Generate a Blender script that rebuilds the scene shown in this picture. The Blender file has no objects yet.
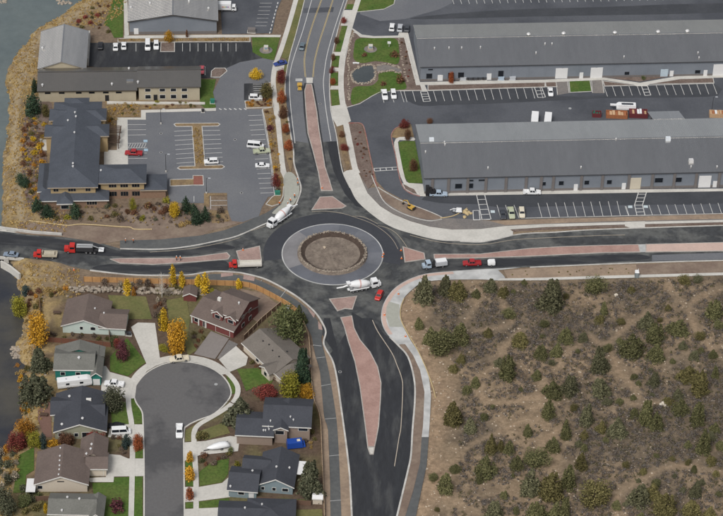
import bpy, bmesh, math, random
import numpy as np
from mathutils import Vector, Matrix, noise as mnoise
R = math.radians
random.seed(7); np.random.seed(7)
scene = bpy.context.scene
COL = scene.collection
# ------------------------------------------------------------------ camera
W, H, F = 723.0, 516.0, 2426.0
DEP, ROLL, DIST = R(37.2), 0.03, 755.0
cd_, sd_ = math.cos(DEP), math.sin(DEP)
CAM = Vector((0, -DIST*cd_, DIST*sd_))
cam_d = bpy.data.cameras.new('camera'); cam = bpy.data.objects.new('camera', cam_d); COL.objects.link(cam)
cam_d.sensor_fit = 'HORIZONTAL'; cam_d.sensor_width = 36; cam_d.lens = 36*F/W
cam_d.clip_start = 1; cam_d.clip_end = 9000
cam.matrix_world = Matrix.Translation(CAM) @ Matrix.Rotation(R(90)-DEP, 4, 'X') @ Matrix.Rotation(ROLL, 4, 'Z')
scene.camera = cam
# ------------------------------------------------------------------ overcast daylight
SUN_EL, SUN_AZ = 52, 205          # azimuth clockwise from +y (away from the camera)
world = bpy.data.worlds.new('World'); scene.world = world; world.use_nodes = True
nt = world.node_tree; nt.nodes.clear()
sky = nt.nodes.new('ShaderNodeTexSky'); sky.sky_type = 'NISHITA'; sky.sun_disc = False
sky.sun_elevation = R(SUN_EL); sky.sun_rotation = R(SUN_AZ); sky.air_density = 1.0; sky.dust_density = 4.0
hs = nt.nodes.new('ShaderNodeHueSaturation'); hs.inputs['Saturation'].default_value = 0.28
bg = nt.nodes.new('ShaderNodeBackground'); bg.inputs['Strength'].default_value = 0.088
wo = nt.nodes.new('ShaderNodeOutputWorld')
nt.links.new(sky.outputs[0], hs.inputs['Color']); nt.links.new(hs.outputs[0], bg.inputs[0]); nt.links.new(bg.outputs[0], wo.inputs[0])
sd = bpy.data.lights.new('sun', 'SUN'); sd.energy = 1.5; sd.angle = R(22); sd.color = (1, .96, .9)
so = bpy.data.objects.new('sun', sd); COL.objects.link(so)
sv = Vector((math.sin(R(SUN_AZ))*math.cos(R(SUN_EL)), math.cos(R(SUN_AZ))*math.cos(R(SUN_EL)), math.sin(R(SUN_EL))))
so.rotation_euler = sv.to_track_quat('Z', 'Y').to_euler(); so.location = (0, 0, 300)
vs = scene.view_settings; vs.view_transform = 'Standard'; vs.look = 'None'; vs.exposure = 0.4; vs.gamma = 1.0
vs.use_curve_mapping = False
# ------------------------------------------------------------------ pixel -> place
def ray(px, py):
    a, b = px-W/2, H/2-py
    c, s = math.cos(ROLL), math.sin(ROLL)
    a0, b0 = a*c-b*s, a*s+b*c
    return Vector((a0, F*cd_+b0*sd_, -F*sd_+b0*cd_))
def P(px, py, z=0.0):
    r = ray(px, py); t = (z-CAM.z)/r.z
    return CAM+r*t
def PP(pts, z=0.0): return [P(x, y, z) for x, y in pts]
def pxm(py): return (7.567+.00478*py)/2.74       # pixels per metre at image row py
def sm(pts, n=5, closed=False):
    """Catmull-Rom through 2-tuples"""
    out = []; m = len(pts)
    rng = range(m) if closed else range(m-1)
    for i in rng:
        if closed: p0, p1, p2, p3 = pts[i-1], pts[i], pts[(i+1) % m], pts[(i+2) % m]
        else: p0, p1, p2, p3 = pts[max(i-1, 0)], pts[i], pts[i+1], pts[min(i+2, m-1)]
        for k in range(n):
            t = k/n
            out.append(tuple(.5*((2*b)+(-a+c)*t+(2*a-5*b+4*c-d)*t*t+(-a+3*b-3*c+d)*t**3) for a, b, c, d in zip(p0, p1, p2, p3)))
    if not closed: out.append(tuple(pts[-1]))
    return out
# ------------------------------------------------------------------ materials
MATS = {}
def new_mat(name):
    m = bpy.data.materials.new(name); m.use_nodes = True; MATS[name] = m
    return m, m.node_tree.nodes, m.node_tree.links, m.node_tree.nodes['Principled BSDF']
def M(name, base, rough=.85, var=.12, scale=2.0, col2=None, s2=.06, amt=.8, bump=0, spec=.3, metal=0, detail=6, lo=.42, hi=.62, stretch=None):
    """principled surface: base colour mixed with a second colour in patches, plus fine brightness grain"""
    m, N, L, b = new_mat(name)
    b.inputs['Roughness'].default_value = rough; b.inputs['Specular IOR Level'].default_value = spec; b.inputs['Metallic'].default_value = metal
    tc = N.new('ShaderNodeTexCoord'); vec = tc.outputs['Object']
    if stretch:
        mp = N.new('ShaderNodeMapping'); mp.inputs['Scale'].default_value = stretch; L.new(vec, mp.inputs[0]); vec = mp.outputs[0]
    n1 = N.new('ShaderNodeTexNoise'); n1.inputs['Scale'].default_value = scale; n1.inputs['Detail'].default_value = detail; n1.inputs['Roughness'].default_value = .7
    L.new(vec, n1.inputs['Vector'])
    mr = N.new('ShaderNodeMapRange'); mr.inputs[1].default_value = .25; mr.inputs[2].default_value = .75
    mr.inputs[3].default_value = 1-var; mr.inputs[4].default_value = 1+var; L.new(n1.outputs[0], mr.inputs[0])
    if col2:
        n2 = N.new('ShaderNodeTexNoise'); n2.inputs['Scale'].default_value = s2; n2.inputs['Detail'].default_value = 5; n2.inputs['Roughness'].default_value = .6
        L.new(vec, n2.inputs['Vector'])
        r2 = N.new('ShaderNodeMapRange'); r2.inputs[1].default_value = lo; r2.inputs[2].default_value = hi; r2.inputs[3].default_value = 0; r2.inputs[4].default_value = amt
        L.new(n2.outputs[0], r2.inputs[0])
        mx = N.new('ShaderNodeMix'); mx.data_type = 'RGBA'; mx.inputs[6].default_value = (*base, 1); mx.inputs[7].default_value = (*col2, 1)
        L.new(r2.outputs[0], mx.inputs[0]); src = mx.outputs[2]
    else:
        rgb = N.new('ShaderNodeRGB'); rgb.outputs[0].default_value = (*base, 1); src = rgb.outputs[0]
    vm = N.new('ShaderNodeVectorMath'); vm.operation = 'SCALE'; L.new(src, vm.inputs[0]); L.new(mr.outputs[0], vm.inputs['Scale'])
    L.new(vm.outputs[0], b.inputs['Base Color'])
    if bump:
        bp = N.new('ShaderNodeBump'); bp.inputs['Strength'].default_value = bump; bp.inputs['Distance'].default_value = .1
        L.new(n1.outputs[0], bp.inputs['Height']); L.new(bp.outputs[0], b.inputs['Normal'])
    return m
def MF(name, dark, mid, light):
    """foliage: each leaf clump its own shade, each plant a little different"""
    m, N, L, b = new_mat(name)
    b.inputs['Roughness'].default_value = .75; b.inputs['Specular IOR Level'].default_value = .15
    g = N.new('ShaderNodeNewGeometry'); cr = N.new('ShaderNodeValToRGB'); e = cr.color_ramp.elements
    e[0].color = (*dark, 1); e[1].color = (*light, 1); x = e.new(.5); x.color = (*mid, 1)
    L.new(g.outputs['Random Per Island'], cr.inputs[0])
    oi = N.new('ShaderNodeObjectInfo'); mr = N.new('ShaderNodeMapRange'); mr.inputs[3].default_value = .75; mr.inputs[4].default_value = 1.25
    L.new(oi.outputs['Random'], mr.inputs[0])
    vm = N.new('ShaderNodeVectorMath'); vm.operation = 'SCALE'; L.new(cr.outputs[0], vm.inputs[0]); L.new(mr.outputs[0], vm.inputs['Scale'])
    L.new(vm.outputs[0], b.inputs['Base Color'])
    return m
def plain(name, base, rough=.5, metal=0, spec=.5): return M(name, base, rough=rough, var=.06, scale=3, metal=metal, spec=spec)
# ------------------------------------------------------------------ objects
def mesh(name, v, f, mats=(), mi=None, smooth=False):
    me = bpy.data.meshes.new(name); me.from_pydata([tuple(x) for x in v], [], f)
    for m in mats: me.materials.append(m)
    if mi: me.polygons.foreach_set('material_index', mi)
    if smooth: me.polygons.foreach_set('use_smooth', [True]*len(f))
    me.update(); return me
def link(name, me, parent=None, loc=None, rotz=None, **kw):
    o = bpy.data.objects.new(name, me); COL.objects.link(o)
    if parent is not None: o.parent = parent
    if loc is not None: o.location = loc
    if rotz is not None: o.rotation_euler = (0, 0, rotz)
    for k, v in kw.items():
        if v is not None: o[k] = v
    return o
def thing(name, label, cat, loc=(0, 0, 0), rotz=0, group=None, scale=None):
    o = link(name, None, None, loc, rotz, label=label, category=cat, group=group); o.empty_display_size = .5
    if scale: o.scale = scale
    return o
class MB:
    def __init__(s): s.v = []; s.f = []; s.m = []; s.k = 0
    def add(s, v, f):
        o = len(s.v); s.v += [tuple(x) for x in v]; s.f += [tuple(i+o for i in q) for q in f]; s.m += [s.k]*len(f); return s
    def box(s, x0, x1, y0, y1, z0, z1):
        return s.add([(x, y, z) for z in (z0, z1) for y in (y0, y1) for x in (x0, x1)],
                     [(0, 2, 3, 1), (4, 5, 7, 6), (0, 1, 5, 4), (2, 6, 7, 3), (0, 4, 6, 2), (1, 3, 7, 5)])
    def taper(s, x0, x1, y0, y1, z0, z1, ix, iy, dx=0):
        return s.add([(x0, y0, z0), (x1, y0, z0), (x1, y1, z0), (x0, y1, z0), (x0+ix+dx, y0+iy, z1), (x1-ix+dx, y0+iy, z1), (x1-ix+dx, y1-iy, z1), (x0+ix+dx, y1-iy, z1)],
                     [(3, 2, 1, 0), (4, 5, 6, 7), (0, 1, 5, 4), (1, 2, 6, 5), (2, 3, 7, 6), (3, 0, 4, 7)])
    def prism(s, poly, z0, z1):
        n = len(poly)
        if sum(poly[i-1][0]*poly[i][1]-poly[i][0]*poly[i-1][1] for i in range(n)) < 0: poly = poly[::-1]
        return s.add([(p[0], p[1], z0) for p in poly]+[(p[0], p[1], z1) for p in poly],
                     [tuple(range(n, 2*n))]+[(i, (i+1) % n, n+(i+1) % n, n+i) for i in range(n)])
    def tube(s, path, radii, seg=8, cap=True):
        path = [Vector(p) for p in path]; o = len(s.v); n = len(path); f = []; v = []
        for i, p in enumerate(path):
            d = (path[min(i+1, n-1)]-path[max(i-1, 0)]).normalized()
            a = d.orthogonal().normalized() if abs(d.z) > .95 else d.cross(Vector((0, 0, 1))).normalized()
            b = d.cross(a); r = radii[i] if isinstance(radii, (list, tuple)) else radii
            v += [p+(a*math.cos(2*math.pi*k/seg)+b*math.sin(2*math.pi*k/seg))*r for k in range(seg)]
        for i in range(n-1):
            f += [(i*seg+k, (i+1)*seg+k, (i+1)*seg+(k+1) % seg, i*seg+(k+1) % seg) for k in range(seg)]
        if cap: f += [tuple(range(seg)), tuple(range((n-1)*seg, n*seg))[::-1]]
        return s.add(v, f)
    def me(s, name, *mats, smooth=False):
        me = mesh(name, s.v, s.f, mats, s.m if len(mats) > 1 else None, smooth)
        bm = bmesh.new(); bm.from_mesh(me); bmesh.ops.recalc_face_normals(bm, faces=bm.faces); bm.to_mesh(me); bm.free(); return me
    def build(s, name, mat, parent=None, smooth=False, **kw):
        mats = mat if isinstance(mat, (list, tuple)) else [mat]
        return link(name, s.me(name, *mats, smooth=smooth), parent, **kw)
def sheet(name, poly, z, mat, thick=0, parent=None, kind='structure', label=None, cat=None):
    """flat surface from world points; with thick it is a slab standing that high above z-thick"""
    poly = [(p[0], p[1]) for p in poly]
    mb = MB(); mb.prism(poly, z-max(thick, .01)-.05, z)
    o = mb.build(name, mat, parent)
    if parent is None and kind: o['kind'] = kind
    if label: o['label'] = label
    if cat: o['category'] = cat
    return o
def offset(pts, d, closed=False):
    out = []; n = len(pts)
    for i in range(n):
        a = Vector(pts[i-1][:2]) if (i > 0 or closed) else None; c = Vector(pts[(i+1) % n][:2]) if (i < n-1 or closed) else None; b = Vector(pts[i][:2])
        ds = [x.normalized() for x in ([b-a] if a is not None else [])+([c-b] if c is not None else []) if x.length > 1e-6]
        if not ds: out.append(b); continue
        ns = [Vector((-x.y, x.x)) for x in ds]; m = sum(ns, Vector((0, 0))); m.normalize()
        k = max(.5, m.dot(ns[0])); out.append(b+m*(d/k))
    return out
def strip(name, pts, w, z0, z1, mat, parent=None, closed=False, kind='structure', **kw):
    """kerb, wall or painted line along world points"""
    a, b = offset(pts, w/2, closed), offset(pts, -w/2, closed); n = len(a); v = []; f = []
    for i in range(n): v += [(a[i].x, a[i].y, z0), (a[i].x, a[i].y, z1), (b[i].x, b[i].y, z1), (b[i].x, b[i].y, z0)]
    for i in range(n if closed else n-1):
        j = (i+1) % n
        for k in range(3): f.append((4*i+k, 4*i+k+1, 4*j+k+1, 4*j+k))
    if not closed: f += [(0, 1, 2, 3), (4*n-4, 4*n-1, 4*n-2, 4*n-3)]
    mb = MB(); mb.add(v, f); o = mb.build(name, mat, parent)
    if parent is None and kind: o['kind'] = kind
    for k, x in kw.items(): o[k] = x
    return o
ORD = ['leftmost', 'second from left', 'third from left', 'fourth from left', 'fifth from left', 'sixth from left', 'seventh from left', 'eighth from left',
       'ninth from left', 'tenth from left', 'eleventh from left', 'twelfth from left', 'thirteenth from left', 'fourteenth from left', 'fifteenth from left']
# numpy value noise for the terrain
_ng = np.random.RandomState(3).rand(256, 256)
def vnoise(x, y):
    xi = np.floor(x).astype(int); yi = np.floor(y).astype(int); fx = x-xi; fy = y-yi; fx = fx*fx*(3-2*fx); fy = fy*fy*(3-2*fy)
    g = lambda i, j: _ng[i % 256, j % 256]
    return (g(xi, yi)*(1-fx)+g(xi+1, yi)*fx)*(1-fy)+(g(xi, yi+1)*(1-fx)+g(xi+1, yi+1)*fx)*fy
def fbm(x, y, o=4):
    s = 0; a = .5
    for k in range(o): s = s+a*vnoise(x+17*k, y+31*k); x = x*2.1; y = y*2.1; a *= .5
    return s/.94
def inpoly(x, y, poly):
    c = np.zeros(x.shape, bool); n = len(poly)
    for i in range(n):
        x0, y0 = poly[i-1][0], poly[i-1][1]; x1, y1 = poly[i][0], poly[i][1]
        if y0 == y1: continue
        k = ((y0 > y) != (y1 > y)) & (x < (x1-x0)*(y-y0)/(y1-y0)+x0); c ^= k
    return c
def dpoly(x, y, pts):
    d = np.full(x.shape, 1e9)
    for i in range(len(pts)-1):
        ax, ay = pts[i][0], pts[i][1]; bx, by = pts[i+1][0]-ax, pts[i+1][1]-ay
        t = np.clip(((x-ax)*bx+(y-ay)*by)/max(bx*bx+by*by, 1e-9), 0, 1)
        d = np.minimum(d, np.hypot(x-ax-t*bx, y-ay-t*by))
    return d
def inside1(x, y, poly): return bool(inpoly(np.array([x]), np.array([y]), poly)[0])
# materials in use
mAsphOld = M('asphalt_old', (.125, .131, .146), .85, .14, 1.5, (.152, .157, .168), .05, .8)
mAsphGrey = M('asphalt_grey', (.09, .096, .11), .85, .14, 1.2, (.06, .065, .077), .045, .95)
mAsphNew = M('asphalt_new', (.029, .031, .036), .8, .3, .8, (.075, .077, .078), .22, .9, lo=.5, hi=.7, stretch=(1, .22, 1))
mAsphNewX = M('asphalt_new_crosswise', (.029, .031, .036), .8, .3, .8, (.075, .077, .078), .22, .9, lo=.5, hi=.7, stretch=(.22, 1, 1))
mAsphMill = M('asphalt_milled', (.098, .101, .099), .9, .38, .5, (.045, .048, .052), .13, .97, lo=.44, hi=.57)
mAsphRing = M('asphalt_ring', (.04, .043, .052), .75, .1, 1.0, (.05, .053, .062), .1, .6)
mConc = M('concrete', (.52, .505, .47), .9, .12, 1.4, (.42, .41, .38), .12, .7)
mConcNew = M('concrete_new', (.48, .485, .48), .9, .16, 1.6, (.31, .315, .315), .2, .85)
mConcGreen = M('concrete_curing', (.33, .335, .295), .9, .1, 1.0)
mApron = M('apron_concrete', (.245, .245, .27), .5, .06, 1.0, (.17, .18, .215), .07, .9, spec=.5)
mBrick = M('brick_paver', (.355, .232, .20), .9, .2, 2.5, (.285, .178, .152), .25, .8)
mBrickPale = M('brick_paver_pale', (.50, .37, .32), .9, .1, 2.0, (.44, .33, .29), .2, .7)
mBrickGrey = M('brick_paver_dusty', (.28, .195, .172), .9, .22, 2.0, (.37, .265, .235), .18, .85)
mKerb = M('kerb_concrete', (.50, .49, .465), .9, .14, 1.5, (.36, .35, .33), .3, .8)
mWhiteP = M('paint_white', (.52, .52, .51), .8, .18, 1.2)
mYellowP = M('paint_yellow', (.46, .36, .17), .8, .2, 1.2)
mLawn = M('lawn_grass', (.056, .105, .018), .95, .45, 1.2, (.092, .12, .03), .14, .8, bump=.4)
mLawnDry = M('lawn_dry', (.145, .135, .055), .95, .3, 1.2, (.105, .115, .04), .12, .9, bump=.4)
mMulch = M('mulch', (.13, .095, .08), .98, .35, 1.6, (.18, .14, .12), .2, .8, bump=.5)
mMulchTan = M('dry_planting', (.23, .165, .09), .98, .4, 1.6, (.15, .105, .07), .25, .8, bump=.6)
mDirt = M('graded_dirt', (.17, .125, .10), .98, .22, .8, (.23, .18, .14), .12, .9, bump=.5)
mDirtTan = M('tan_dirt', (.29, .22, .16), .98, .2, .9, (.22, .165, .125), .15, .8, bump=.5)
mDirtDark = M('basin_dirt', (.20, .165, .135), .98, .4, 1.3, (.13, .105, .088), .3, .8, bump=.7)
mGravel = M('gravel', (.16, .15, .145), .98, .25, 1.5, (.21, .19, .175), .12, .8, bump=.5)
mRock = M('rock', (.33, .28, .225), .95, .3, 1.2, (.23, .20, .17), .8, .8)
mRockTan = M('rock_tan', (.42, .35, .27), .95, .25, 1.2)
# ================================================================== terrain and river
RZ = -2.0
bank_px = [(125, -60), (100, -22), (80, 0), (61.7, 13), (45, 23), (28, 36), (16.7, 51.7), (8, 68), (4, 83), (6, 95), (7.5, 108), (6, 128), (2.5, 153), (1, 172), (1.7, 189), (1, 222), (6, 250), (13, 272), (15, 283), (18, 295), (15, 307), (22, 320), (22, 330), (14, 345), (17, 355), (25, 367), (21, 387), (22, 400), (18, 422), (10, 433), (3, 450), (-2, 465), (-20, 500), (-45, 545)]
bank = [p.xy for p in PP(bank_px, RZ)]
bank = [Vector((bank[0].x+60, 420)), Vector((bank[0].x+20, bank[0].y+40))]+bank+[Vector((bank[-1].x-40, bank[-1].y-60)), Vector((bank[-1].x-60, -420))]
bank = [Vector((bank[0].x+300, 3000))]+bank+[Vector((bank[-1].x-300, -3000))]
river_poly = list(bank)+[Vector((p.x-62, p.y-14)) for p in reversed(bank)]
river_edge = river_poly+[river_poly[0]]
field_px = [(404, 298), (411, 290), (421, 284), (440, 281), (498, 280.5), (600, 278.5), (760, 274), (760, 570), (392, 570), (416, 516), (426, 470), (431, 400), (428, 378), (420, 357), (410, 341), (404, 328), (400.5, 315)]
field = [p.xy for p in PP(field_px)]
field_edge = field+[field[0]]
trails_px = [[(499, 281), (501, 289), (503, 305), (512, 319), (501, 327), (470, 331), (455, 334)], [(480, 292), (472, 312), (466, 320)], [(520, 330), (505, 345), (501, 352), (494, 366), (480, 376), (478, 386), (484, 400), (505, 404), (540, 398)],
             [(668, 284), (673, 294), (688, 308), (695, 329), (711, 350), (730, 366)], [(688, 308), (699, 297), (730, 287)], [(561, 355), (575, 346), (589, 336), (598, 343), (608, 345), (617, 366), (631, 385), (640, 400)], [(608, 345), (629, 324), (650, 312)],
             [(612, 540), (617, 514), (619, 494), (640, 482), (666, 470), (691, 468), (730, 474)], [(691, 468), (705, 459), (730, 438)], [(425, 489), (446, 498), (470, 512), (500, 524)], [(460, 452), (477, 442), (500, 432), (530, 420), (545, 428)], [(620, 400), (640, 405), (665, 400)], [(560, 430), (545, 440), (540, 450)]]
trails = [[p.xy for p in PP(sm(t, 4))] for t in trails_px]
disturbed_px = [(405, 300), (402, 315), (406, 329), (421, 356), (430, 378), (433, 400), (430, 440), (428, 470), (422, 492), (412, 525)]
disturbed = [p.xy for p in PP(disturbed_px)]
def hfun(x, y):
    x = np.asarray(x, float); y = np.asarray(y, float)
    ins = inpoly(x, y, river_poly); d = dpoly(x, y, river_edge)
    n = fbm(x*.25, y*.25, 3)-.5
    t = np.clip((d+n*2.5)/4.5, 0, 1); t = t*t*(3-2*t)
    h = np.where(ins, RZ-.2-np.minimum(d, 4)*.4, RZ-.15+t*(-RZ+.09)+n*.35*(1-t))
    infield = inpoly(x, y, field); df = np.clip(dpoly(x, y, field_edge)/14, 0, 1)
    hf = (fbm(x*.045, y*.045, 4)-.42)*2.2+(fbm(x*.35+9, y*.35, 2)-.5)*.28
    return h+np.where(infield, hf*df, 0)
def gz(x, y): return float(hfun(np.array([x]), np.array([y]))[0])
def build_ground():
    far = [160, 175, 200, 240, 300, 400, 600, 1000, 1800, 3000]
    xs = np.array([-f for f in far[::-1]]+list(np.arange(-150, 150.5, 1.0))+far); ys = np.array([-f for f in far[::-1]]+list(np.arange(-150, 190.5, 1.0))+[f+45 for f in far])
    X, Y = np.meshgrid(xs, ys); Z = hfun(X.ravel(), Y.ravel()).reshape(X.shape)
    nx, ny = len(xs), len(ys); co = np.stack([X, Y, Z], -1).reshape(-1, 3)
    idx = np.arange(nx*ny).reshape(ny, nx); fc = np.stack([idx[:-1, :-1], idx[:-1, 1:], idx[1:, 1:], idx[1:, :-1]], -1).reshape(-1, 4)
    me = bpy.data.meshes.new('ground'); me.vertices.add(len(co)); me.vertices.foreach_set('co', co.astype(np.float32).ravel())
    me.loops.add(fc.size); me.loops.foreach_set('vertex_index', fc.ravel().astype(np.int32)); me.polygons.add(len(fc))
    me.polygons.foreach_set('loop_start', np.arange(0, fc.size, 4, dtype=np.int32)); me.polygons.foreach_set('use_smooth', np.ones(len(fc), bool)); me.update(calc_edges=True); me.validate()
    x, y = X.ravel(), Y.ravel(); n1 = fbm(x*.08, y*.08); n2 = fbm(x*.5+40, y*.5); n3 = fbm(x*.03+7, y*.03)
    C = np.zeros((len(x), 3)); mixc = lambda a, b, t: np.array(a)*(1-t[:, None])+np.array(b)*t[:, None]; st = lambda v, a, b: np.clip((v-a)/(b-a), 0, 1)
    C[:] = mixc((.16, .12, .09), (.22, .17, .12), st(n1, .3, .7))
    # homes: dark bark mulch with rough grass
    home = [p.xy for p in PP([(20, 290), (240, 284), (300, 312), (312, 380), (322, 420), (326, 560), (-30, 560)])]
    k = inpoly(x, y, home); hc = mixc((.105, .075, .055), (.13, .115, .06), st(n1, .4, .6)); C[k] = hc[k]
    # river bank: golden dry grass and stones
    d = dpoly(x, y, river_edge); b = st(d+n2*9, 22, 10); bc = mixc((.33, .245, .12), (.24, .18, .11), st(n2, .4, .6)); bc = bc*(1-.35*st(n1, .5, .7)[:, None]); C = C*(1-b[:, None])+bc*b[:, None]
    ins = inpoly(x, y, river_poly); C[ins] = (.09, .085, .075)
    tk = [p.xy for p in PP(sm([(105, -12), (93, 0), (67, 21), (45, 32), (31, 50), (22, 72), (17, 100), (15, 140), (19, 190), (22, 222)], 4))]; tr = .9*st(dpoly(x, y, tk)+n2*1.5, 2.6, 1.0); C = C*(1-tr[:, None])+np.array((.31, .25, .165))*tr[:, None]; ins = inpoly(x, y, river_poly); C[ins] = (.09, .085, .075)
    # sagebrush field: tan dirt, darker litter patches, beaten trails
    k = inpoly(x, y, field); fcx = mixc((.238, .178, .12), (.15, .118, .085), st(fbm(x*.06+3, y*.06), .38, .6)); fcx = fcx*(.62+.76*n2[:, None])
    dt = np.full(x.shape, 1e9)
    for t in trails: dt = np.minimum(dt, dpoly(x, y, t))
    tr = .75*st(dt+n2*2.6+n1*1.6, 3.0, 1.3); fcx = fcx*(1-tr[:, None])+np.array((.33, .24, .16))*tr[:, None]
    dd = dpoly(x, y, disturbed); tr = st(dd+n1*9, 12, 6); fcx = fcx*(1-tr[:, None])+mixc((.31, .225, .15), (.225, .162, .11), st(n2, .4, .65))*tr[:, None]
    C[k] = fcx[k]
    at = me.color_attributes.new('soil', 'FLOAT_COLOR', 'POINT'); at.data.foreach_set('color', np.c_[C, np.ones(len(C))].astype(np.float32).ravel())
    m, N, L, bs = new_mat('soil'); bs.inputs['Roughness'].default_value = .98; bs.inputs['Specular IOR Level'].default_value = .1
    a = N.new('ShaderNodeAttribute'); a.attribute_name = 'soil'
    tc = N.new('ShaderNodeTexCoord'); n = N.new('ShaderNodeTexNoise'); n.inputs['Scale'].default_value = .9; n.inputs['Detail'].default_value = 8; n.inputs['Roughness'].default_value = .75; L.new(tc.outputs['Object'], n.inputs['Vector'])
    mr = N.new('ShaderNodeMapRange'); mr.inputs[1].default_value = .3; mr.inputs[2].default_value = .7; mr.inputs[3].default_value = .62; mr.inputs[4].default_value = 1.38; L.new(n.outputs[0], mr.inputs[0])
    vm = N.new('ShaderNodeVectorMath'); vm.operation = 'SCALE'; L.new(a.outputs['Color'], vm.inputs[0]); L.new(mr.outputs[0], vm.inputs['Scale']); L.new(vm.outputs[0], bs.inputs['Base Color'])
    bp = N.new('ShaderNodeBump'); bp.inputs['Strength'].default_value = .6; bp.inputs['Distance'].default_value = .3; L.new(n.outputs[0], bp.inputs['Height']); L.new(bp.outputs[0], bs.inputs['Normal'])
    me.materials.append(m); link('ground', me, kind='structure', label='brown dirt ground under the whole neighbourhood')
build_ground()
def water_mat(name, base, rough, sc, col2):
    m = M(name, base, rough, .12, .35, col2, .035, .9, spec=.5); N, L = m.node_tree.nodes, m.node_tree.links; b = N['Principled BSDF']
    tc = N.new('ShaderNodeTexCoord'); n = N.new('ShaderNodeTexNoise'); n.inputs['Scale'].default_value = sc; n.inputs['Detail'].default_value = 6; L.new(tc.outputs['Object'], n.inputs['Vector'])
    bp = N.new('ShaderNodeBump'); bp.inputs['Strength'].default_value = .35; bp.inputs['Distance'].default_value = .25; L.new(n.outputs[0], bp.inputs['Height']); L.new(bp.outputs[0], b.inputs['Normal']); return m
mWaterUp = water_mat('water_slack', (.10, .125, .13), .25, .5, (.125, .15, .15))
mWaterDn = water_mat('water_riffle', (.028, .031, .04), .3, .9, (.075, .07, .058))
yb = P(0, 243).y
def cut(poly, up):
    out = []
    for i in range(len(poly)):
        a, b = poly[i-1], poly[i]; ia, ib = (a.y > yb) == up, (b.y > yb) == up
        if ia != ib: t = (yb-a.y)/(b.y-a.y); out.append(a.lerp(b, t))
        if ib: out.append(b)
    return out
wide = [Vector((p.x+4, p.y)) for p in bank]+[Vector((p.x-66, p.y-14)) for p in reversed(bank)]
for up, m, l in ((True, mWaterUp, 'calm grey green river water above the bridge'), (False, mWaterDn, 'dark rippled river water below the bridge')):
    poly = cut(wide, up); mb = MB(); n = len(poly); mb.add([(p.x, p.y, RZ-.1) for p in poly], [tuple(range(n))]); o = mb.build('river_water', m); o['kind'] = 'structure'; o['label'] = l
# ================================================================== roads
_c = [0]
def S(name, px, z, mat, smooth=0, thick=0, **kw):
    _c[0] += 1; zz = z+.0013*(_c[0] % 13)
    return sheet(name, PP(sm(px, smooth, True) if smooth else px, zz), zz, mat, thick, **kw)
def K(name, px, w, z1, mat, smooth=4, z0=-.1, **kw):
    _c[0] += 1; zz = z1+.0013*(_c[0] % 13)
    return strip(name, PP(sm(px, smooth) if smooth else px, zz), w, z0, zz, mat, **kw)
NL = [(305.5, -4), (297, 30), (290, 55), (286, 75), (285, 90), (287, 110), (290, 130), (293.5, 150), (294, 163), (298.5, 178), (301, 188), (298.5, 198), (293.4, 208), (281, 217), (263, 224.5), (238, 235.5), (220, 240), (190, 246), (160, 249), (120, 248.5)]
WN = [(120, 248.5), (90, 240), (61.7, 237), (33, 235), (0, 231), (-12, 229)]
WS = [(-12, 255), (0, 256), (21.7, 257.5), (55, 261.7), (70, 266), (90, 270), (120, 273.5), (145, 275), (186.7, 274.7), (206.7, 271.7), (220, 271), (240, 272.3)]
SW = [(240, 272.3), (261.7, 277.5), (278, 285), (295, 295), (306.7, 304), (316.7, 314), (323, 324), (325.8, 332), (323.5, 342), (326, 349), (333, 361.7), (337.5, 381.7), (341, 406.7), (344, 428), (347.5, 455), (350, 480), (352, 520)]
SE = [(396, 520), (404, 487), (408, 470), (411, 455), (412.5, 430), (415, 398), (414, 378), (408, 356.7), (398, 345), (388, 335), (383, 326.7), (381, 316.7), (383, 305), (390, 293), (400, 284), (415, 276.7), (430, 273), (453, 271), (480, 269.3), (530, 267), (600, 264), (653, 262), (728, 260)]
NE = [(728, 225), (603, 229), (555, 232), (530, 233), (513, 235), (496.7, 239), (480, 241.8), (460, 241), (443, 240.5), (426.7, 237.5), (410, 233), (393, 227.5), (376.7, 218), (358, 202), (350, 187.7), (343, 172.7), (339.5, 156), (336, 133), (331, 111), (329.5, 86), (331, 63), (335, 41.7), (340, 21.7), (348.5, -4)]
road_px = sm(NL, 4)+WN[1:]+sm(WS, 3)+sm(SW, 4)[1:]+sm(SE, 4)+sm(NE, 4)
S('road', road_px, .03, mAsphMill, label='patchy milled asphalt road meeting at the roundabout')
# older asphalt on the north leg, fresh black asphalt on the other legs
cutl = [(x, y) for x, y in sm(NL, 4) if y < 143]; cutr = [(x, y) for x, y in sm(NE, 4) if y < 141]
S('road', cutl+[(308, 143), (321, 142), (337, 141)]+cutr[1:], .05, mAsphOld, label='grey older asphalt of the road running to the top of the picture')
S('road', [(285, 76), (289, 76), (289, 90), (294, 142), (291.5, 142), (287, 112), (285, 92)], .07, mAsphGrey, label='dark asphalt lane strip along the left kerb of the upper road')
S('road', [(304, 8), (334, 7), (333, 12), (303, 13)], .065, mAsphGrey, label='dark repair patch across the upper road')
lw = [(x, y) for x, y in sm(SW, 4) if y > 352]; le = [(x, y) for x, y in sm(SE, 4) if y > 346]
S('road', lw+le+[(393, 340), (384, 334), (372, 318), (362, 318), (352, 312), (348, 330), (338, 345)], .05, mAsphNew, label='fresh black asphalt on the road leaving downwards')
S('road', [(321, 332), (327, 342), (334, 352), (337, 345), (334, 335), (330, 318), (324, 318)], .045, mAsphNew, label='black asphalt patch by the left kerb below the roundabout')
S('road', sm([(-12, 243), (30, 246), (70, 252), (108, 256), (175, 256), (200, 254), (232, 249), (232, 246), (215, 244), (190, 250), (160, 252), (120, 251), (95, 243), (61, 239), (0, 233), (-12, 231)], 3, True), .045, mAsphNewX, label='black asphalt of the westbound lane left of the roundabout')
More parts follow.
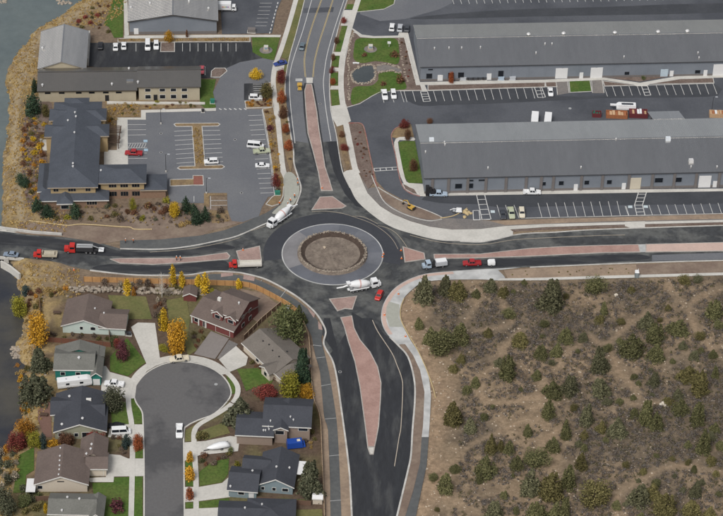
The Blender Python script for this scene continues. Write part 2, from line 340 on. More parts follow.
S('road', sm([(110, 264), (150, 266.5), (186, 264), (212, 261), (226, 261), (228, 270), (206, 270), (186, 273), (145, 273.5), (120, 272), (92, 268.5)], 3, True), .047, mAsphNewX, label='black asphalt of the lane beside the wooden fence')
S('road', sm([(430, 262), (480, 260), (530, 258), (600, 255), (640, 254.5), (648, 259), (600, 262.5), (530, 265.5), (480, 268), (440, 270)], 3, True), .047, mAsphNewX, label='black asphalt lane below the long brick median')
S('road', sm([(652, 255), (730, 252.5), (730, 259), (652, 261)], 1, True), .047, mAsphOld, label='grey asphalt lane at the right edge below the median')
S('road', [(341, 161), (344.5, 174), (351, 188), (359, 201), (366, 208.5), (356, 206), (345, 194), (334, 172), (328, 150), (328, 142), (336.5, 142), (338.5, 152)], .052, mAsphNew, label='black asphalt lane right of the upper brick median')
C0 = P(332.5, 254.2); Cx, Cy = C0.x, C0.y
def arc(r, a0, a1, n=48): return [(Cx+r*math.cos(R(a0+(a1-a0)*i/n)), Cy+r*math.sin(R(a0+(a1-a0)*i/n))) for i in range(n+1)]
sheet('roundabout_road', arc(21.6, -12, 192)+arc(15, 192, -12), .075, mAsphRing, label='dark new asphalt ring round the upper half of the roundabout')
sheet('roundabout_road', arc(18.0, 192, 348)+arc(15, 348, 192), .071, mAsphMill, label='worn asphalt round the lower half of the roundabout')
# truck apron in panels, kerbs and sunken dirt island with a cobble rim
ap = link('truck_apron', None, kind='structure', label='blue grey concrete truck apron ring of the roundabout')
mPan = []
for i, c in enumerate([(.175, .18, .197), (.15, .157, .178), (.128, .136, .158), (.225, .22, .228)]):
    mPan.append(M('apron_panel_%d' % i, c, .42, .06, 1.0, tuple(x*.72 for x in c), .09, .9, spec=.5))
npan = 14
for i in range(npan):
    a0, a1 = 360*i/npan+6, 360*(i+1)/npan+5.9
    mid = (a0+a1)/2 % 360; k = 3 if 140 < mid < 215 else (2 if 215 < mid < 330 else (1 if mid > 90 or i % 2 else 2))
    sheet('apron_panel', arc(15.55, a0, a1, 8)+arc(11.0, a1, a0, 8), .165+.004*(i % 3), mPan[k], parent=ap)
strip('joint_bed', arc(13.2, 0, 360, 72)[:-1], 4.6, -.1, .15, mApron, parent=ap, closed=True)
strip('kerb', arc(15.72, 0, 360, 72)[:-1], .34, -.1, .16, mConcNew, parent=ap, closed=True)
mDarkSoil = M('dark_soil', (.062, .045, .036), .98, .4, 1.2, bump=.6)  # darker soil colour for the inner wall of the island dish
def island():
    v = []; f = []; rings = [(11.0, -.4), (10.5, .55), (10.0, .75), (9.6, .5), (8.6, -.2), (7.6, -.26), (5.5, -.16), (2.6, -.05)]; n = 56
    for r, z in rings:
        for k in range(n):
            a = 2*math.pi*k/n; j = mnoise.noise((math.cos(a)*r*.6, math.sin(a)*r*.6, r))*.13
            v.append((Cx+math.cos(a)*r, Cy+math.sin(a)*r, z+(j if r < 10.9 else 0)))
    v.append((Cx, Cy, 0.0)); c = len(v)-1
    for i in range(len(rings)-1): f += [(i*n+k, i*n+(k+1) % n, (i+1)*n+(k+1) % n, (i+1)*n+k) for k in range(n)]
    f += [((len(rings)-1)*n+k, (len(rings)-1)*n+(k+1) % n, c) for k in range(n)]
    # keep the apron bed from showing through: the dish stands on the bed
    v = [(x, y, z+.5) for x, y, z in v]
    o = link('centre_island', mesh('centre_island', v, f, [mDirtDark, mDarkSoil], [1 if 2*n <= i < 4*n else 0 for i in range(len(f))], smooth=True)); o['kind'] = 'structure'; o['label'] = 'bare dirt dish in the middle of the roundabout'
    return o
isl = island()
def rock_mesh(seed, flat=.7):
    rnd = random.Random(seed); bm = bmesh.new(); bmesh.ops.create_icosphere(bm, subdivisions=1, radius=1)
    for v in bm.verts: v.co *= rnd.uniform(.7, 1.15); v.co.z *= flat
    me = bpy.data.meshes.new('rock'); bm.to_mesh(me); bm.free(); return me
ROCKV = []
for s in range(6):
    t = rock_mesh(s); ROCKV.append(([v.co.copy() for v in t.vertices], [tuple(p.vertices) for p in t.polygons]))
def rocks(name, spots, mat, parent=None, **kw):
    """many loose stones in one mesh: spots are (x, y, z, size)"""
    mb = MB()
    for i, (x, y, z, s) in enumerate(spots):
        vs_, fs = ROCKV[i % 6]; a = random.random()*6.28; c, sn = math.cos(a)*s, math.sin(a)*s
        mb.add([(x+v.x*c-v.y*sn, y+v.x*sn+v.y*c, z+v.z*s) for v in vs_], fs)
    o = link(name, mesh(name, mb.v, mb.f, [mat] if not isinstance(mat, list) else mat, ), parent)
    for k, v in kw.items(): o[k] = v
    return o
rs = random.Random(5)
rocks('cobble_rim', [(Cx+r*math.cos(a), Cy+r*math.sin(a), 1.16+rs.uniform(-.08, .06), rs.choice((.1, .14, .18, .26))*rs.uniform(.8, 1.2)) for a, r in [(rs.random()*6.283, rs.uniform(9.9, 10.75)) for _ in range(620)]], mRock, isl, kind='stuff')
rocks('boulder', [(Cx-2.5, Cy+2.6, .6, .65)], mRockTan, isl)
# kerbs along the roads
K('kerb', NL[5:], .45, .17, mKerb, label='pale kerb from the upper road round to the left leg')
K('kerb', NL[:5]+[(285.5, 95)], .3, .16, mKerb, label='pale kerb along the left side of the upper road')
K('kerb', WS[5:], .45, .17, mKerb, label='pale kerb along the wooden fence side'); K('kerb', SW, .5, .17, mKerb, label='pale kerb sweeping below left of the roundabout')
K('kerb', SE[:9]+[(390, 337)], .5, .17, mKerb, label='pale kerb right of the downward road')
K('kerb', SE[19:], .35, .17, mKerb, label='pale kerb below the right hand road')
K('kerb', NE[:8], .4, .17, mKerb, label='pale kerb above the right hand road'); K('kerb', NE[-10:], .3, .165, mKerb, label='pale kerb along the right side of the upper road')
mMedK = M('median_kerb', (.40, .375, .345), .9, .15, 1.5, (.31, .28, .26), .3, .8)
def median(name, px, mat, label, smooth=0):
    pts = PP(sm(px, smooth, True) if smooth else px, .18)
    o = sheet(name, pts, .18, mat); o['label'] = label
    strip('kerb', [p.xy for p in pts], .3, -.1, .205, mMedK, parent=o, closed=True); return o
median('brick_median', [(306.5, 84), (311.5, 84), (313, 91), (316.7, 111), (319, 130), (321.7, 146), (325, 167), (328.7, 178), (332.5, 190.5), (321.3, 190.5), (318.6, 173), (313.6, 153), (308, 133), (306, 111), (304.7, 91)], mBrickGrey, 'long dusty pink brick median in the upper road')
S('median_surround', [(304.5, 83), (313.5, 83), (318.5, 111), (321, 130), (323.5, 146), (326.5, 167), (320, 180), (311.5, 153), (306, 133), (303.7, 111), (302.7, 91)], .085, mAsphNew, label='black joint strip round the upper brick median')
median('brick_median', [(320, 197), (332.5, 196.4), (346, 206), (342, 208), (312, 209.5)], mBrickGrey, 'triangular brick splitter island above the roundabout')
median('brick_median', [(329.5, 299), (356.7, 296), (352.3, 309), (345, 308.3), (337.5, 310.8)], mBrickGrey, 'trapezoid brick splitter island below the roundabout')
median('brick_median', [(340.8, 317.5), (351.7, 315.8), (354, 328), (360, 340), (370, 352), (377.5, 366.7), (381, 383), (380.5, 398), (378.5, 426), (376, 440), (374.5, 446.5), (367.8, 446.7), (365, 423), (360, 386.7), (355, 361.7), (348, 340), (344.5, 327)], mBrick, 'teardrop brick median in the downward road')
median('concrete_nose', [(367.8, 447.2), (374.5, 447), (373.2, 454), (370.2, 454)], mConc, 'pale concrete nose at the lower tip of the teardrop median')
median('brick_median', [(403, 246.7), (424, 253), (425, 259), (405, 262)], mBrick, 'brick splitter island right of the roundabout')
median('brick_median', [(434, 254.2), (480, 254), (530, 248.3), (563, 246.5), (603, 245.3), (638.5, 244.5), (640, 251.8), (603, 252.5), (530, 256), (480, 257.7), (434.5, 258.4)], mBrick, 'long brick median in the right hand road')
median('brick_median', [(646, 244.2), (728, 242.3), (728, 250.7), (646, 251.8)], mBrickPale, 'pale pink median at the right edge')
S('median_link', [(638.8, 244.4), (646, 244.1), (646, 252), (640, 252)], .15, mConcNew, label='concrete gap between the two right hand medians')
median('brick_median', [(110.5, 259), (120, 258.3), (175, 258), (195, 256.7), (226.7, 252.5), (230, 256), (228, 259), (187, 262.3), (153, 264.3), (120, 263)], mBrickGrey, 'long dusty brick median in the left hand road')
median('brick_median', [(236.5, 251), (259.5, 246), (262, 264.5), (246, 265), (239, 259)], mBrickGrey, 'brick splitter island left of the roundabout')
# lane paint on the upper road
def paint(px, w=.22, mat=None, smooth=4, z=.072, parent=None):
    _c[0] += 1; zz = z+.001*(_c[0] % 9)
    return strip('lane_line', PP(sm(px, smooth) if smooth else px, zz), w, zz-.02, zz, mat or mWhiteP, parent=lanes)
lanes = link('lane_markings', None, kind='structure', label='painted lane lines on the upper road')
paint([(312.5, -3), (303, 30), (295.5, 52), (290.5, 70), (289.5, 86), (291, 110), (295, 143)]); paint([(345, -3), (334, 30), (327, 55), (324, 75), (323.5, 86), (326, 110), (331, 141)])
for off in (-.45, .45):
    for ln in ([(322.5, -3), (313.5, 21.7), (307.5, 41.7), (304.7, 56.7), (304.5, 66), (305.5, 77)], [(333.8, -3), (325.5, 23), (319, 43), (314.5, 61.7), (313, 77)]):
        paint([(x+off, y) for x, y in ln], .14, mYellowP)
S('concrete_nose', [(306, 77.5), (313, 77.5), (312.5, 83), (306.5, 83)], .09, mConc, label='pale concrete apron at the top of the upper median')
S('lane_patch', [(295.5, 78.5), (302.5, 78.5), (302.5, 81), (295.5, 81)], .09, mConcNew, label='pale patch beside the yellow roller')
K('form_board', [(372.5, 320), (378, 331.7), (391.7, 352.5), (397, 365), (401.7, 378), (402.7, 390), (401, 426), (399, 438), (394.5, 466)], .22, .2, M('form_board', (.40, .35, .29), .9), label='pale edging board laid down the right lane of the downward road')
mEdge = M('paving_edge', (.30, .265, .215), .9, .15, 2)
for px, l in (([(312, 211.5), (326, 211), (341, 213), (356, 217.5), (372, 223.5), (385, 232), (393, 240), (398, 249)], 'tan paving edge curving past the upper right of the ring'), ([(378, 225.5), (388, 228), (396, 233), (403, 241), (408, 248.5)], 'thin pale edging between the ring and the right splitter island'), ([(352, 216), (364, 217), (378, 224)], 'thin edging joining the upper right kerb'), ([(410, 235), (440, 242), (480, 244.5), (515, 239.5), (560, 237), (600, 235.3), (625, 234.8)], 'thin tan edging in the lane above the long brick median'), ([(240, 234), (262, 227), (285, 218)], 'thin pale edging before the upper left kerb'), ([(150, 252), (190, 248.5), (222, 242.5), (240, 237.5)], 'broken pale edging along the left lane')):
    K('form_board', px, .16, .11, mEdge, label=l)
# paths and pavements
mPath = M('path_asphalt', (.085, .09, .093), .9, .15, .8, (.11, .113, .112), .1, .7)
S('path', sm(NL[12:20], 3)+[(120, 240.5), (160, 239.5), (200, 235.5), (225, 230), (243, 223), (265.7, 213), (279.6, 204.5)], .1, mPath, label='grey unfinished path above the left hand road')
ptop = [(170, 282), (213, 281.5), (240, 283), (250, 285), (260, 289), (270, 294), (280, 299.5), (290, 305), (300, 312), (306, 325), (311, 335), (313, 343), (316, 358), (320, 372), (324, 416), (328, 430), (330, 480), (330.5, 520)]
pbot = [(341.5, 520), (340, 480), (337.5, 430), (334, 402), (328, 367), (322.5, 346), (321.5, 338), (322.5, 332), (320.5, 325), (314, 315.5), (304, 306), (292, 297), (275, 287.5), (258, 280), (240, 275.2), (220, 274), (206.7, 274.5), (187, 277.2), (170, 277.5)]
S('path', sm(ptop, 3)+sm(pbot, 3), .1, mPath, label='grey asphalt path between the wooden fence and the kerb')
for a, b in [((262, 280), (255, 286)), ((286, 290), (279, 299)), ((321.5, 346), (313, 345)), ((325, 357), (316, 358)), ((331, 384), (321, 386)), ((336, 418), (325, 419)), ((339, 455), (329, 456)), ((341, 500), (330, 501))]:
    K('path_joint', [a, b], .14, .115, mConcNew, 0, label='pale joint across the grey path')
for px, l in (([(221, 273), (233, 272.6), (233, 275.5), (221, 277)], 'pink ramp by the fence, left one'), ([(244, 274.2), (255, 277), (254, 281), (243, 279)], 'pink ramp by the fence, right one'), ([(307, 306.5), (315, 314), (314, 318), (309, 311)], 'pink ramp on the path bend, upper one'), ([(318, 321), (321.5, 325), (322.5, 330), (318.5, 329)], 'pink ramp on the path bend, lower one')):
    S('kerb_ramp', px, .13, mBrickGrey, label=l)
S('pavement', sm(NE[5:16], 4)+[(346.5, 170.5), (356.5, 169), (359, 173.5), (367.5, 193), (380, 206), (393, 214), (410, 221), (430, 226.7), (451.7, 229.5), (480, 229), (505, 226), (513, 231.5), (513, 234.8)], .155, mConc, label='wide pale concrete pavement above right of the roundabout')
S('pavement', [(505, 226), (546, 224), (603, 222.5), (728, 219.7), (728, 221.9), (603, 225), (546, 227), (508, 229.5)], .16, mConc, label='pale pavement below the warehouse parking')
K('verge', [(512, 230.5), (546, 228.5), (603, 226.5), (728, 223)], 1.0, .1, mMulch, 0, label='thin dark planting strip beside the right hand road')
S('pavement', [(625, 221.7), (645, 221.2), (645, 227.6), (632, 228.2), (625, 226)], .165, mConc, label='pale pavement link across the planting strip')
se_out = sm(SE[8:20], 4); se_in = sm([(498, 270), (505, 277.8), (498, 280.3), (480, 279.3), (440, 280), (421.7, 283), (411.7, 290), (404, 298), (400, 308), (400, 318), (404, 328), (411, 341)], 4)
S('pavement', se_out[:-1]+se_in+[(405, 344), (401, 344)], .155, mConcNew, label='blotchy new concrete pavement wrapping the sagebrush corner')
inner = [(x+(402-x)*.0, y) for x, y in SE[9:17]]
wp = PP(sm(SE[9:18], 4), .18); oi = offset([p.xy for p in wp], -1.5); oo = offset([p.xy for p in wp], -.25)
sheet('brick_band', list(oo)+list(reversed(oi)), .182, mBrickPale, label='pink brick band along the kerb of the corner pavement')
S('pavement', [(389, 301.5), (399.5, 304.5), (398.5, 318), (403, 327), (389.5, 326.5), (386, 316), (386.5, 307)], .19, mConcGreen, label='green grey freshly cured slab on the corner pavement')
S('pavement', [(403, 327.5), (411, 341), (421.7, 356.7), (429, 378), (431, 395), (429.5, 426), (428.7, 437), (421.7, 437), (423, 426), (424.5, 392), (420, 370), (413, 355), (403, 341)], .158, mConcNew, label='blotchy concrete pavement beside the downward road')
S('path', [(421.7, 437), (428.7, 437), (426.7, 465), (420, 496.7), (415, 520), (404, 520), (413, 491.7), (420, 463)], .14, mPath, label='grey asphalt path continuing from the blotchy pavement')
S('verge', sm(SE[:9], 3)+[(403, 341), (413, 355), (420, 370), (424.5, 392), (423, 426), (420, 463), (413, 491), (404, 520)], .07, mDirt, label='brown dirt verge between downward road and pavement')
S('verge', [(340, 520), (340, 480), (337.5, 430), (334, 402), (328, 367), (323, 346), (326, 349), (333, 361.7), (337.5, 381.7), (341, 406.7), (344, 428), (347.5, 455), (350, 480), (352, 520)], .07, mDirtTan, label='tan dirt verge left of the downward road')
S('verge', [(330.5, 520), (330, 480), (328, 430), (324, 416), (320, 372), (316, 358), (312, 345), (309, 345), (311, 377), (313, 400), (320, 420), (322, 460), (324, 520)], .06, mDirtTan, label='tan dirt strip along the back fence')
S('verge', [(504, 270.5), (530, 268.5), (600, 265.5), (636, 264.5), (638, 275), (600, 276.5), (540, 278.5), (508, 279)], .06, mDirtTan, label='tan dirt verge below the right hand road')
S('verge', [(636, 264.5), (728, 261.5), (728, 272.5), (638, 275)], .065, mDirt, label='darker brown verge at the right edge')
S('pavement', [(500, 278.3), (540, 277.7), (600, 275.8), (728, 272.3), (728, 275), (600, 278.5), (540, 280.2), (498, 280.4)], .15, mConc, label='thin pale pavement along the top of the sagebrush field')
S('verge', [(20, 222), (53, 225), (83, 225.5), (120, 228), (150, 231), (200, 233), (212, 231.5), (200, 236), (160, 240), (120, 241), (100, 244), (90, 241), (61, 236.5), (33, 234.5), (16, 232.5)], .05, mDirt, label='graded brown dirt above the left hand road')
S('verge', [(243, 222), (228, 226), (200, 233.5), (150, 231), (135, 229.5), (120, 226), (120, 208), (170, 204), (206, 205), (228, 212), (232, 221)], .03, mDirt, label='brown planted slope between office and road')
# bridge over the river at the left edge
bd = thing('bridge', 'concrete road bridge crossing the river at the left edge', 'bridge', P(-5, 243)); inv = bd.matrix_basis.inverted()
def loc(o, pts): return [(p[0]-o.location.x, p[1]-o.location.y) for p in pts]
sheet('deck', loc(bd, PP([(-60, 226), (0, 230), (24, 234), (24, 258.5), (0, 257), (-60, 253)])), .01, mConc, .9, parent=bd)
strip('parapet', loc(bd, PP([(-60, 224.5), (0, 228.7), (33, 233.3), (62, 235.3)])), .45, -.5, .85, mKerb, parent=bd)
strip('abutment', loc(bd, PP([(1, 262), (10, 267), (20, 275)])), .6, -2.2, .5, mConc, parent=bd)
strip('abutment', loc(bd, PP([(4, 229), (6, 258)])), 1.5, -3.5, -.1, mConc, parent=bd)
# ================================================================== car parks, west
S('car_park', [(87, 42.7), (251, 42), (253, 52), (263, 58), (274, 60.5), (286.5, 60), (286, 69), (273, 70), (270, 82), (264, 83), (264, 101), (246, 101), (246, 109), (263, 109), (266, 125), (269, 145), (272, 165), (275, 185), (277, 194), (268, 197), (262, 207), (259, 216), (243, 222), (232, 222), (228, 218), (227, 193), (205, 193), (204, 203), (182, 203), (170, 201), (167, 188), (150, 180), (127, 172), (127, 119), (145, 119), (145, 112), (216, 110.5), (213, 92), (220, 78), (190, 78), (87, 66)], .02, mAsphOld, label='grey asphalt car park of the slate roofed office')
S('car_park', [(87, 42.7), (251, 42), (253, 52), (263, 58), (240, 62), (222, 70), (213, 78), (190, 78), (87, 66)], .04, mAsphNew, 0, label='dark asphalt car park between the two grey metal roofed buildings')
S('car_park', [(244, 83.5), (263, 83), (264, 100), (244, 100)], .04, mAsphNew, label='small dark parking bay beside the olive tree')
S('car_park', [(220, -6), (284, -6), (277, 10), (272, 33), (222, 34)], .03, mAsphGrey, label='asphalt yard beside the white box truck')
pl = link('parking_lines_office', None, kind='structure', label='painted stall lines of the office car park')
def line(a, b, w=.16, z=.075, mat=None, parent=None, name='stall_line'):
    _c[0] += 1; zz = z+.001*(_c[0] % 9); return strip(name, PP([a, b], zz), w, zz-.02, zz, mat or mWhiteP, parent=parent or pl)
def stalls(A0, A1, B0, B1, n, skip=(), **kw):
    for i in range(n):
        if i in skip: continue
        t = i/(n-1); line((A0[0]+(A1[0]-A0[0])*t, A0[1]+(A1[1]-A0[1])*t), (B0[0]+(B1[0]-B0[0])*t, B0[1]+(B1[1]-B0[1])*t), **kw)
stalls((248, 115.5), (260.5, 193), (262, 115), (273.5, 192.5), 17); line((262, 110), (269, 150)); line((269, 150), (274.5, 195))
stalls((174, 131.3), (176.5, 163.2), (192.5, 130.2), (195, 162), 8); stalls((203, 130.5), (206, 162.5), (220, 130.3), (223, 161.5), 8)
stalls((127, 124.5), (127.3, 135), (146, 124.5), (146, 134.7), 3); stalls((128, 153), (128.5, 158.5), (147, 153), (147.3, 158.2), 2)
for k in range(7): line((128.5+2.6*k, 147.5), (130.5+2.6*k, 143.5))
line((128, 143.3), (146.5, 143)); line((128, 148), (147, 147.6)); line((127.3, 119.5), (128, 172))
for x in (136, 182.5, 190, 198, 206, 213, 221, 228, 236): line((x, 43.3), (x, 51.3))
for x in (189.5, 197.3, 205): line((x, 66.5), (x, 75))
stalls((185.5, 196), (194, 196), (185.5, 202), (194, 202), 2); stalls((211, 200.5), (211, 205.5), (227, 200.4), (227, 205.3), 2); line((210.5, 196), (210.7, 209))
for k in range(8): line((253+1.5*k*.1, 84+2.2*k), (262, 84+2.2*k), .15)
for k in range(6): line((219+5*k, 108.4), (221.5+5*k, 109.6), .4)
for k in range(9): line((278-1.0*k, 2+3.7*k), (277.6-1.0*k, 4+3.7*k), .35)
for k in range(7): line((260-.8*k, 3+3.8*k), (272-.9*k, 3+3.8*k), .12)
for x, y in ((146.5, 141), (147, 150)): S('access_symbol_pad', [(x-3, y-1.3), (x+1, y-1.3), (x+1, y+1), (x-3, y+1)], .08, M('access_blue', (.30, .42, .52), .8), label='pale blue access symbol pad, %s' % ('upper' if y < 145 else 'lower'))
S('paved_court', [(141, 110), (216, 108), (216, 110.7), (145.8, 112.5), (145.8, 119.5), (127, 119.5), (128, 165), (104, 165.5), (104, 150), (117, 150), (117, 117.5), (141, 117.5)], .14, mConc, label='cream concrete court and walk beside the office')
def bed(px, mat, label, name='planting_bed', kerb=True, z=.11, smooth=0):
    pts = PP(sm(px, smooth, True) if smooth else px, z); _c[0] += 1
    o = sheet(name, pts, z+.0013*(_c[0] % 13), mat); o['label'] = label
    if kerb: strip('kerb', [p.xy for p in pts], .26, -.1, z+.05, mKerb, parent=o, closed=True)
    return o
bed([(174, 124.2), (176, 123.3), (218, 123), (220, 124.3), (218, 125.9), (202, 126.2), (205, 165.5), (222, 165), (224.5, 166.7), (222, 168.5), (180, 169.3), (177.5, 168), (180, 166.3), (195, 166), (192, 126.3), (176, 126.4)], mMulchTan, 'capital I shaped planting island in the car park')
bed([(170, 179.5), (193, 179), (193, 175.5), (203, 175.5), (203.5, 185), (193, 185), (170, 186)], mMulchTan, 'short straight planting island below the car park centre')
S('brick_pad', [(193.5, 176), (202.5, 176), (203, 184.5), (193.5, 184.5)], .17, M('red_pad', (.22, .09, .07), .9, .3, 3), label='dark red paved end of the short island')
bed([(204, 193), (227, 193), (227, 195.5), (209, 195.5), (209, 207), (204, 206)], mMulchTan, 'angled planting edge above the two lower stalls', kerb=False)
bed([(209, 210), (228, 210.5), (230, 221), (212, 223)], mMulchTan, 'golden planting corner below the two lower stalls', kerb=False)
bed([(262.5, 109), (273.5, 107), (278.5, 141), (281, 172), (284, 178), (283, 196), (279, 204), (272, 206), (266, 204), (272, 197), (277, 194), (275, 185), (272, 165), (269, 145), (266, 125)], mMulchTan, 'golden planting strip between car park and pavement')
bed([(245, 101), (265, 100.5), (266, 83), (273, 82), (273, 107), (246, 108)], mMulchTan, 'orange planting bed round the small parking bay')
bed([(211.5, 71), (215, 68), (225, 68), (227, 71), (220, 77), (211, 77)], mMulch, 'small reddish planting corner by the red car')
bed([(161, 42.3), (174.5, 42.3), (174.5, 51.5), (160.5, 51.5)], mMulch, 'square planter bed holding the golden tree')
bed([(118, 38.5), (250, 37), (250, 41.5), (118, 42)], mMulchTan, 'dry golden planting strip above the dark car park')
bed([(285.5, 60), (290, 56), (287, 73), (283, 73)], mLawnDry, 'dry grass corner by the driveway mouth', kerb=False)
bed([(274, 72), (286, 74), (285, 92), (289.5, 128), (293, 150), (293, 163), (290.5, 172), (287, 160), (283, 141), (279, 106), (276, 86)], mMulchTan, 'planting strip between pavement and upper road', kerb=False)
bed([(30, 100), (52, 103), (47, 125), (46, 150), (48, 176), (38, 185), (40, 205), (33, 213), (24, 190), (22, 150), (24, 120)], mMulch, 'shrub bed left of the slate roofed office', kerb=False, smooth=3)
bed([(105, 100), (122, 99), (195, 103), (196, 107.5), (141, 109), (141, 117), (117, 117), (116, 127), (106, 127)], mMulchTan, 'golden dry planting between the two office buildings', kerb=False)
S('retaining_wall', [(107, 101), (205, 102), (205, 103.6), (107, 103.3)], .5, mConc, thick=.4, label='low pale wall in front of the tan walled building')
S('lawn', [(104, 24), (115.5, -6), (124, -6), (123, 37), (114, 37.5), (109, 27)], .08, mLawn, label='green lawn strip left of the top metal roofed building')
S('lawn', [(298.5, -6), (305.5, -6), (297, 30), (290, 55), (286, 59), (281.5, 57), (285, 44), (292, 20)], .08, mLawnDry, label='dry grass strip left of the upper road')
S('lawn', [(252, 37.5), (280, 37), (274, 60), (263, 58), (252.5, 52)], .085, mLawn, label='lawn round the stone marker near the upper road')
S('lawn', [(200, 79), (216, 79), (213, 92), (216, 107), (206, 109), (200, 104)], .085, mLawn, label='lawn at the end of the tan walled building')
S('pavement', [(124, 35.6), (220, 34.6), (281, 34.8), (280.5, 37), (220, 36.8), (124, 38)], .15, mConc, label='pale walk in front of the top metal roofed building')
S('pavement', [(123.5, -6), (127, -6), (129, 35), (124.5, 36)], .155, mConc, label='pale walk left of the top metal roofed building')
K('pavement', [(297.5, -6), (289, 24), (281.5, 48), (276.3, 62), (273.7, 74), (273.5, 86), (276.5, 106), (280, 141), (283, 168), (286, 178)], 1.7, .15, mConc, label='pale pavement left of the upper road')
S('pavement', sm([(284, 176), (291, 172), (298, 180), (299.5, 190), (297, 199), (291, 207), (279.6, 213), (272, 213), (280, 205), (284, 197)], 3, True), .16, mConcGreen, label='green grey concrete corner above left of the roundabout')
S('pavement', [(273, 62), (286.5, 60), (285.8, 70), (273, 71)], .09, mConc, label='concrete driveway mouth with the blue car')
# ================================================================== car parks, east
S('car_park', [(343, 9), (357, 9), (362, -6), (730, -6), (730, 214), (600, 217), (490, 220), (472, 219), (443, 219), (432, 213), (415, 206), (398, 197), (385, 190), (377, 181), (373, 165), (367, 140), (363, 124), (350, 122), (345, 107), (350, 100), (356, 34), (350, 26), (341, 25)], .02, mAsphGrey, label='dark asphalt yard round the two warehouses')
S('car_park', [(362, -6), (452, -6), (452, 3), (440, 9), (405, 19), (380, 21), (360, 14)], .035, mAsphOld, label='paler asphalt drive at the top')
pe = link('parking_lines_warehouse', None, kind='structure', label='painted stall lines of the warehouse car parks')
stalls((381.5, 91), (400.5, 91), (384, 102.5), (404, 102), 3, parent=pe); stalls((404, 91), (412.5, 91), (407, 102), (415.5, 101.5), 2, parent=pe)
stalls((433.5, 91), (540, 87.5), (436.5, 101.3), (543, 98), 14, parent=pe); stalls((604, 86.3), (637, 85.2), (607.5, 96.3), (640.5, 95), 5, parent=pe); stalls((656, 84.8), (713, 83.5), (660, 95.3), (717, 94), 8, parent=pe)
stalls((452, -2), (723, -7), (454, 4), (725, -1), 36, parent=pe)
stalls((538, 203), (617, 201), (542, 217.5), (620.5, 216), 10, parent=pe); stalls((625, 206), (626, 206), (628.5, 215.5), (629, 215.5), 2, parent=pe); stalls((649, 205), (718, 203), (652.5, 215), (721.5, 213.3), 9, parent=pe); stalls((497, 205), (514, 205), (501, 218.5), (519, 218), 3, parent=pe)
line((400, 90.8), (423, 90.6), .3, .12, mKerb, pe); line((427, 90.6), (545, 87), .3, .12, mKerb, pe); line((604, 86.2), (714, 83.3), .3, .12, mKerb, pe); line((473, 219.5), (490, 219.5), parent=pe); line((521, 218.2), (728, 213.3), .3, .12, mKerb, pe)
def ladder(a0, a1, b0, b1, n):
    line(a0, a1, .25, parent=pe); line(b0, b1, .25, parent=pe)
    for i in range(n):
        t = i/(n-1); line((a0[0]+(a1[0]-a0[0])*t, a0[1]+(a1[1]-a0[1])*t), (b0[0]+(b1[0]-b0[0])*t, b0[1]+(b1[1]-b0[1])*t), .25, parent=pe)
ladder((420.5, 91.5), (423.5, 101.5), (427.5, 91.5), (430.5, 101), 5); ladder((641.5, 86), (645, 95.5), (647.5, 86), (650.8, 95), 4); ladder((476.5, 194.5), (482, 219.5), (484.5, 194.3), (491, 219), 6)
ladder((639, 190.5), (634.5, 205), (647, 190.5), (642.5, 205), 5); ladder((634.5, 205), (637, 215.5), (642.5, 205), (645, 215), 4); ladder((374, 168.3), (398, 167), (374.5, 171), (398.5, 169.7), 5); ladder((473, 210.5), (473.5, 220), (479, 210.3), (480, 219.6), 2)
ladder((534.5, 87.5), (538, 97.5), (541.5, 87), (545.5, 97), 4)
for x, y in ((492.5, 211.5), (630, 206.7), (645.5, 206.5)): S('access_symbol_pad', [(x-2, y-1.2), (x+2.2, y-1.2), (x+2.5, y+1.2), (x-1.7, y+1.2)], .08, M('access_pale', (.48, .55, .58), .8), label='pale access symbol pad below the lower warehouse near column %d' % x if False else {492.5: 'pale access symbol pad beside the left ladder crossing', 630: 'pale access symbol pad left of the middle ladder crossing', 645.5: 'pale access symbol pad right of the middle ladder crossing'}[x])
mSeal = M('sealed_asphalt', (.046, .05, .058), .8, .12, 1.0, (.06, .064, .073), .12, .8)
S('car_park', sm([(400, 91.5), (450, 91), (545, 88), (556, 96), (604, 95), (604, 87), (650, 86), (715, 84), (718, 95), (690, 97), (640, 97.5), (600, 98), (560, 100), (500, 103), (440, 105), (425, 106), (412, 103)], 2, True), .055, mSeal, label='darker sealed asphalt under the upper warehouse stalls')
S('car_park', sm([(425, 196), (560, 194), (728, 190.5), (728, 203), (650, 204.5), (560, 206), (498, 207), (480, 204), (440, 203)], 2, True), .055, mSeal, label='darker sealed asphalt below the lower warehouse wall')
S('car_park', sm([(415, 17), (500, 10), (600, 7), (728, 3), (728, 12), (600, 15), (500, 17), (425, 19)], 2, True), .055, mSeal, label='darker sealed asphalt behind the upper warehouse')
for px, l in (([(556, 81.5), (567.5, 81.3), (569, 93), (557.5, 95)], 'left'), ([(591.5, 80.5), (602, 80), (604, 93), (592.5, 93)], 'right')):
    o = S('loading_ramp', px, .06, mGravel, label='dark %s loading ramp of the upper warehouse' % l); strip('kerb', [p.xy for p in PP([px[3], px[0]])], .25, -.1, .2, mKerb, parent=o); strip('kerb', [p.xy for p in PP([px[2], px[1]])], .25, -.1, .2, mKerb, parent=o)
mPond = water_mat('pond_water', (.05, .06, .065), .1, 1.0, (.07, .08, .085))
bed([(354, 32), (362, 36), (374, 37.5), (399, 37.5), (405, 36), (418, 84), (424, 86), (424, 90.3), (400, 90.5), (380, 92), (372, 96), (360, 103.5), (346, 107.5), (343, 100), (343, 80), (345, 60), (349, 42)], mMulch, 'landscaped corner bed with pond and two lawns')
S('lawn', sm([(357, 39), (371, 38), (395, 38.5), (399, 50), (398, 63.5), (385, 62), (375, 61), (362, 63), (354, 59), (354, 48)], 4, True), .15, mLawn, label='upper pond lawn with the square stone monument')
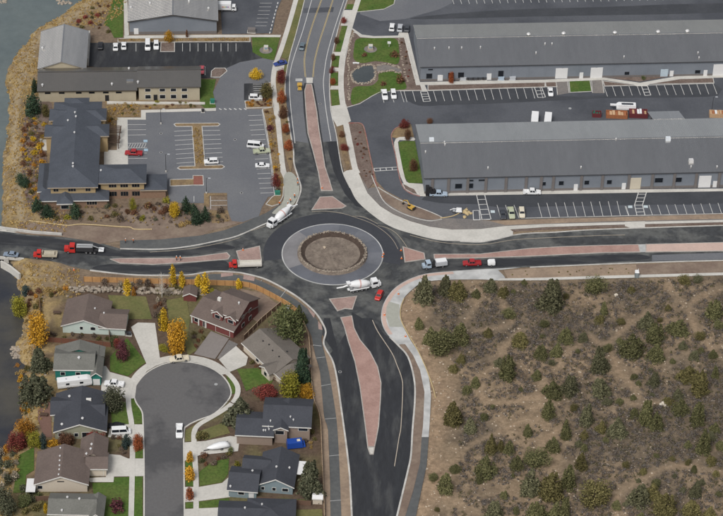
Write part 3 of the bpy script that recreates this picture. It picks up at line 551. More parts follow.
S('lawn', sm([(380, 73), (398, 72), (404, 80), (406, 88.5), (394, 90), (376, 94), (362, 101), (352, 104), (351.5, 92), (356, 86.5), (371, 85.5), (378, 80)], 4, True), .153, mLawn, label='lower pond lawn beside the white cars')
S('pond_water', sm([(352, 73), (360, 67), (373, 66), (375.5, 73), (373, 80), (365, 84), (356, 83), (351.5, 78)], 4, True), .17, mPond, label='small dark grey pond in the landscaped corner')
S('stream_bed', sm([(377, 66), (388, 65), (400, 69), (401, 72), (388, 70), (378, 72)], 3, True), .158, mGravel, label='dry stony stream bed feeding the pond')
rs = random.Random(11); spots = []
for c in (sm([(352, 73), (360, 67), (373, 66), (375.5, 73), (373, 80), (365, 84), (356, 83), (351.5, 78)], 8, True), sm([(377, 66), (388, 64.5), (400, 68)], 8), sm([(378, 72.5), (390, 71), (401, 73)], 8), sm([(353, 34), (350, 44), (348.5, 60), (349, 80), (349, 100)], 10), sm([(399, 40), (402, 60), (407, 82)], 8)):
    for q in c:
        for k in range(2): p = P(q[0]+rs.uniform(-1, 1), q[1]+rs.uniform(-.8, .8)); spots.append((p.x, p.y, .2, rs.uniform(.2, .5)))
rocks('pond_rocks', spots, mRock, kind='stuff', label='rounded stones edging the pond and beds')
S('pavement', [(350, 27), (354, 29), (362, 34.5), (374, 36), (398, 35.5), (399, 32.5), (408, 32.5), (420, 82), (545, 79.5), (545, 82.5), (416, 85), (404, 37.5), (374, 38), (360, 37)], .15, mConc, label='pale walk bending round the upper warehouse')
S('pavement', [(420, 84.5), (424.5, 84.5), (427.5, 91), (422, 91)], .152, mConc, label='short pale walk to the ladder crossing of the upper warehouse')
bed([(428, 85), (545, 82.3), (545, 86.8), (428, 90.2)], mMulch, 'brown mulch bed in front of the upper warehouse')
bed([(569, 81), (590, 80.3), (591.7, 91.3), (570, 92.3)], mLawn, 'small rectangular lawn between two loading ramps', name='lawn')
bed([(603, 81), (634, 85), (604.5, 85.8)], mMulch, 'left mulch wedge under the angled walk'); bed([(650, 84), (680, 79), (713, 78), (714, 82.8)], mMulch, 'right mulch wedge under the angled walk'); bed([(545.5, 82), (556, 82), (557, 86.6), (546, 86.8)], mMulch, 'mulch patch by the white car at the upper warehouse')
bed([(604, 77), (640, 81.5), (668, 76.5), (668, 73), (604, 74)], mMulch, 'mulch bed behind the angled walk', kerb=False)
S('pavement', [(545, 79.5), (603, 77.3), (640, 82.7), (676, 76.3), (728, 74.6), (728, 77.3), (680, 78.6), (650, 83.8), (647, 86), (636, 86), (634, 84.5), (602, 79.8), (545, 82.3)], .156, mConc, label='pale walk with a V shaped bend before the upper warehouse')
S('pavement', [(426, 191.5), (723, 188.5), (728, 191), (420, 196), (419, 193)], .13, mConc, label='pale walk along the lower warehouse wall')
S('pavement', sm([(396, 138.5), (404, 136.8), (414, 137.5), (414, 140.5), (403, 140), (398, 142), (401, 160), (405, 178), (409, 183), (423, 184), (427, 191), (428, 196), (418, 195), (414, 189), (404, 184), (398, 168), (394, 148)], 2, True), .135, mConc, label='pale curved walk left of the lower warehouse')
bed([(398.5, 142), (404, 140.8), (415, 141), (423, 183), (409, 183.3), (405, 178), (401, 160)], mLawn, 'long lawn at the left end of the lower warehouse', name='lawn', kerb=False, z=.09)
bed([(391, 137), (393, 130), (399, 126.5), (411, 124), (414, 137), (404, 136.5), (396, 138)], mMulchTan, 'grass and mulch corner above the long lawn', kerb=False, z=.09)
bed([(402.5, 183.5), (410, 187), (417, 190), (420.5, 195), (413, 193.5), (405, 189)], mMulch, 'small mulch bed in the bend of the curved walk')
mRedK = M('paint_red', (.27, .11, .095), .8, .3, 1.5, (.30, .22, .20), .4, .8)
K('red_kerb', [(420, 196), (411, 193), (403.5, 187.5), (399, 175), (395.5, 155), (392, 140), (391.5, 134), (395, 128.5), (400, 126)], .3, .19, mRedK, label='red painted kerb round the lower warehouse corner')
K('red_kerb', [(348, 123), (358, 122.5), (363, 125), (366, 135), (369, 150), (372, 165), (375, 180), (378, 186)], .3, .19, mRedK, label='red painted kerb opposite the lower warehouse')
bed([(348, 124), (357, 123.2), (362, 126), (365.5, 140), (371, 165), (375, 181), (368, 189), (360, 174), (357, 169), (352, 145)], mMulch, 'brown mulch bed with dotted shrubs by the red kerb', kerb=False)
S('verge', [(361, 176), (368, 188), (378, 187), (385, 191), (400, 201), (430, 212), (442, 218), (472, 219), (490, 221), (600, 217.5), (728, 213.6), (728, 219.5), (603, 222.3), (546, 223.8), (505, 225.8), (480, 228.8), (451, 229.2), (430, 226.4), (410, 220.6), (393, 213.6), (380, 205.6), (367.5, 192.8)], .05, mGravel, label='grey gravel band above the wide pavement')
S('verge', [(490, 221), (600, 217.7), (728, 213.8), (728, 218.6), (603, 221.4), (505, 225)], .062, mDirtTan, label='tan dirt strip below the warehouse stalls')
S('trench', sm([(377, 187), (385, 192.5), (402, 201.7), (420, 208), (430, 212.5), (441, 217.5), (427, 219.5), (403, 212.5), (386, 202), (379, 193)], 3, True), .075, mDirt, label='brown excavated strip with the yellow excavator')
K('kerb', [(371.5, 175), (376, 186), (385, 202.5), (403, 213.5), (427, 220.5), (442, 219)], .28, .15, mKerb, label='thin pale kerb below the excavated strip'); K('kerb', [(378, 187), (385, 191.5), (402, 200.7), (430, 211.5), (442, 217)], .28, .15, mKerb, label='thin pale kerb above the excavated strip')
# right hand strip of the upper road
for px, l in (([(347.5, 4), (355, 4), (354, 9), (346, 9)], 'topmost'), ([(342, 26), (348.5, 26), (341, 51.5), (335, 51.5)], 'second from top'), ([(333.5, 56), (340, 56), (339, 66.5), (331.5, 66.5)], 'third from top'), ([(331, 72.5), (338, 72.5), (338, 85), (330.3, 85)], 'fourth from top'), ([(330.5, 90), (338.5, 90), (339.7, 105.5), (332, 105.5)], 'fifth from top')):
    S('lawn', px, .08, mLawn, label='green verge panel right of the upper road, '+l)
bed([(337, 127), (342, 124.5), (350, 168), (347, 170.5), (342.5, 156)], mMulchTan, 'planting strip below the driveway right of the upper road', kerb=False)
K('pavement', [(360, -6), (352.5, 18), (346.5, 40), (342, 60), (341, 86), (343, 105), (346, 124), (350.5, 146), (354.5, 166), (357.5, 173)], 1.9, .15, mConc, label='pale pavement right of the upper road')
S('pavement', [(331, 106), (346, 104), (351, 121), (345, 124), (337, 126.5), (332.5, 118)], .11, mConc, label='concrete driveway mouth into the warehouse yard')
S('pavement', [(344, 10), (357, 10), (352, 25.5), (340.5, 25.5)], .11, mConc, label='upper concrete driveway mouth right of the upper road')
for y, x in ((53.7, 332), (69.4, 330), (87.5, 330)): S('pavement', [(x+1, y-1.8), (341, y-1.8), (341, y+1.8), (x, y+1.8)], .12, mConc, label={53.7: 'upper', 69.4: 'middle', 87.5: 'lower'}[y]+' pale cross walk over the green verge')
bed([(356, -6), (396, -6), (394, 4), (384, 9), (366, 11), (355, 12)], mLawn, 'lawn island at the top edge', name='lawn')
# ================================================================== homes: street, drives, lawns
cul = sm([(144, 520), (144, 466), (143, 422), (141.7, 411), (136, 402), (134, 393), (136.7, 384), (148, 371.7), (166.7, 363), (186.7, 361.7), (206.7, 366), (221.7, 375), (230, 387), (229.5, 398), (215, 413), (198, 420), (187.5, 425.5), (184, 432), (184, 466), (184.5, 520)], 4)
mCul = M('asphalt_street', (.115, .113, .115), .88, .12, 1.2, (.068, .068, .072), .06, .9, lo=.5, hi=.6)
S('street', cul, .03, mCul, label='grey asphalt cul de sac street between the houses')
strip('kerb', PP(cul, .14)[0:], .4, -.1, .13, mConc, label='pale kerb round the cul de sac')
K('pavement', [(131, 520), (132, 480), (132.5, 450), (131.7, 425), (129, 408), (128.5, 396), (131, 384), (137, 374), (147, 365.5), (160, 359.5), (178, 356.5), (198, 358), (214, 363), (226, 371.5), (235.5, 382), (238, 391), (234, 401), (224, 409.5), (210, 418), (199, 424.5), (194.5, 431), (194, 442), (195, 460), (196, 480), (196, 520)], 1.5, .16, mConc, label='pale pavement looping round the cul de sac')
S('pavement', sm([(136, 385), (147, 371), (166, 362.3), (187, 361), (207, 365.3), (222, 374.5), (229, 371), (216, 362.5), (198, 356.8), (178, 355.2), (160, 358), (146, 364.5), (137, 372), (131, 384)], 2, True), .125, mConc, label='pale concrete band round the top of the cul de sac')
for px, m, l in (([(131, 327), (138, 322.5), (155, 323), (160, 358), (146.5, 364)], mConc, 'pale driveway of the mint walled house'), ([(102, 366), (106, 366), (110, 372), (128, 377), (137, 381), (135, 398), (127, 399), (112, 391), (101, 395)], mConc, 'pale driveway with the white pickup'),
    ([(110, 424), (143.5, 424.5), (143.5, 437), (130, 438), (108, 437)], mConc, 'pale driveway with the white van'), ([(107, 454), (120, 455), (128, 458.5), (144, 458.5), (144, 476), (114, 476.5), (113.5, 482), (90, 482), (88, 478), (106, 477)], mConc, 'wide pale driveway of the brown roofed cream house'),
    ([(211, 331), (229, 338.5), (215, 359), (194, 354)], M('drive_grey', (.21, .19, .18), .9, .1, 1), 'grey driveway of the red house'), ([(229, 340), (238, 344), (226, 359), (217, 358.5)], mGravel, 'gravel pad beside the red house'), ([(219, 359.5), (236, 346), (248, 357), (246, 365), (229.5, 372)], mConc, 'cream driveway of the taupe roofed house'),
    ([(184, 442.5), (205, 441), (230, 436), (240, 437), (238, 451), (200, 455), (184, 461)], mConc, 'driveway holding the white covered boat'), ([(184.5, 487), (199, 487), (222, 483), (230, 476), (230, 497), (199, 501), (185, 502)], mConc, 'driveway of the slate blue house'), ([(185, 509), (219, 507.5), (230, 520), (185, 520)], mConc, 'driveway at the bottom edge')):
    S('driveway', px, .1, m, label=l)
for px, m, l in (([(108, 295), (146, 296.5), (152, 319), (128.5, 319), (111, 305)], mLawnDry, 'olive back lawn of the mint walled house'), ([(166, 300), (186, 297), (190, 318), (188, 335), (197, 350), (188, 356), (184, 340), (170, 325)], mLawnDry, 'olive lawn left of the red house'),
    ([(110, 357), (127, 338), (146, 362), (128, 376), (110, 371)], mLawn, 'green lawn left of the pale driveway at the top of the cul de sac'), ([(135, 376.5), (145, 367.5), (147, 369), (138, 377.5)], mLawn, 'small green verge wedge on the cul de sac'), ([(129, 397), (134, 399), (141, 409), (142.5, 423.5), (134.5, 424)], mLawn, 'green verge left of the street'),
    ([(110, 400), (126, 402), (129, 424), (112, 424)], mLawn, 'lawn beside the slate roofed house'), ([(92, 482.8), (113.5, 482.4), (114, 477.4), (129.6, 477), (128, 520), (104, 520), (94, 497)], mLawn, 'bright green front lawn of the cream house'), ([(134.4, 476.5), (142.6, 476.5), (142.5, 520), (133.2, 520)], mLawn, 'green verge at the lower left of the street'),
    ([(135, 448), (142.7, 448), (142.8, 458), (135, 458)], mLawn, 'green verge under the small red tree'), ([(19, 455), (34, 447), (34, 470), (26, 475), (25, 492), (13, 493)], mLawn, 'green side lawn of the cream house'), ([(237, 369), (258, 368), (273, 380), (271, 384), (260, 385), (246, 391), (241, 378)], mLawn, 'lawn in front of the taupe roofed house'),
    ([(226.5, 376), (231, 374), (236, 383), (236.5, 393), (231.5, 394)], mLawn, 'green verge right of the cul de sac'), ([(185.5, 430), (198, 423), (217, 416), (225, 410), (226, 412), (203, 424.5), (193.2, 430.5), (192, 441), (185, 441.7)], mLawnDry, 'dry verge below the cul de sac'), ([(197, 432), (225, 422), (230, 433), (205, 440)], mLawnDry, 'dry lawn by the olive bush'),
    ([(199, 472), (212, 462), (229, 458), (228, 474), (222, 482), (200, 486)], mLawn, 'green front lawn of the slate blue house'), ([(198, 502), (229, 498), (229, 506), (198, 508.5)], mLawn, 'green strip below the slate blue house driveway'), ([(185.5, 461.5), (193, 461.5), (193.5, 486), (186, 486)], mLawn, 'green verge under the orange street trees'),
    ([(185.5, 502.5), (194, 502.5), (194, 508), (185.5, 508)], mLawn, 'green verge below the orange street trees'), ([(255, 497), (311, 500), (310, 504), (257, 502)], mLawn, 'green strip behind the slate blue house'), ([(293, 510), (322, 509), (323, 520), (293, 520)], mLawnDry, 'yellow green back lawn at the bottom edge'), ([(282, 300), (296, 314), (302, 330), (284, 330), (276, 318)], mLawnDry, 'shaded back garden grass by the fence bend')):
    S('lawn', px, .07, m, label=l)
S('back_garden', [(238, 288), (262, 293), (278, 304), (258, 322), (246, 315), (252, 300)], .04, mDirt, label='bare brown back garden of the red house')
# ================================================================== buildings
mGlass = plain('window_glass', (.014, .017, .022), .15, spec=.3)
mTrim = M('white_trim', (.62, .61, .58), .7, .05, 2)
mTrimTan = M('tan_trim', (.36, .30, .23), .8, .06, 2)
mDarkTrim = M('dark_trim', (.06, .062, .068), .7, .05, 2)
mVent = M('vent_metal', (.6, .6, .6), .5, .05, 3, metal=.2)
def roof_mat(name, c, c2=None): return M(name, c, .85, .2, 2.2, c2 or tuple(x*.8 for x in c), .25, .6, bump=.25)
mMetalRoof = M('metal_roof', (.68, .665, .64), .22, .06, .8, (.60, .588, .57), .12, .8, metal=1.0, stretch=(1, .12, 1), lo=.4, hi=.7)
mMetalRoofTan = M('metal_roof_warm', (.27, .255, .235), .3, .05, .8, (.245, .235, .22), .06, .8, metal=.9)
mSlate = roof_mat('slate_roof', (.068, .077, .095))
mSlateD = roof_mat('slate_roof_dark', (.052, .056, .068))
mBrownR = roof_mat('brown_shingle', (.135, .105, .093)); mTaupeR = roof_mat('taupe_shingle', (.155, .138, .122)); mGreyR = roof_mat('grey_shingle', (.145, .145, .132))
mGreyWall = M('grey_steel_wall', (.185, .205, .235), .7, .05, 1.0, (.16, .18, .21), .15, .6)
mBrownCol = M('brown_masonry', (.155, .142, .138), .9, .12, 2)
mTanWall = M('tan_wall', (.40, .355, .265), .9, .06, 1.2, (.34, .30, .225), .2, .6)
mBrickWall = M('brick_wall', (.23, .15, .105), .9, .2, 2)
class Bld:
    def __init__(s, name, label, cat, L, Rr, z, group=None):
        a, b = P(*L, z), P(*Rr, z); s.ang = math.atan2(b.y-a.y, b.x-a.x); s.o = Vector((a.x, a.y, 0))
        s.root = thing(name, label, cat, s.o, s.ang, group); s.fac = []
        s.ca, s.sa = math.cos(s.ang), math.sin(s.ang)
    def lp(s, w): d = Vector(w)-s.o; return Vector((d.x*s.ca+d.y*s.sa, -d.x*s.sa+d.y*s.ca, d.z))
    def uv(s, px, z): return s.lp(P(px[0], px[1], z))
    def wp(s, l): l = Vector(l); return s.o+Vector((l.x*s.ca-l.y*s.sa, l.x*s.sa+l.y*s.ca, l.z))
    def wing(s, L, Rr, eave, depth, rise, axis='v', hip=False, wall=None, roof=None, over=.5, trim=mTrim, seams=False, base=-.6, thick=.2, v0=None):
        a, b = s.uv(L, eave), s.uv(Rr, eave); u0, u1 = a.x, b.x; v0 = (a.y+b.y)/2 if v0 is None else v0; v1 = v0+depth
        um, vm = (u0+u1)/2, (v0+v1)/2; zr = eave+rise
        hd = (u1-u0)/2 if axis == 'v' else depth/2
        if hip: hl = min(hd, (depth if axis == 'v' else u1-u0)/2-.05)
        if axis == 'v': r0, r1 = (um, v0+(hl if hip else 0), zr), (um, v1-(hl if hip else 0), zr)
        else: r0, r1 = (u0+(hl if hip else 0), vm, zr), (u1-(hl if hip else 0), vm, zr)
        c = [(u0, v0, eave), (u1, v0, eave), (u1, v1, eave), (u0, v1, eave)]
        V = c+[r0, r1]
        Fc = [(0, 4, 5, 3), (1, 2, 5, 4)] if axis == 'v' else [(0, 1, 5, 4), (2, 3, 4, 5)]
        ends = ([(0, 1, 4), (2, 3, 5)] if axis == 'v' else [(3, 0, 4), (1, 2, 5)])
        top = Fc+(ends if hip else [])
        mb = MB(); n = len(V); mb.add(V+[(x, y, z-thick) for x, y, z in V], top+[tuple(i+n for i in reversed(f)) for f in top])
        outl = [0, 1, 2, 3] if hip else ([0, 4, 1, 2, 5, 3] if axis == 'v' else [0, 1, 5, 2, 3, 4])
        mb.add(V+[(x, y, z-thick) for x, y, z in V], [(outl[i], outl[i-1], outl[i-1]+n, outl[i]+n) for i in range(len(outl))])
        ro = mb.build('roof', roof, s.root)
        for f in top: s.fac.append(([s.wp(V[i]) for i in f], ro))
        # walls
        o = over; sl = rise/hd; wt = eave+o*sl-thick*.6
        x0, x1, y0, y1 = u0+o, u1-o, v0+o, v1-o
        if hip or rise < .05: w = MB(); w.box(x0, x1, y0, y1, base, wt)
        else:
            w = MB(); zt = zr-thick*.8
            if axis == 'v': w.add([(x0, y0, base), (x1, y0, base), (x1, y0, wt), (um, y0, zt), (x0, y0, wt), (x0, y1, base), (x1, y1, base), (x1, y1, wt), (um, y1, zt), (x0, y1, wt)], [(0, 1, 2, 3, 4), (9, 8, 7, 6, 5), (0, 4, 9, 5), (1, 6, 7, 2)])
            else: w.add([(x0, y0, base), (x0, y1, base), (x0, y1, wt), (x0, vm, zt), (x0, y0, wt), (x1, y0, base), (x1, y1, base), (x1, y1, wt), (x1, vm, zt), (x1, y0, wt)], [(4, 3, 2, 1, 0), (5, 6, 7, 8, 9), (0, 5, 9, 4), (1, 2, 7, 6)])
        w.build('wall', wall, s.root)
        g = dict(x0=x0, x1=x1, y0=y0, y1=y1, eave=eave, wt=wt, um=um, u0=u0, u1=u1, v0=v0, v1=v1, zr=zr, roof=ro)
        if trim:
            t = MB()
            if axis == 'v' and not hip:
                for vv, sg in ((v0, -1),):
                    for ua, ub in ((u0, um), (um, u1)):
                        za, zb = (eave, zr) if ub == um else (zr, eave)
                        t.add([(ua, vv+sg*.06, za+.04), (ub, vv+sg*.06, zb+.04), (ub, vv+sg*.06, zb-.3), (ua, vv+sg*.06, za-.3), (ua, vv+.02, za+.04), (ub, vv+.02, zb+.04), (ub, vv+.02, zb-.3), (ua, vv+.02, za-.3)], [(0, 1, 2, 3), (7, 6, 5, 4), (0, 4, 5, 1), (3, 2, 6, 7), (0, 3, 7, 4), (1, 5, 6, 2)])
            else: t.box(u0, u1, v0-.08, v0+.02, eave-.24, eave+.05)
            t.build('fascia', trim, ro)
        if seams:
            q = MB()
            for f in Fc:
                pts = [Vector(V[i]) for i in f]
                e0, e1 = pts[0], pts[1]; 
                if axis == 'v': ea, eb, ra, rb = (Vector(V[f[0]]), Vector(V[f[3]]), Vector(r0), Vector(r1)) if f[0] == 0 else (Vector(V[1]), Vector(V[2]), Vector(r0), Vector(r1))
                else: ea, eb, ra, rb = (Vector(V[0]), Vector(V[1]), Vector(r0), Vector(r1)) if f[0] == 0 else (Vector(V[3]), Vector(V[2]), Vector(r0), Vector(r1))
                m = int((eb-ea).length/seams); d = (eb-ea).normalized()*.05
                for i in range(1, m):
                    a_, b_ = ea.lerp(eb, i/m), ra.lerp(rb, i/m); up = Vector((0, 0, .07))
                    q.add([a_-d, a_+d, b_+d, b_-d, a_-d+up, a_+d+up, b_+d+up, b_-d+up], [(4, 5, 6, 7), (0, 4, 7, 3), (1, 2, 6, 5), (0, 1, 5, 4), (3, 7, 6, 2)])
            so_ = link('roof_seams', mesh('roof_seams', q.v, q.f, [roof]), ro); so_['kind'] = 'stuff'
            # ridge cap
            k = MB(); k.box(*((um-.25, um+.25, v0, v1) if axis == 'v' else (u0, u1, vm-.25, vm+.25)), zr-.06, zr+.09); k.build('ridge_cap', mVent if seams == 'x' else roof, ro)
        return g
    def panel(s, g, face, t, z, w, h, name='window', mat=None, frame=mTrim, pane=True, proud=.05):
        """a window or door on a wall of wing g: t from 0 to 1 along the wall, or metres when given as a tuple"""
        if face == 'f':
            c = g['x0']+(g['x1']-g['x0'])*t; bx = lambda d, e: (c-w/2-e, c+w/2+e, g['y0']-d, g['y0']+.02, z-e, z+h+e)
        elif face == 'l':
            c = g['y0']+(g['y1']-g['y0'])*t; bx = lambda d, e: (g['x0']-d, g['x0']+.02, c-w/2-e, c+w/2+e, z-e, z+h+e)
        else:
            c = g['y0']+(g['y1']-g['y0'])*t; bx = lambda d, e: (g['x1']-.02, g['x1']+d, c-w/2-e, c+w/2+e, z-e, z+h+e)
        m = MB(); m.box(*bx(proud, .12 if frame else 0)); o = m.build(name, frame or mat, s.root)
        if frame and pane: m = MB(); m.box(*bx(proud+.03, 0)); m.build('pane', mat or mGlass, o)
        return o
    def tpx(s, g, px, py=None):
        """position along the front wall of wing g for an image column"""
        z = g['eave']; best = 0
        a = s.wp((g['x0'], g['y0'], 1.5)); b = s.wp((g['x1'], g['y0'], 1.5)); pa, pb = proj(a)[0], proj(b)[0]
        return (px-pa)/(pb-pa)
    def hit(s, px, py):
        r = ray(px, py); best = None
        for pts, ro in s.fac:
            n = (pts[1]-pts[0]).cross(pts[2]-pts[0]); dn = n.dot(r)
            if abs(dn) < 1e-9: continue
            t = n.dot(pts[0]-CAM)/dn; q = CAM+r*t
            if inside1(q.x, q.y, [(p.x, p.y) for p in pts]) and (best is None or t < best[0]): best = (t, q, ro)
        return best
    def vents(s, pts, r=.25, h=.7, mat=None, name='roof_vent'):
        for px, py in pts:
            b = s.hit(px, py)
            if not b: continue
            q = s.lp(b[1]); m = MB(); m.tube([(q.x, q.y, q.z-.2), (q.x, q.y, q.z+h*.7)], r*.7, 8); m.tube([(q.x, q.y, q.z+h*.6), (q.x, q.y, q.z+h)], [r*1.25, r*.8], 8); m.build(name, mat or mVent, b[2])
    def boxes(s, pts, sx, sy, h, mat=None, name='roof_unit'):
        for px, py in pts:
            b = s.hit(px, py)
            if not b: continue
            q = s.lp(b[1]); m = MB(); m.taper(q.x-sx/2, q.x+sx/2, q.y-sy/2, q.y+sy/2, q.z-.4, q.z+h, .05, .05); m.build(name, mat or mVent, b[2])
def proj(w):
    d = Vector(w)-CAM; a0 = d.x; f = d.y*cd_-d.z*sd_; b0 = d.y*sd_+d.z*cd_; a0, b0 = a0/f*F, b0/f*F
    c, s_ = math.cos(ROLL), math.sin(ROLL); a, b = a0*c+b0*s_, -a0*s_+b0*c
    return (W/2+a, H/2-b)
mDoorW = M('white_door', (.66, .66, .66), .6, .05, 1.5); mDoorT = M('cream_door', (.52, .47, .38), .6, .05, 1.5); mDark = plain('dark_opening', (.015, .015, .018), .6)
# ---- upper warehouse
b = Bld('warehouse', 'long grey metal warehouse nearer the top edge', 'warehouse', (420, 67), (728, 61.2), 6.1)
g = b.wing((420, 67), (760, 60.7), 6.1, 27.4, 3.2, 'u', wall=mGreyWall, roof=mMetalRoof, over=.4, seams=.62, trim=mDarkTrim)
b.vents([(434.5, 48.5), (449, 48), (461.7, 48), (480.5, 47.5), (545, 44), (552, 44), (624, 57), (698, 53), (699, 58), (536, 53)], .22, .6)
b.vents([(528.5, 35.2), (563.5, 34.3), (614.8, 33.6), (658, 32.7), (687.2, 32)], .6, .9, name='ridge_ventilator')
for x, w, h, n, m in ((440, 1.8, 2.4, 'door', mDoorW), (429, 2.0, 2.0, 'window', mGlass), (450.5, 2.0, 2.2, 'window', mGlass), (460.5, 2.0, 2.2, 'window', mGlass), (488.5, 1.6, 2.6, 'door', mDoorW), (560.5, 4.2, 4.2, 'loading_door', mDoorW), (595.5, 4.2, 4.2, 'loading_door', mDoorW), (580.5, 1.3, 2.3, 'door', mDoorW), (663.5, 2.6, 3.0, 'door', M('pale_blue_door', (.42, .50, .56), .5)), (671, 1.3, 2.3, 'door', mDoorW), (705, 1.3, 2.3, 'door', mDoorW), (719, 4.6, 4.6, 'loading_door', mDoorW), (697, 1.8, 1.3, 'window', mGlass), (430, 1.6, .5, 'window', mGlass), (500, 1.8, 2.6, 'window', mGlass), (626, 1.6, 1.2, 'window', mGlass)):
    z = .1 if 'door' in n else (1.2 if h < 3 else .6)
    if x == 430: z = 4.6
    b.panel(g, 'f', b.tpx(g, x), z, w, h, n, m, frame=mGreyWall if n == 'window' else None, proud=.12)
m = MB()
m.box(g['x0']-.03, g['x1'], g['y0']-.06, g['y0']+.02, -.3, .9); m.build('base_band', mBrownCol, b.root)
for k in range(18): b.panel(g, 'f', b.tpx(g, 425+17*k), .92, .5, 4.6, 'downspout', mGreyWall, None, proud=.09)
# ---- lower warehouse
b = Bld('warehouse', 'long grey metal warehouse with brown wall bays below the truck yard', 'warehouse', (424, 178.4), (723, 171.8), 6.4)
g = b.wing((424, 178.4), (760, 171), 6.4, 31.0, 3.25, 'u', wall=mGreyWall, roof=mMetalRoof, over=.4, seams=.62, trim=mDarkTrim)
zz = 6.4; L_ = b.uv((652, 113), 7.3); R_ = b.uv((684, 113), 7.3)
m = MB(); v1 = g['v1']; m.add([(L_.x, v1-.05, 6.25), (R_.x, v1-.05, 6.25), (R_.x-1.0, v1+5.5, 5.6), (L_.x-1.0, v1+5.5, 5.6), (L_.x, v1-.05, 6.5), (R_.x, v1-.05, 6.5), (R_.x-1.0, v1+5.5, 5.9), (L_.x-1.0, v1+5.5, 5.9)], [(3, 2, 1, 0), (4, 5, 6, 7), (0, 1, 5, 4), (1, 2, 6, 5), (2, 3, 7, 6), (3, 0, 4, 7)]); m.build('canopy', mMetalRoof, b.root)
for x in (L_.x+.5, R_.x-1.5): m = MB(); m.box(x-.15, x+.15, v1+4.6, v1+4.9, -.2, 5.7); m.build('canopy_post', mBrownCol, b.root)
b.boxes([(431.5, 140.5), (668, 139.5)], 1.6, 1.3, .9, M('white_unit', (.6, .64, .68), .5)); b.vents([(444.5, 142.5), (445, 144.5), (425.5, 152), (488, 168), (581, 167.5), (616, 139.5), (717, 167), (691, 167)], .22, .6); b.boxes([(691, 161.5)], 1.5, 1.3, .9)
xs = [432, 448, 467, 485, 505, 525, 540, 552, 580, 601, 627.5, 651, 673, 695, 718]
for i, x in enumerate(xs): b.panel(g, 'f', b.tpx(g, x), -.3, .9, 6.3, 'pilaster', mBrownCol, None, proud=.3)
m = MB(); m.box(g['x0']-.04, g['x1'], g['y0']-.07, g['y0']+.02, -.3, 1.0); m.build('base_band', mBrownCol, b.root)
for x, w, h, n, mm, z in ((458, 2.2, 1.8, 'window', mGlass, 2), (469, 2.2, 1.8, 'window', mGlass, 2), (469, 2.2, .6, 'window', mGlass, 4.7), (481, 2.2, .6, 'window', mGlass, 4.7), (542.5, 1.3, 1.3, 'window', mGlass, 2.4), (560, 1.5, 1.5, 'window', mGlass, 2.4), (585.5, 1.5, 1.5, 'window', mGlass, 2.4), (608, 1.5, 1.5, 'window', mGlass, 2.4), (657.5, 2.6, 1.7, 'window', mGlass, 2.6), (677, 2.2, 1.7, 'window', mGlass, 2.6), (634, 3.8, 4.4, 'loading_door', mDoorT, .1), (704, 4.0, 4.6, 'loading_door', mDoorW, .1), (575, 1.3, 2.4, 'door', mDoorW, .1), (623, 1.3, 2.4, 'door', mDoorW, .1), (714.5, 1.3, 2.4, 'door', mDoorW, .1)):
    b.panel(g, 'f', b.tpx(g, x), z, w, h, n, mm, frame=mGreyWall if n == 'window' else None, proud=.14)
for k in range(5):                       # dark outside stair at the left end
    m = MB(); q = g['x0']+.3+k*1.0; m.box(q, q+1.05, g['y0']-1.5, g['y0']-.02, .2, 3.6-k*.75); m.build('stair_flight', mDark, b.root)
# ---- top building
b = Bld('metal_building', 'grey metal building cut by the top edge left of the box truck', 'building', (127.5, 21.7), (218, 20.8), 5.6)
g = b.wing((127.5, 21.7), (218.3, 20.8), 5.6, 34, 2.6, 'v', wall=mGreyWall, roof=mMetalRoof, over=.6, seams=.62, trim=mMetalRoofTan)
b.vents([(131, 8), (208.5, 9), (150, 4), (189, 2)], .35, .8); b.panel(g, 'f', .075, .1, 1.6, 2.4, 'door', mDoorW, None, proud=.1)
m = MB(); m.box(g['x0'], g['x1'], g['y0']-.08, g['y0']+.02, -.3, 1.1); m.build('base_band', mBrownCol, b.root)
# ---- tan walled building with two wings
b = Bld('metal_building', 'warm grey metal roofed building with tan walls beside the river', 'building', (37, 91), (137, 90), 4.6)
g = b.wing((37, 91.3), (137.3, 90.3), 4.6, 14.6, 3.0, 'u', wall=mTanWall, roof=mMetalRoofTan, over=.5, seams=.62, trim=mMetalRoofTan)
for x in (48, 62, 79, 92, 106, 119): b.panel(g, 'f', b.tpx(g, x), 3.2, 1.9, .7, 'window', mGlass, mTanWall)
b.panel(g, 'f', b.tpx(g, 107), 0, 1.3, 2.5, 'door', mDark, mTanWall)
g2 = b.wing((137, 87.6), (201, 86.5), 5.6, 13, 2.8, 'u', wall=mTanWall, roof=mMetalRoofTan, over=.5, seams=.62, trim=mMetalRoofTan)
for x in (148, 162.5, 173.5, 184.5): b.panel(g2, 'f', b.tpx(g2, x), 3.6, 1.8, 1.1, 'window', mGlass); b.panel(g2, 'f', b.tpx(g2, x), .8, 1.8, 1.4, 'window', mGlass)
b.panel(g2, 'f', b.tpx(g2, 155.5), 0, 1.3, 2.3, 'door', mDark, mTanWall)
g3 = b.wing((37.2, 70.5), (86.5, 67.5), 4.8, 24.5, 2.9, 'v', wall=mTanWall, roof=mMetalRoof, over=.4, seams=.62, trim=None)
b.vents([(42.5, 49), (42.5, 86), (112, 85), (155, 65.5), (166, 64), (129, 69.5), (138, 83)], .35, .9); b.boxes([(172, 65)], 2, 1.6, 1.2); b.boxes([(130, 80)], 2.4, 2.2, .15, mMetalRoof, 'roof_hatch')
m = MB(); q = b.uv((87.3, 66), 0); m.box(q.x-.3, q.x+.5, q.y, q.y+18, -.3, 3.2); m.build('side_screen', mKerb, b.root)
q = b.uv((193, 90), 0); m = MB(); m.box(q.x-1.2, q.x+1.4, q.y-2, q.y+.8, 2.6, 2.8); m.build('door_canopy', mDoorW, b.root)
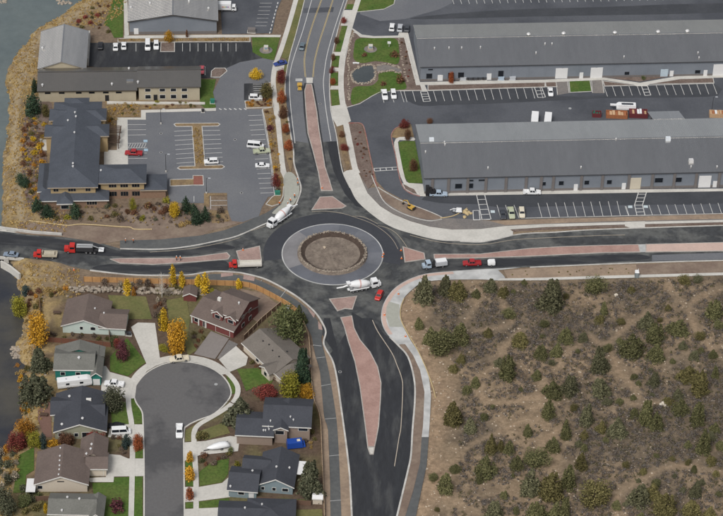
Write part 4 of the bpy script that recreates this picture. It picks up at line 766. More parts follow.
# ---- slate roofed two storey office
b = Bld('office_building', 'large two storey office with dark slate hip roofs and tan brick walls', 'office', (47.5, 188), (97.5, 187.3), 6.6)
wl = M('office_tan', (.36, .27, .15), .9, .08, 1.5)
g = b.wing((47.5, 188), (98, 187.3), 6.6, 49.2, 2.7, 'v', True, wl, mSlate, .9, mTrimTan)
for x, n in ((56.5, 2), (72.5, 3), (88.5, 2)):
    for k in range(n): b.panel(g, 'f', b.tpx(g, x+(k-(n-1)/2)*2.6), 4.6, .7, 1.0, 'window', mGlass, mTrimTan)
g2 = b.wing((98, 183.6), (146.3, 183.2), 6.4, 10.6, 2.0, 'u', True, wl, mSlate, .8, mTrimTan)
for x in (113, 124.5, 136):
    for k in range(3): b.panel(g2, 'f', b.tpx(g2, x+(k-1)*2.6), 4.4, .7, 1.1, 'window', mGlass, mTrimTan); b.panel(g2, 'f', b.tpx(g2, x+(k-1)*2.6), 1.0, .7, 1.6, 'window', mGlass, mTrimTan)
m = MB(); m.box(g2['x0']-.03, g2['x1']+.03, g2['y0']-.05, g2['y0']+.01, -.3, 3.4); m.build('brick_base', mBrickWall, b.root)
b.wing((44, 137), (109, 136.3), 6.62, 7.2, 1.7, 'u', True, wl, mSlate, .6, mTrimTan); b.wing((48.8, 121), (106.3, 120.4), 6.64, 7.2, 1.7, 'u', True, wl, mSlate, .6, mTrimTan); b.wing((64, 106.5), (89, 106.2), 6.66, 5.2, 1.3, 'v', True, wl, mSlate, .6, mTrimTan)
g3 = b.wing((39.3, 201.5), (109, 200.3), 3.2, 13, 1.2, 'u', True, mBrickWall, mSlate, .7, mTrim); g4 = b.wing((56.5, 204.2), (73.2, 204), 3.22, 8, 1.3, 'v', True, mBrickWall, mSlate, .6, mTrim); g5 = b.wing((140, 190.8), (167, 190), 3.3, 9, .9, 'u', True, mBrickWall, mSlate, .5, mTrimTan); g6 = b.wing((37, 192), (48, 191.8), 3.24, 16, .9, 'v', True, mBrickWall, mSlate, .5, mTrim)
for k in range(3): b.panel(g4, 'f', .28+.2*k, 1.0, .8, 1.3, 'window', mGlass, mTrim)
for k in range(4): b.panel(g3, 'f', b.tpx(g3, 88+2.6*k), 1.2, .7, 1.2, 'window', mGlass, mTrimTan)
b.vents([(75, 113), (76, 117), (68, 121), (74.5, 133), (73, 164), (73, 167), (101, 171)], .3, .6)
mWood = M('dark_timber', (.085, .055, .04), .85, .2, 2)
for x, y, n in ((112.5, 136, 5), (111, 146, 5)):   # timber pergolas by the court
    t = thing('pergola', 'dark timber pergola on the cream court, '+('upper' if y < 140 else 'lower')+' of two', 'pergola', P(x, y))
    for sx in (-2.6, 2.6):
        for sy in (-1.6, 1.6): m = MB(); m.box(sx-.12, sx+.12, sy-.12, sy+.12, 0, 2.7); m.build('post', mWood, t)
    for k in range(n): m = MB(); m.box(-3, 3, -1.9+k*.9, -1.75+k*.9, 2.7, 2.95); m.build('slat', mWood, t)
    for sx in (-2.6, 2.6): m = MB(); m.box(sx-.1, sx+.1, -2.1, 2.2, 2.5, 2.69); m.build('beam', mWood, t)
t = thing('pergola', 'timber pergola on the river side of the office', 'pergola', P(46, 142))
for sx in (-2.4, 2.4):
    for sy in (-1.6, 1.6): m = MB(); m.box(sx-.12, sx+.12, sy-.12, sy+.12, 0, 2.6); m.build('post', mWood, t)
for k in range(4): m = MB(); m.box(-2.9, 2.9, -1.8+k*1.1, -1.6+k*1.1, 2.6, 2.8); m.build('slat', mWood, t)
S('patio', [(40, 137), (52, 137), (52, 151), (40, 150)], .13, mConc, label='pale patio on the river side of the office')
# ---- houses
def house(label, L, Rr, z): return Bld('house', label, 'house', L, Rr, z)
mMint = M('mint_wall', (.50, .58, .54), .85, .05, 1.5); mGreen = M('green_wall', (.02, .17, .14), .8, .08, 1.5); mSage = M('sage_wall', (.27, .27, .20), .85, .06, 1.5); mCream = M('cream_wall', (.52, .46, .38), .85, .05, 1.5); mRed = M('barn_red_wall', (.15, .046, .042), .8, .1, 1.5); mTaupeW = M('taupe_wall', (.25, .195, .16), .85, .06, 1.5); mBlueW = M('slate_blue_wall', (.20, .255, .28), .85, .05, 1.5)
b = house('mint walled house with brown gable roof by the boulder wall', (60.5, 326), (126, 329.3), 2.8)
g = b.wing((60.5, 326), (107, 328.3), 2.8, 13, 2.6, 'v', wall=mMint, roof=mBrownR)
g2 = b.wing((98, 328), (126, 329.5), 2.75, 9.5, 1.9, 'u', wall=mMint, roof=mBrownR)
for x in (81.5, 92, 94): b.panel(g, 'f', b.tpx(g, x), 1.5, .8, 1.0)
b.vents([(104, 313.5), (95, 309)], .25, .5)
b = house('green walled house with grey roof behind the camper', (53, 370), (94, 370.5), 4.3)
g = b.wing((53, 370), (94.5, 370.5), 4.3, 10, 2.1, 'u', wall=mGreen, roof=mGreyR); b.wing((54, 355.5), (104.5, 357), 4.2, 4.6, 2.6, 'v', wall=mGreen, roof=mGreyR, trim=None); g3 = b.wing((90, 376.5), (102, 377), 3.6, 13, 1.4, 'v', wall=mGreen, roof=mGreyR)
b.vents([(79, 358.5)], .4, .7); b.panel(g3, 'f', .5, .1, 2.0, 2.2, 'garage_door', mDoorW, None); b.panel(g, 'f', .2, 2, 1.2, 1.1); b.panel(g, 'f', .6, 2, 1.2, 1.1)
b = house('house with dark slate gable roof and sage end wall', (53, 432.5), (106.7, 431.7), 2.9)
g = b.wing((53, 432.5), (107, 431.7), 2.9, 17, 2.8, 'v', wall=mSage, roof=mSlateD); b.wing((50, 415), (78, 415), 2.95, 8, 1.9, 'u', wall=mSage, roof=mSlateD); b.wing((76, 419), (105, 419), 2.92, 8, 1.9, 'u', wall=mSage, roof=mSlateD, trim=None)
b.vents([(82.5, 419), (69.5, 397), (62, 425)], .35, .6); b.boxes([(88.5, 399.5)], 1.6, .9, .25, mTrim, 'skylight'); b.panel(g, 'f', .42, .9, 1.0, 1.2); b.panel(g, 'f', .62, .4, 2.4, 1.9); b.panel(g, 'f', .1, 1, 1.0, 1.2)
b = house('cream house with brown gable roof and row of ridge vents', (33.5, 485), (88.5, 485), 2.95)
g = b.wing((33.5, 485), (88.7, 484.8), 2.95, 13.6, 3.0, 'v', wall=mCream, roof=mBrownR); g2 = b.wing((85, 469.5), (107.8, 469.3), 2.9, 7, 1.6, 'u', wall=mCream, roof=mBrownR); b.wing((79, 460), (107, 459.5), 3.0, 9, 2.3, 'v', wall=mCream, roof=mBrownR, trim=None)
b.panel(g, 'f', .08, 1.1, 1.3, 1.1); b.panel(g, 'f', .49, 3.6, 1.9, .35, 'gable_vent', mDark, mCream)
b.vents([(60.5, 448.5), (60, 456.5), (59.7, 461), (59.6, 466), (59.3, 470), (58.7, 475)], .22, .45); b.vents([(91.7, 445), (90.8, 449.5), (86.5, 454.5)], .3, .6); b.panel(g2, 'f', .5, .1, 3.6, 2.2, 'garage_door', mCream, mTrim)
q = b.uv((25.5, 492), 2.5); m = MB(); m.box(q.x, q.x+2.6, q.y, q.y+5.4, 2.4, 2.55); m.build('patio_cover', mDoorW, b.root)
for dy in (.2, 5.1): m = MB(); m.box(q.x+.1, q.x+.25, q.y+dy, q.y+dy+.15, -.1, 2.4); m.build('patio_post', mTrim, b.root)
b = house('grey roofed house cut by the bottom left edge', (47, 514.5), (96, 515.5), 2.9)
g = b.wing((47, 514.5), (96, 515.5), 2.9, 8.6, 1.9, 'u', wall=mSage, roof=mGreyR); b.wing((88, 519), (103.5, 519.5), 2.8, 9, 1.7, 'v', wall=mSage, roof=mGreyR); b.vents([(67.5, 498), (79.5, 499.5), (62, 511)], .3, .6)
b = house('red two storey house with white trimmed front gables', (190.4, 315), (233, 331.4), 2.9)
g = b.wing((190, 315.3), (234, 332), 2.9, 14.5, 2.3, 'u', wall=mRed, roof=mBrownR)
g2 = b.wing((211, 310), (238.4, 320.5), 5.7, 12.5, 2.8, 'u', wall=mRed, roof=mBrownR)
b.panel(g, 'f', .74, .1, 4.8, 2.2, 'garage_door', mRed, mTrim); b.panel(g, 'f', .3, .1, 1.1, 2.2, 'door', mDark, mTrim); b.panel(g, 'f', .1, .9, 1.5, 1.3)
for t_ in (.27, .75):                    # two cross gables with windows
    cu = g2['u0']+(g2['u1']-g2['u0'])*t_; pa = proj(b.wp((cu-2.0, g2['v0']-.8, 5.5))); pb = proj(b.wp((cu+2.0, g2['v0']-.8, 5.5)))
    gg = b.wing(pa, pb, 5.5, 4.5, 1.3, 'v', wall=mRed, roof=mBrownR, over=.3, base=3.6); b.panel(gg, 'f', .5, 4.0, 1.7, 1.2)
for t_ in (.25, .6): b.panel(g2, 'r', t_, 3.8, 1.2, 1.1); b.panel(g2, 'r', t_, .9, 1.4, 1.2)
b.vents([(239, 304)], .3, .8); b.boxes([(219.5, 300)], 1.1, .8, .9, mTrim, 'chimney')
pr = b.uv((192, 322), 0); 
for dx in (0, 2.4, 4.8): m = MB(); m.box(pr.x+dx, pr.x+dx+.35, pr.y-.4, pr.y-.05, 0, 2.6); m.build('porch_post', mTrim, b.root)
b = house('taupe roofed house with cream garage right of the cul de sac', (241, 343), (274, 374), 2.8)
g = b.wing((241, 343), (274.5, 374), 2.8, 13, 2.5, 'u', wall=mCream, roof=mTaupeR); g2 = b.wing((266, 363), (275.5, 372.5), 2.9, 7, 1.3, 'v', wall=mCream, roof=mTaupeR, v0=-1.6); b.wing((272, 371), (281, 380), 2.7, 11, 2.0, 'u', True, wall=mCream, roof=mTaupeR)
b.panel(g, 'l', .3, .1, 4.4, 2.2, 'garage_door', mDoorW, mTrim); b.panel(g, 'f', .45, .8, 1.3, 1.3); b.panel(g2, 'f', .5, .8, 1.3, 1.3); b.vents([(263, 341.5), (269, 345), (272.5, 351), (279, 357), (287, 352)], .2, .4, mDark)
b = house('taupe walled house with dark roof and blue tarp behind', (234.7, 436), (311, 427), 3.6)
b.root.rotation_euler.z = b.ang = -R(1.2); b.ca, b.sa = math.cos(b.ang), math.sin(b.ang)
g = b.wing((234.7, 436), (274, 436.3), 3.6, 10.5, 2.1, 'u', wall=mTaupeW, roof=mSlateD); g2 = b.wing((262, 426.5), (311.5, 427.3), 5.0, 12.5, 2.6, 'u', wall=mTaupeW, roof=mSlateD); b.wing((276, 413), (301, 413.5), 5.0, 4.5, 2.0, 'v', wall=mTaupeW, roof=mSlateD, trim=None)
gg = b.wing((273, 430.3), (288.5, 430.5), 5.0, 5, 1.0, 'v', wall=mTaupeW, roof=mSlateD, over=.4); b.panel(gg, 'f', .4, 3.2, 2.4, 1.3); b.panel(g2, 'f', b.tpx(g2, 303), 3.4, 2.6, 1.1); b.panel(g2, 'f', b.tpx(g2, 280), .9, .9, .8); b.panel(g2, 'f', b.tpx(g2, 285), .9, .9, .8)
b.vents([(270.5, 421.5), (268.5, 427.5), (269, 430), (263.5, 431), (265.5, 431), (290.5, 417.5), (293.5, 420.5)], .22, .6)
b = house('slate blue house with dark gable roof and white windows', (256.7, 485), (294, 488), 2.9)
g = b.wing((256.7, 485.3), (294.3, 488), 2.9, 13.8, 2.6, 'v', wall=mBlueW, roof=mSlateD); g2 = b.wing((226.5, 491), (258, 492), 2.8, 10, 2.3, 'u', wall=mBlueW, roof=mSlateD); b.wing((241, 472.5), (270, 473), 2.85, 7, 1.9, 'u', wall=mBlueW, roof=mSlateD, trim=None)
for t_, w in ((.12, .8), (.45, .9), (.78, 1.6)): b.panel(g, 'f', t_, 1.0, w, 1.0)
b.panel(g2, 'f', .45, 1.2, 1.6, .9); b.panel(g2, 'f', .82, .1, 1.2, 2.1, 'door', mDoorW, mTrim); b.vents([(252.5, 471.5), (289.5, 468.5), (230.5, 487), (276.5, 467.5)], .28, .6)
q = b.uv((294.8, 474), 2.6); m = MB(); m.box(q.x, q.x+2.6, q.y, q.y+5.5, 2.45, 2.6); m.build('patio_cover', mDoorW, b.root)
for dy in (.1, 5.2): m = MB(); m.box(q.x+2.3, q.x+2.45, q.y+dy, q.y+dy+.15, -.1, 2.45); m.build('patio_post', mTrim, b.root)
b = house('dark roofed house cut by the bottom edge below the slate blue house', (217, 522), (293, 524), 2.8)
b.wing((217, 526), (268, 527), 2.8, 10, 2.1, 'u', wall=mBlueW, roof=mSlateD); b.wing((245, 531), (295, 532), 2.8, 13, 2.4, 'v', True, wall=mBlueW, roof=mSlateD); b.vents([(245, 508.5), (262, 505)], .25, .6)
b = Bld('garden_shed', 'small red garden shed with brown gable roof', 'shed', (182.5, 296), (197, 296.5), 2.1); g = b.wing((182.5, 296), (197, 296.5), 2.1, 4.5, 1.1, 'v', wall=mRed, roof=mBrownR, over=.25)
b = Bld('garden_shed', 'small pale shed by the back fence at the bottom', 'shed', (312, 499), (323, 499.5), 2.0); g = b.wing((312, 499), (323, 499.6), 2.0, 2.6, .4, 'u', wall=mCream, roof=mDoorW, over=.2)
# ---- fences
mFenceO = M('cedar_fence', (.46, .26, .11), .85, .12, 1.5, (.38, .21, .09), .4, .7); mFenceB = M('brown_fence', (.14, .085, .06), .9, .15, 2); mFencePale = M('weathered_fence', (.34, .26, .18), .9, .15, 2); mPost = M('fence_post', (.24, .13, .06), .9, .1, 2)
def fence(px, label, mat, h=1.8, step=2.5, post=mPost, smooth=4):
    pts = [p.xy for p in PP(sm(px, smooth) if smooth else px)]
    t = thing('wooden_fence', label, 'fence', (pts[0].x, pts[0].y, 0))
    d = [0]
    for i in range(1, len(pts)): d.append(d[-1]+(pts[i]-pts[i-1]).length)
    n = max(1, round(d[-1]/step)); at = []
    for k in range(n+1):
        s_ = d[-1]*k/n; i = max(j for j in range(len(d)) if d[j] <= s_+1e-6); i = min(i, len(pts)-2); u = (s_-d[i])/(d[i+1]-d[i]); at.append(pts[i].lerp(pts[i+1], u)-pts[0])
    for k in range(n):
        a, c = at[k], at[k+1]; o = strip('fence_panel', [a, c], .06, -.1, h+random.uniform(-.04, .04), mat, parent=t); m = MB(); m.box(a.x-.09, a.x+.09, a.y-.09, a.y+.09, -.2, h+.12); m.build('post', post, t)
    strip('top_rail', at, .16, h+.05, h+.09, post if post is not mPost else mat, parent=t); return t
fence([(84, 281.5), (120, 282.5), (170, 283.8), (213, 285), (240, 286), (250, 287.5), (260, 291.5), (270, 296.5), (280, 302), (290, 308), (299, 315)], 'orange cedar fence along the left road and round the bend', mFenceO)
fence([(299, 315), (304, 327), (309, 342), (311, 377), (313.5, 402), (320, 421), (322, 461), (324.5, 520)], 'weathered fence running down behind the houses', mFencePale, 1.7)
fence([(281, 306), (262, 322), (244, 340)], 'dark brown fence between the red and taupe houses', mFenceB, 1.8, 2.4, mFencePale, 0)
fence([(45, 341.5), (80, 344), (111, 347)], 'reddish fence between the mint and green houses', M('red_brown_fence', (.17, .075, .05), .9), 1.7, 2.4, mFenceB, 0)
fence([(36, 501), (70, 500), (95, 501)], 'brown fence below the cream house', mFenceB, 1.6, 2.4, mFenceB, 0); fence([(40, 302), (41, 330), (44, 341)], 'grey brown fence left of the mint house', mFenceB, 1.5, 2.4, mFenceB, 0)
fence([(257, 501.5), (311, 505.5)], 'brown fence below the slate blue house', mFenceB, 1.6, 2.4, mFenceB, 0); fence([(109, 331), (110, 347)], 'short dark fence end by the mint house corner', mFenceB, 1.8, 2.4, mFenceB, 0)
# ================================================================== plants
FOL = {
 'juniper': MF('juniper_green', (.048, .052, .022), (.112, .112, .05), (.185, .175, .082)), 'juniper_grey': MF('juniper_grey_green', (.05, .053, .03), (.115, .114, .063), (.19, .182, .105)), 'juniper_olive': MF('juniper_olive', (.056, .051, .02), (.125, .112, .044), (.205, .175, .075)),
 'dark': MF('dark_conifer', (.015, .03, .02), (.032, .058, .034), (.06, .09, .05)), 'blue': MF('blue_spruce', (.02, .035, .035), (.045, .07, .065), (.08, .11, .10)),
 'green': MF('leaf_green', (.036, .046, .02), (.082, .094, .038), (.14, .147, .066)), 'greyg': MF('grey_green_leaf', (.032, .037, .022), (.075, .08, .048), (.14, .14, .09)), 'yellowg': MF('yellow_green_leaf', (.085, .085, .012), (.19, .18, .022), (.33, .29, .045)),
 'yellow': MF('yellow_leaf', (.24, .14, .012), (.52, .33, .02), (.68, .47, .05)), 'orange': MF('orange_leaf', (.17, .075, .015), (.37, .165, .025), (.52, .26, .05)), 'gold': MF('golden_leaf', (.22, .115, .012), (.48, .24, .02), (.62, .36, .05)),
 'redor': MF('red_orange_leaf', (.13, .035, .015), (.29, .075, .03), (.42, .14, .05)), 'red': MF('red_leaf', (.08, .02, .018), (.18, .04, .033), (.28, .07, .055)), 'purple': MF('purple_leaf', (.035, .012, .018), (.085, .028, .036), (.15, .055, .06)), 'rust': MF('rust_leaf', (.06, .03, .018), (.13, .062, .035), (.21, .11, .065)),
 'tan': MF('tan_grass', (.16, .10, .035), (.34, .225, .08), (.47, .345, .15)), 'brown': MF('brown_twig', (.06, .045, .035), (.12, .09, .07), (.2, .155, .12)), 'pale': MF('pale_twig', (.16, .135, .10), (.28, .24, .18), (.4, .35, .27)), 'olive': MF('olive_leaf', (.05, .045, .018), (.11, .095, .035), (.18, .155, .06))}
mBark = M('bark', (.085, .065, .05), .95, .25, 3); mBarkPale = M('pale_bark', (.42, .40, .36), .9, .2, 3)
def leafmesh(name, pts, size, seed, elong=1.0):
    """pts: (centre, outward) ; one small quad per leaf clump"""
    rnd = np.random.RandomState(seed); n = len(pts); c = np.array([p[0] for p in pts]); o = np.array([p[1] for p in pts])
    a = rnd.normal(size=(n, 3)); nrm = o+.75*rnd.normal(size=(n, 3)); nrm /= np.linalg.norm(nrm, axis=1)[:, None]
    t = np.cross(nrm, a); t /= np.linalg.norm(t, axis=1)[:, None]; b = np.cross(nrm, t)
    s = (size*rnd.uniform(.55, 1.35, n))[:, None]; e = s*elong
    v = np.stack([c-t*s*.5, c+b*e*.62, c+t*s*.55, c-b*e*.5], 1).reshape(-1, 3)
    f = np.arange(4*n).reshape(n, 4)
    me = bpy.data.meshes.new(name); me.from_pydata(v.tolist(), [], f.tolist()); me.update(); return me
def lobes(env, k, n, seed, r0=.42, zmin=.06, inner=.35):
    """env(t): radius at height fraction t; lobes scattered inside, leaves on and in them"""
    rnd = random.Random(seed); L = []
    for i in range(k):
        t = zmin+(1-zmin)*((i+rnd.random())/k); r = env(t); a = rnd.random()*6.283; d = r*rnd.uniform(.25, .75)
        L.append((Vector((d*math.cos(a), d*math.sin(a), t)), max(.05, r*r0*rnd.uniform(.7, 1.3))))
    tot = sum(l[1]**2 for l in L); pts = []
    for c, r in L:
        for _ in range(max(6, int(n*r*r/tot))):
            v = Vector((rnd.gauss(0, 1), rnd.gauss(0, 1), rnd.gauss(0, 1))).normalized(); q = c+v*r*(inner+(1.12-inner)*rnd.random()**.5)*Vector((1, 1, 1)).x
            q.z = max(q.z, .02); pts.append((q, (v+Vector((0, 0, .35))).normalized()))
    return pts
def spires(k, n, seed):
    """several leaning pointed sprays grown together, ragged at the edge"""
    rnd = random.Random(seed); pts = []; S_ = [(rnd.uniform(-.15, .15), rnd.uniform(-.15, .15), 1.0, .5)]
    for i in range(k+2): a = 6.283*i/(k+2)+rnd.uniform(-.4, .4); d = rnd.uniform(.35, .8); S_.append((d*math.cos(a), d*math.sin(a), rnd.uniform(.4, .95), rnd.uniform(.26, .5)))
    tot = sum(h*r for _, _, h, r in S_)
    for cx, cy, h, r in S_:
        for _ in range(int(n*h*r/tot)):
            t = rnd.random()**1.25; a = rnd.random()*6.283; rr = r*1.08*(1-t**1.4)**.8*(.45+.55*math.sqrt(rnd.random()))*(1+.34*math.sin(a*2+t*13+cx*9+cy*5)+.2*math.sin(a*5-t*27+seed))+.025
            q = Vector((cx*(1-.25*t)+rr*math.cos(a), cy*(1-.25*t)+rr*math.sin(a), .03+h*t*.97)); pts.append((q, Vector((math.cos(a), math.sin(a), .6)).normalized()))
    return pts
def scaled(pts, R_, Hh): return [((p.x*R_, p.y*R_, p.z*Hh), (v.x, v.y, v.z)) for p, v in pts]
CR = {}
# nominal crown: radius 1 (x env), height 1 in lobes -> built 2 m radius, 5 m tall
for i in range(5):
    CR['juniper', i] = leafmesh('juniper_crown', scaled(spires(3+i, 4600, 40+i), 2, 5), .19, i, 1.6)
for i in range(4):
    CR['round', i] = leafmesh('tree_crown', scaled(lobes(lambda t: 1.15*math.sqrt(max(0.02, 1-(2*(t-.52))**2)), 26+3*i, 3400, 60+i, .36, .14), 2, 4.4), .2, i)
for i in range(3):
    CR['column', i] = leafmesh('column_crown', scaled(lobes(lambda t: 1.1*min(1, t*4+.25)*(1-t)**.6, 26, 1300, 70+i, .5, .12), 1.2, 5.5), .26, i)
for i in range(3):
    CR['cone', i] = leafmesh('conifer_crown', scaled(lobes(lambda t: 1.2*(1-t)**.85+.05, 36, 2000, 80+i, .42, .04), 1.8, 5.2), .25, i, 1.3)
for i in range(4):
    CR['shrub', i] = leafmesh('shrub_crown', scaled(lobes(lambda t: 1.05*math.sqrt(max(.03, 1-t*t*.9)), 9, 420, 90+i, .55, .05), .9, 1.1), .2, i)
NOM = {'juniper': (2.25, 5.2), 'round': (2.3, 4.5), 'column': (1.3, 5.6), 'cone': (2.1, 5.3), 'shrub': (1.1, 1.2)}
def trunk_mesh(h, r, spread, seed, up=.55):
    rnd = random.Random(seed); m = MB(); m.tube([(0, 0, -.3), (rnd.uniform(-.05, .05), 0, h*.45), (rnd.uniform(-.1, .1), rnd.uniform(-.1, .1), h)], [r, r*.7, r*.25], 7)
    for k in range(6):
        a = k*1.05+rnd.random(); z = h*(.25+.1*k); m.tube([(0, 0, z), (math.cos(a)*spread*.5, math.sin(a)*spread*.5, z+h*.12), (math.cos(a)*spread, math.sin(a)*spread, z+h*.22)], [r*.45, r*.28, r*.1], 5)
    return m.me('trunk', mBark)
TR = {'juniper': trunk_mesh(4.2, .2, 1.5, 1), 'round': trunk_mesh(3.6, .17, 1.4, 2), 'column': trunk_mesh(4.8, .12, .6, 3), 'cone': trunk_mesh(4.8, .16, 1.1, 4), 'shrub': trunk_mesh(.8, .05, .5, 5)}
_tn = [0]
def plant(px, py, wpx, hpx, kind, col, name, label, cat='tree', group=None):
    """px,py: lowest visible point of the crown; wpx,hpx: visible width and height in the photo"""
    _tn[0] += 1; s = pxm(py); wpx *= 1.22; hpx *= 1.1; rad = wpx/s/2; hh = max((hpx/s-rad*.75)/.797, rad*.8 if kind != 'shrub' else rad*.7)
    p = P(px, py-rad*.42*s*.604, 0); z = gz(p.x, p.y); p = P(px, py-rad*.42*s*.604, z)
    R0, H0 = NOM[kind]; n = len([k for k in CR if k[0] == kind])
    t = thing(name, label, cat, (p.x, p.y, z-.02), random.random()*6.283, group, (rad/R0, rad/R0*random.uniform(.93, 1.07), hh/H0))
    link('trunk', TR[kind], t)
    me = CR[kind, _tn[0] % n]
    if not me.materials: me.materials.append(None)
    c = link('crown' if kind != 'shrub' else 'foliage', me, t); c.material_slots[0].link = 'OBJECT'; c.material_slots[0].material = FOL[col]
    return t
JUN = [(424.6, 304, 18, 32), (444.5, 296, 16, 24), (457.5, 299.6, 20, 24), (490, 292.6, 15, 17), (524, 285.5, 7, 8), (551, 312, 26, 38), (418.8, 329, 10, 14), (430, 345, 16, 22), (440, 354.7, 28, 26), (459.8, 345, 20, 26), (461, 364, 10, 13), (519.6, 347.7, 20, 20), (540.7, 359, 14, 18), (556, 357, 15, 18), (565, 343, 15, 19), (506.7, 380.5, 18, 30), (536, 380.5, 13, 14), (475, 388, 11, 14), (467, 394, 9, 11), (552, 398, 20, 22),
 (594, 294, 20, 19), (684, 285.5, 12, 11), (697, 283, 10, 9), (713.4, 319.5, 19, 24), (604, 315, 9, 16), (646.6, 329, 19, 22), (654.8, 343, 20, 24), (678, 336, 20, 21), (631, 357, 24, 28), (656, 362, 17, 21), (598.5, 373.5, 19, 31), (653.6, 387.5, 13, 19), (687.6, 383, 24, 23), (699, 396, 18, 30), (714.6, 378, 8, 15), (569, 396, 20, 25), (599.7, 396, 18, 22), (678, 400, 12, 14),
 (453.5, 425, 22, 30), (469.8, 433, 14, 19), (528, 436.7, 11, 16), (547.7, 419, 13, 25), (490.7, 454, 13, 24), (500, 452, 9, 14), (509, 454, 11, 16), (486, 477.4, 22, 28), (479, 484, 8, 14), (445, 493.7, 18, 25), (494, 521, 20, 25), (516, 470, 14, 18), (530, 496, 22, 34), (535, 466, 24, 14), (553.5, 452, 14, 18), (551, 501, 24, 36), (536, 521, 18, 25), (556, 522, 20, 26),
 (565.6, 440, 13, 24), (586.6, 426, 14, 26), (600.5, 433, 12, 16), (616.8, 437, 20, 25), (634, 418, 10, 12), (646, 426, 16, 30), (656, 430, 15, 22), (679.6, 415, 18, 20), (697, 426, 16, 28), (714.5, 433, 12, 14), (703, 454, 15, 29), (693.6, 473, 6, 10), (580.8, 470.4, 14, 21), (568, 489, 16, 29), (593.6, 507.6, 32, 29), (564.5, 519, 12, 25), (639, 505, 22, 26), (652, 500, 18, 22), (663, 516, 24, 30), (694.7, 498, 14, 22), (691, 519, 22, 23), (641, 521, 10, 11), (584, 440, 9, 13), (584, 452, 8, 10), (710, 520, 16, 18)]
rj = random.Random(4); cells = {}; extra = []
while len(extra) < 70:                  # the many small round junipers between the large ones
    x, y = rj.uniform(410, 722), rj.uniform(292, 515)
    if not inside1(x, y, field_px) or rj.random() > (.25+.9*max(0, (x-470)/250))*(.5+.5*(y-290)/220)+.1: continue
    w = rj.uniform(5, 12)
    if any(math.hypot(x-j[0], 1.3*(y-j[1])) < .42*(w+j[2])+1 for j in JUN+extra): continue
    extra.append((x, y, w, w*rj.uniform(.85, 1.15)))
rowname = ['top', 'upper middle', 'middle', 'lower middle', 'bottom']; colname = ['left end', 'left centre', 'centre', 'right centre', 'right end']
for j in JUN+extra:
    r = sum(j[1] > q for q in (325, 372, 420, 465)); c = min(4, int((j[0]-400)/65)); cells.setdefault((r, c), []).append(j)
for (r, c), L in cells.items():
    for i, j in enumerate(sorted(L)):
        small = j in extra; size = 'little' if small else ('small' if j[3] < 16 else ('tall' if j[3] > 27 else 'bushy')); col = rj.choice(['juniper', 'juniper', 'juniper_olive', 'juniper_grey']); w = {'juniper': 'green', 'juniper_olive': 'olive', 'juniper_grey': 'grey green'}[col]
        plant(*j, 'round' if j[2] > 1.05*j[3] else 'juniper', col, 'juniper_tree', '%s %s juniper, %s, %s row, %s of field' % (size, w, ORD[i], rowname[r], colname[c]), 'tree', 'junipers in the sagebrush field')
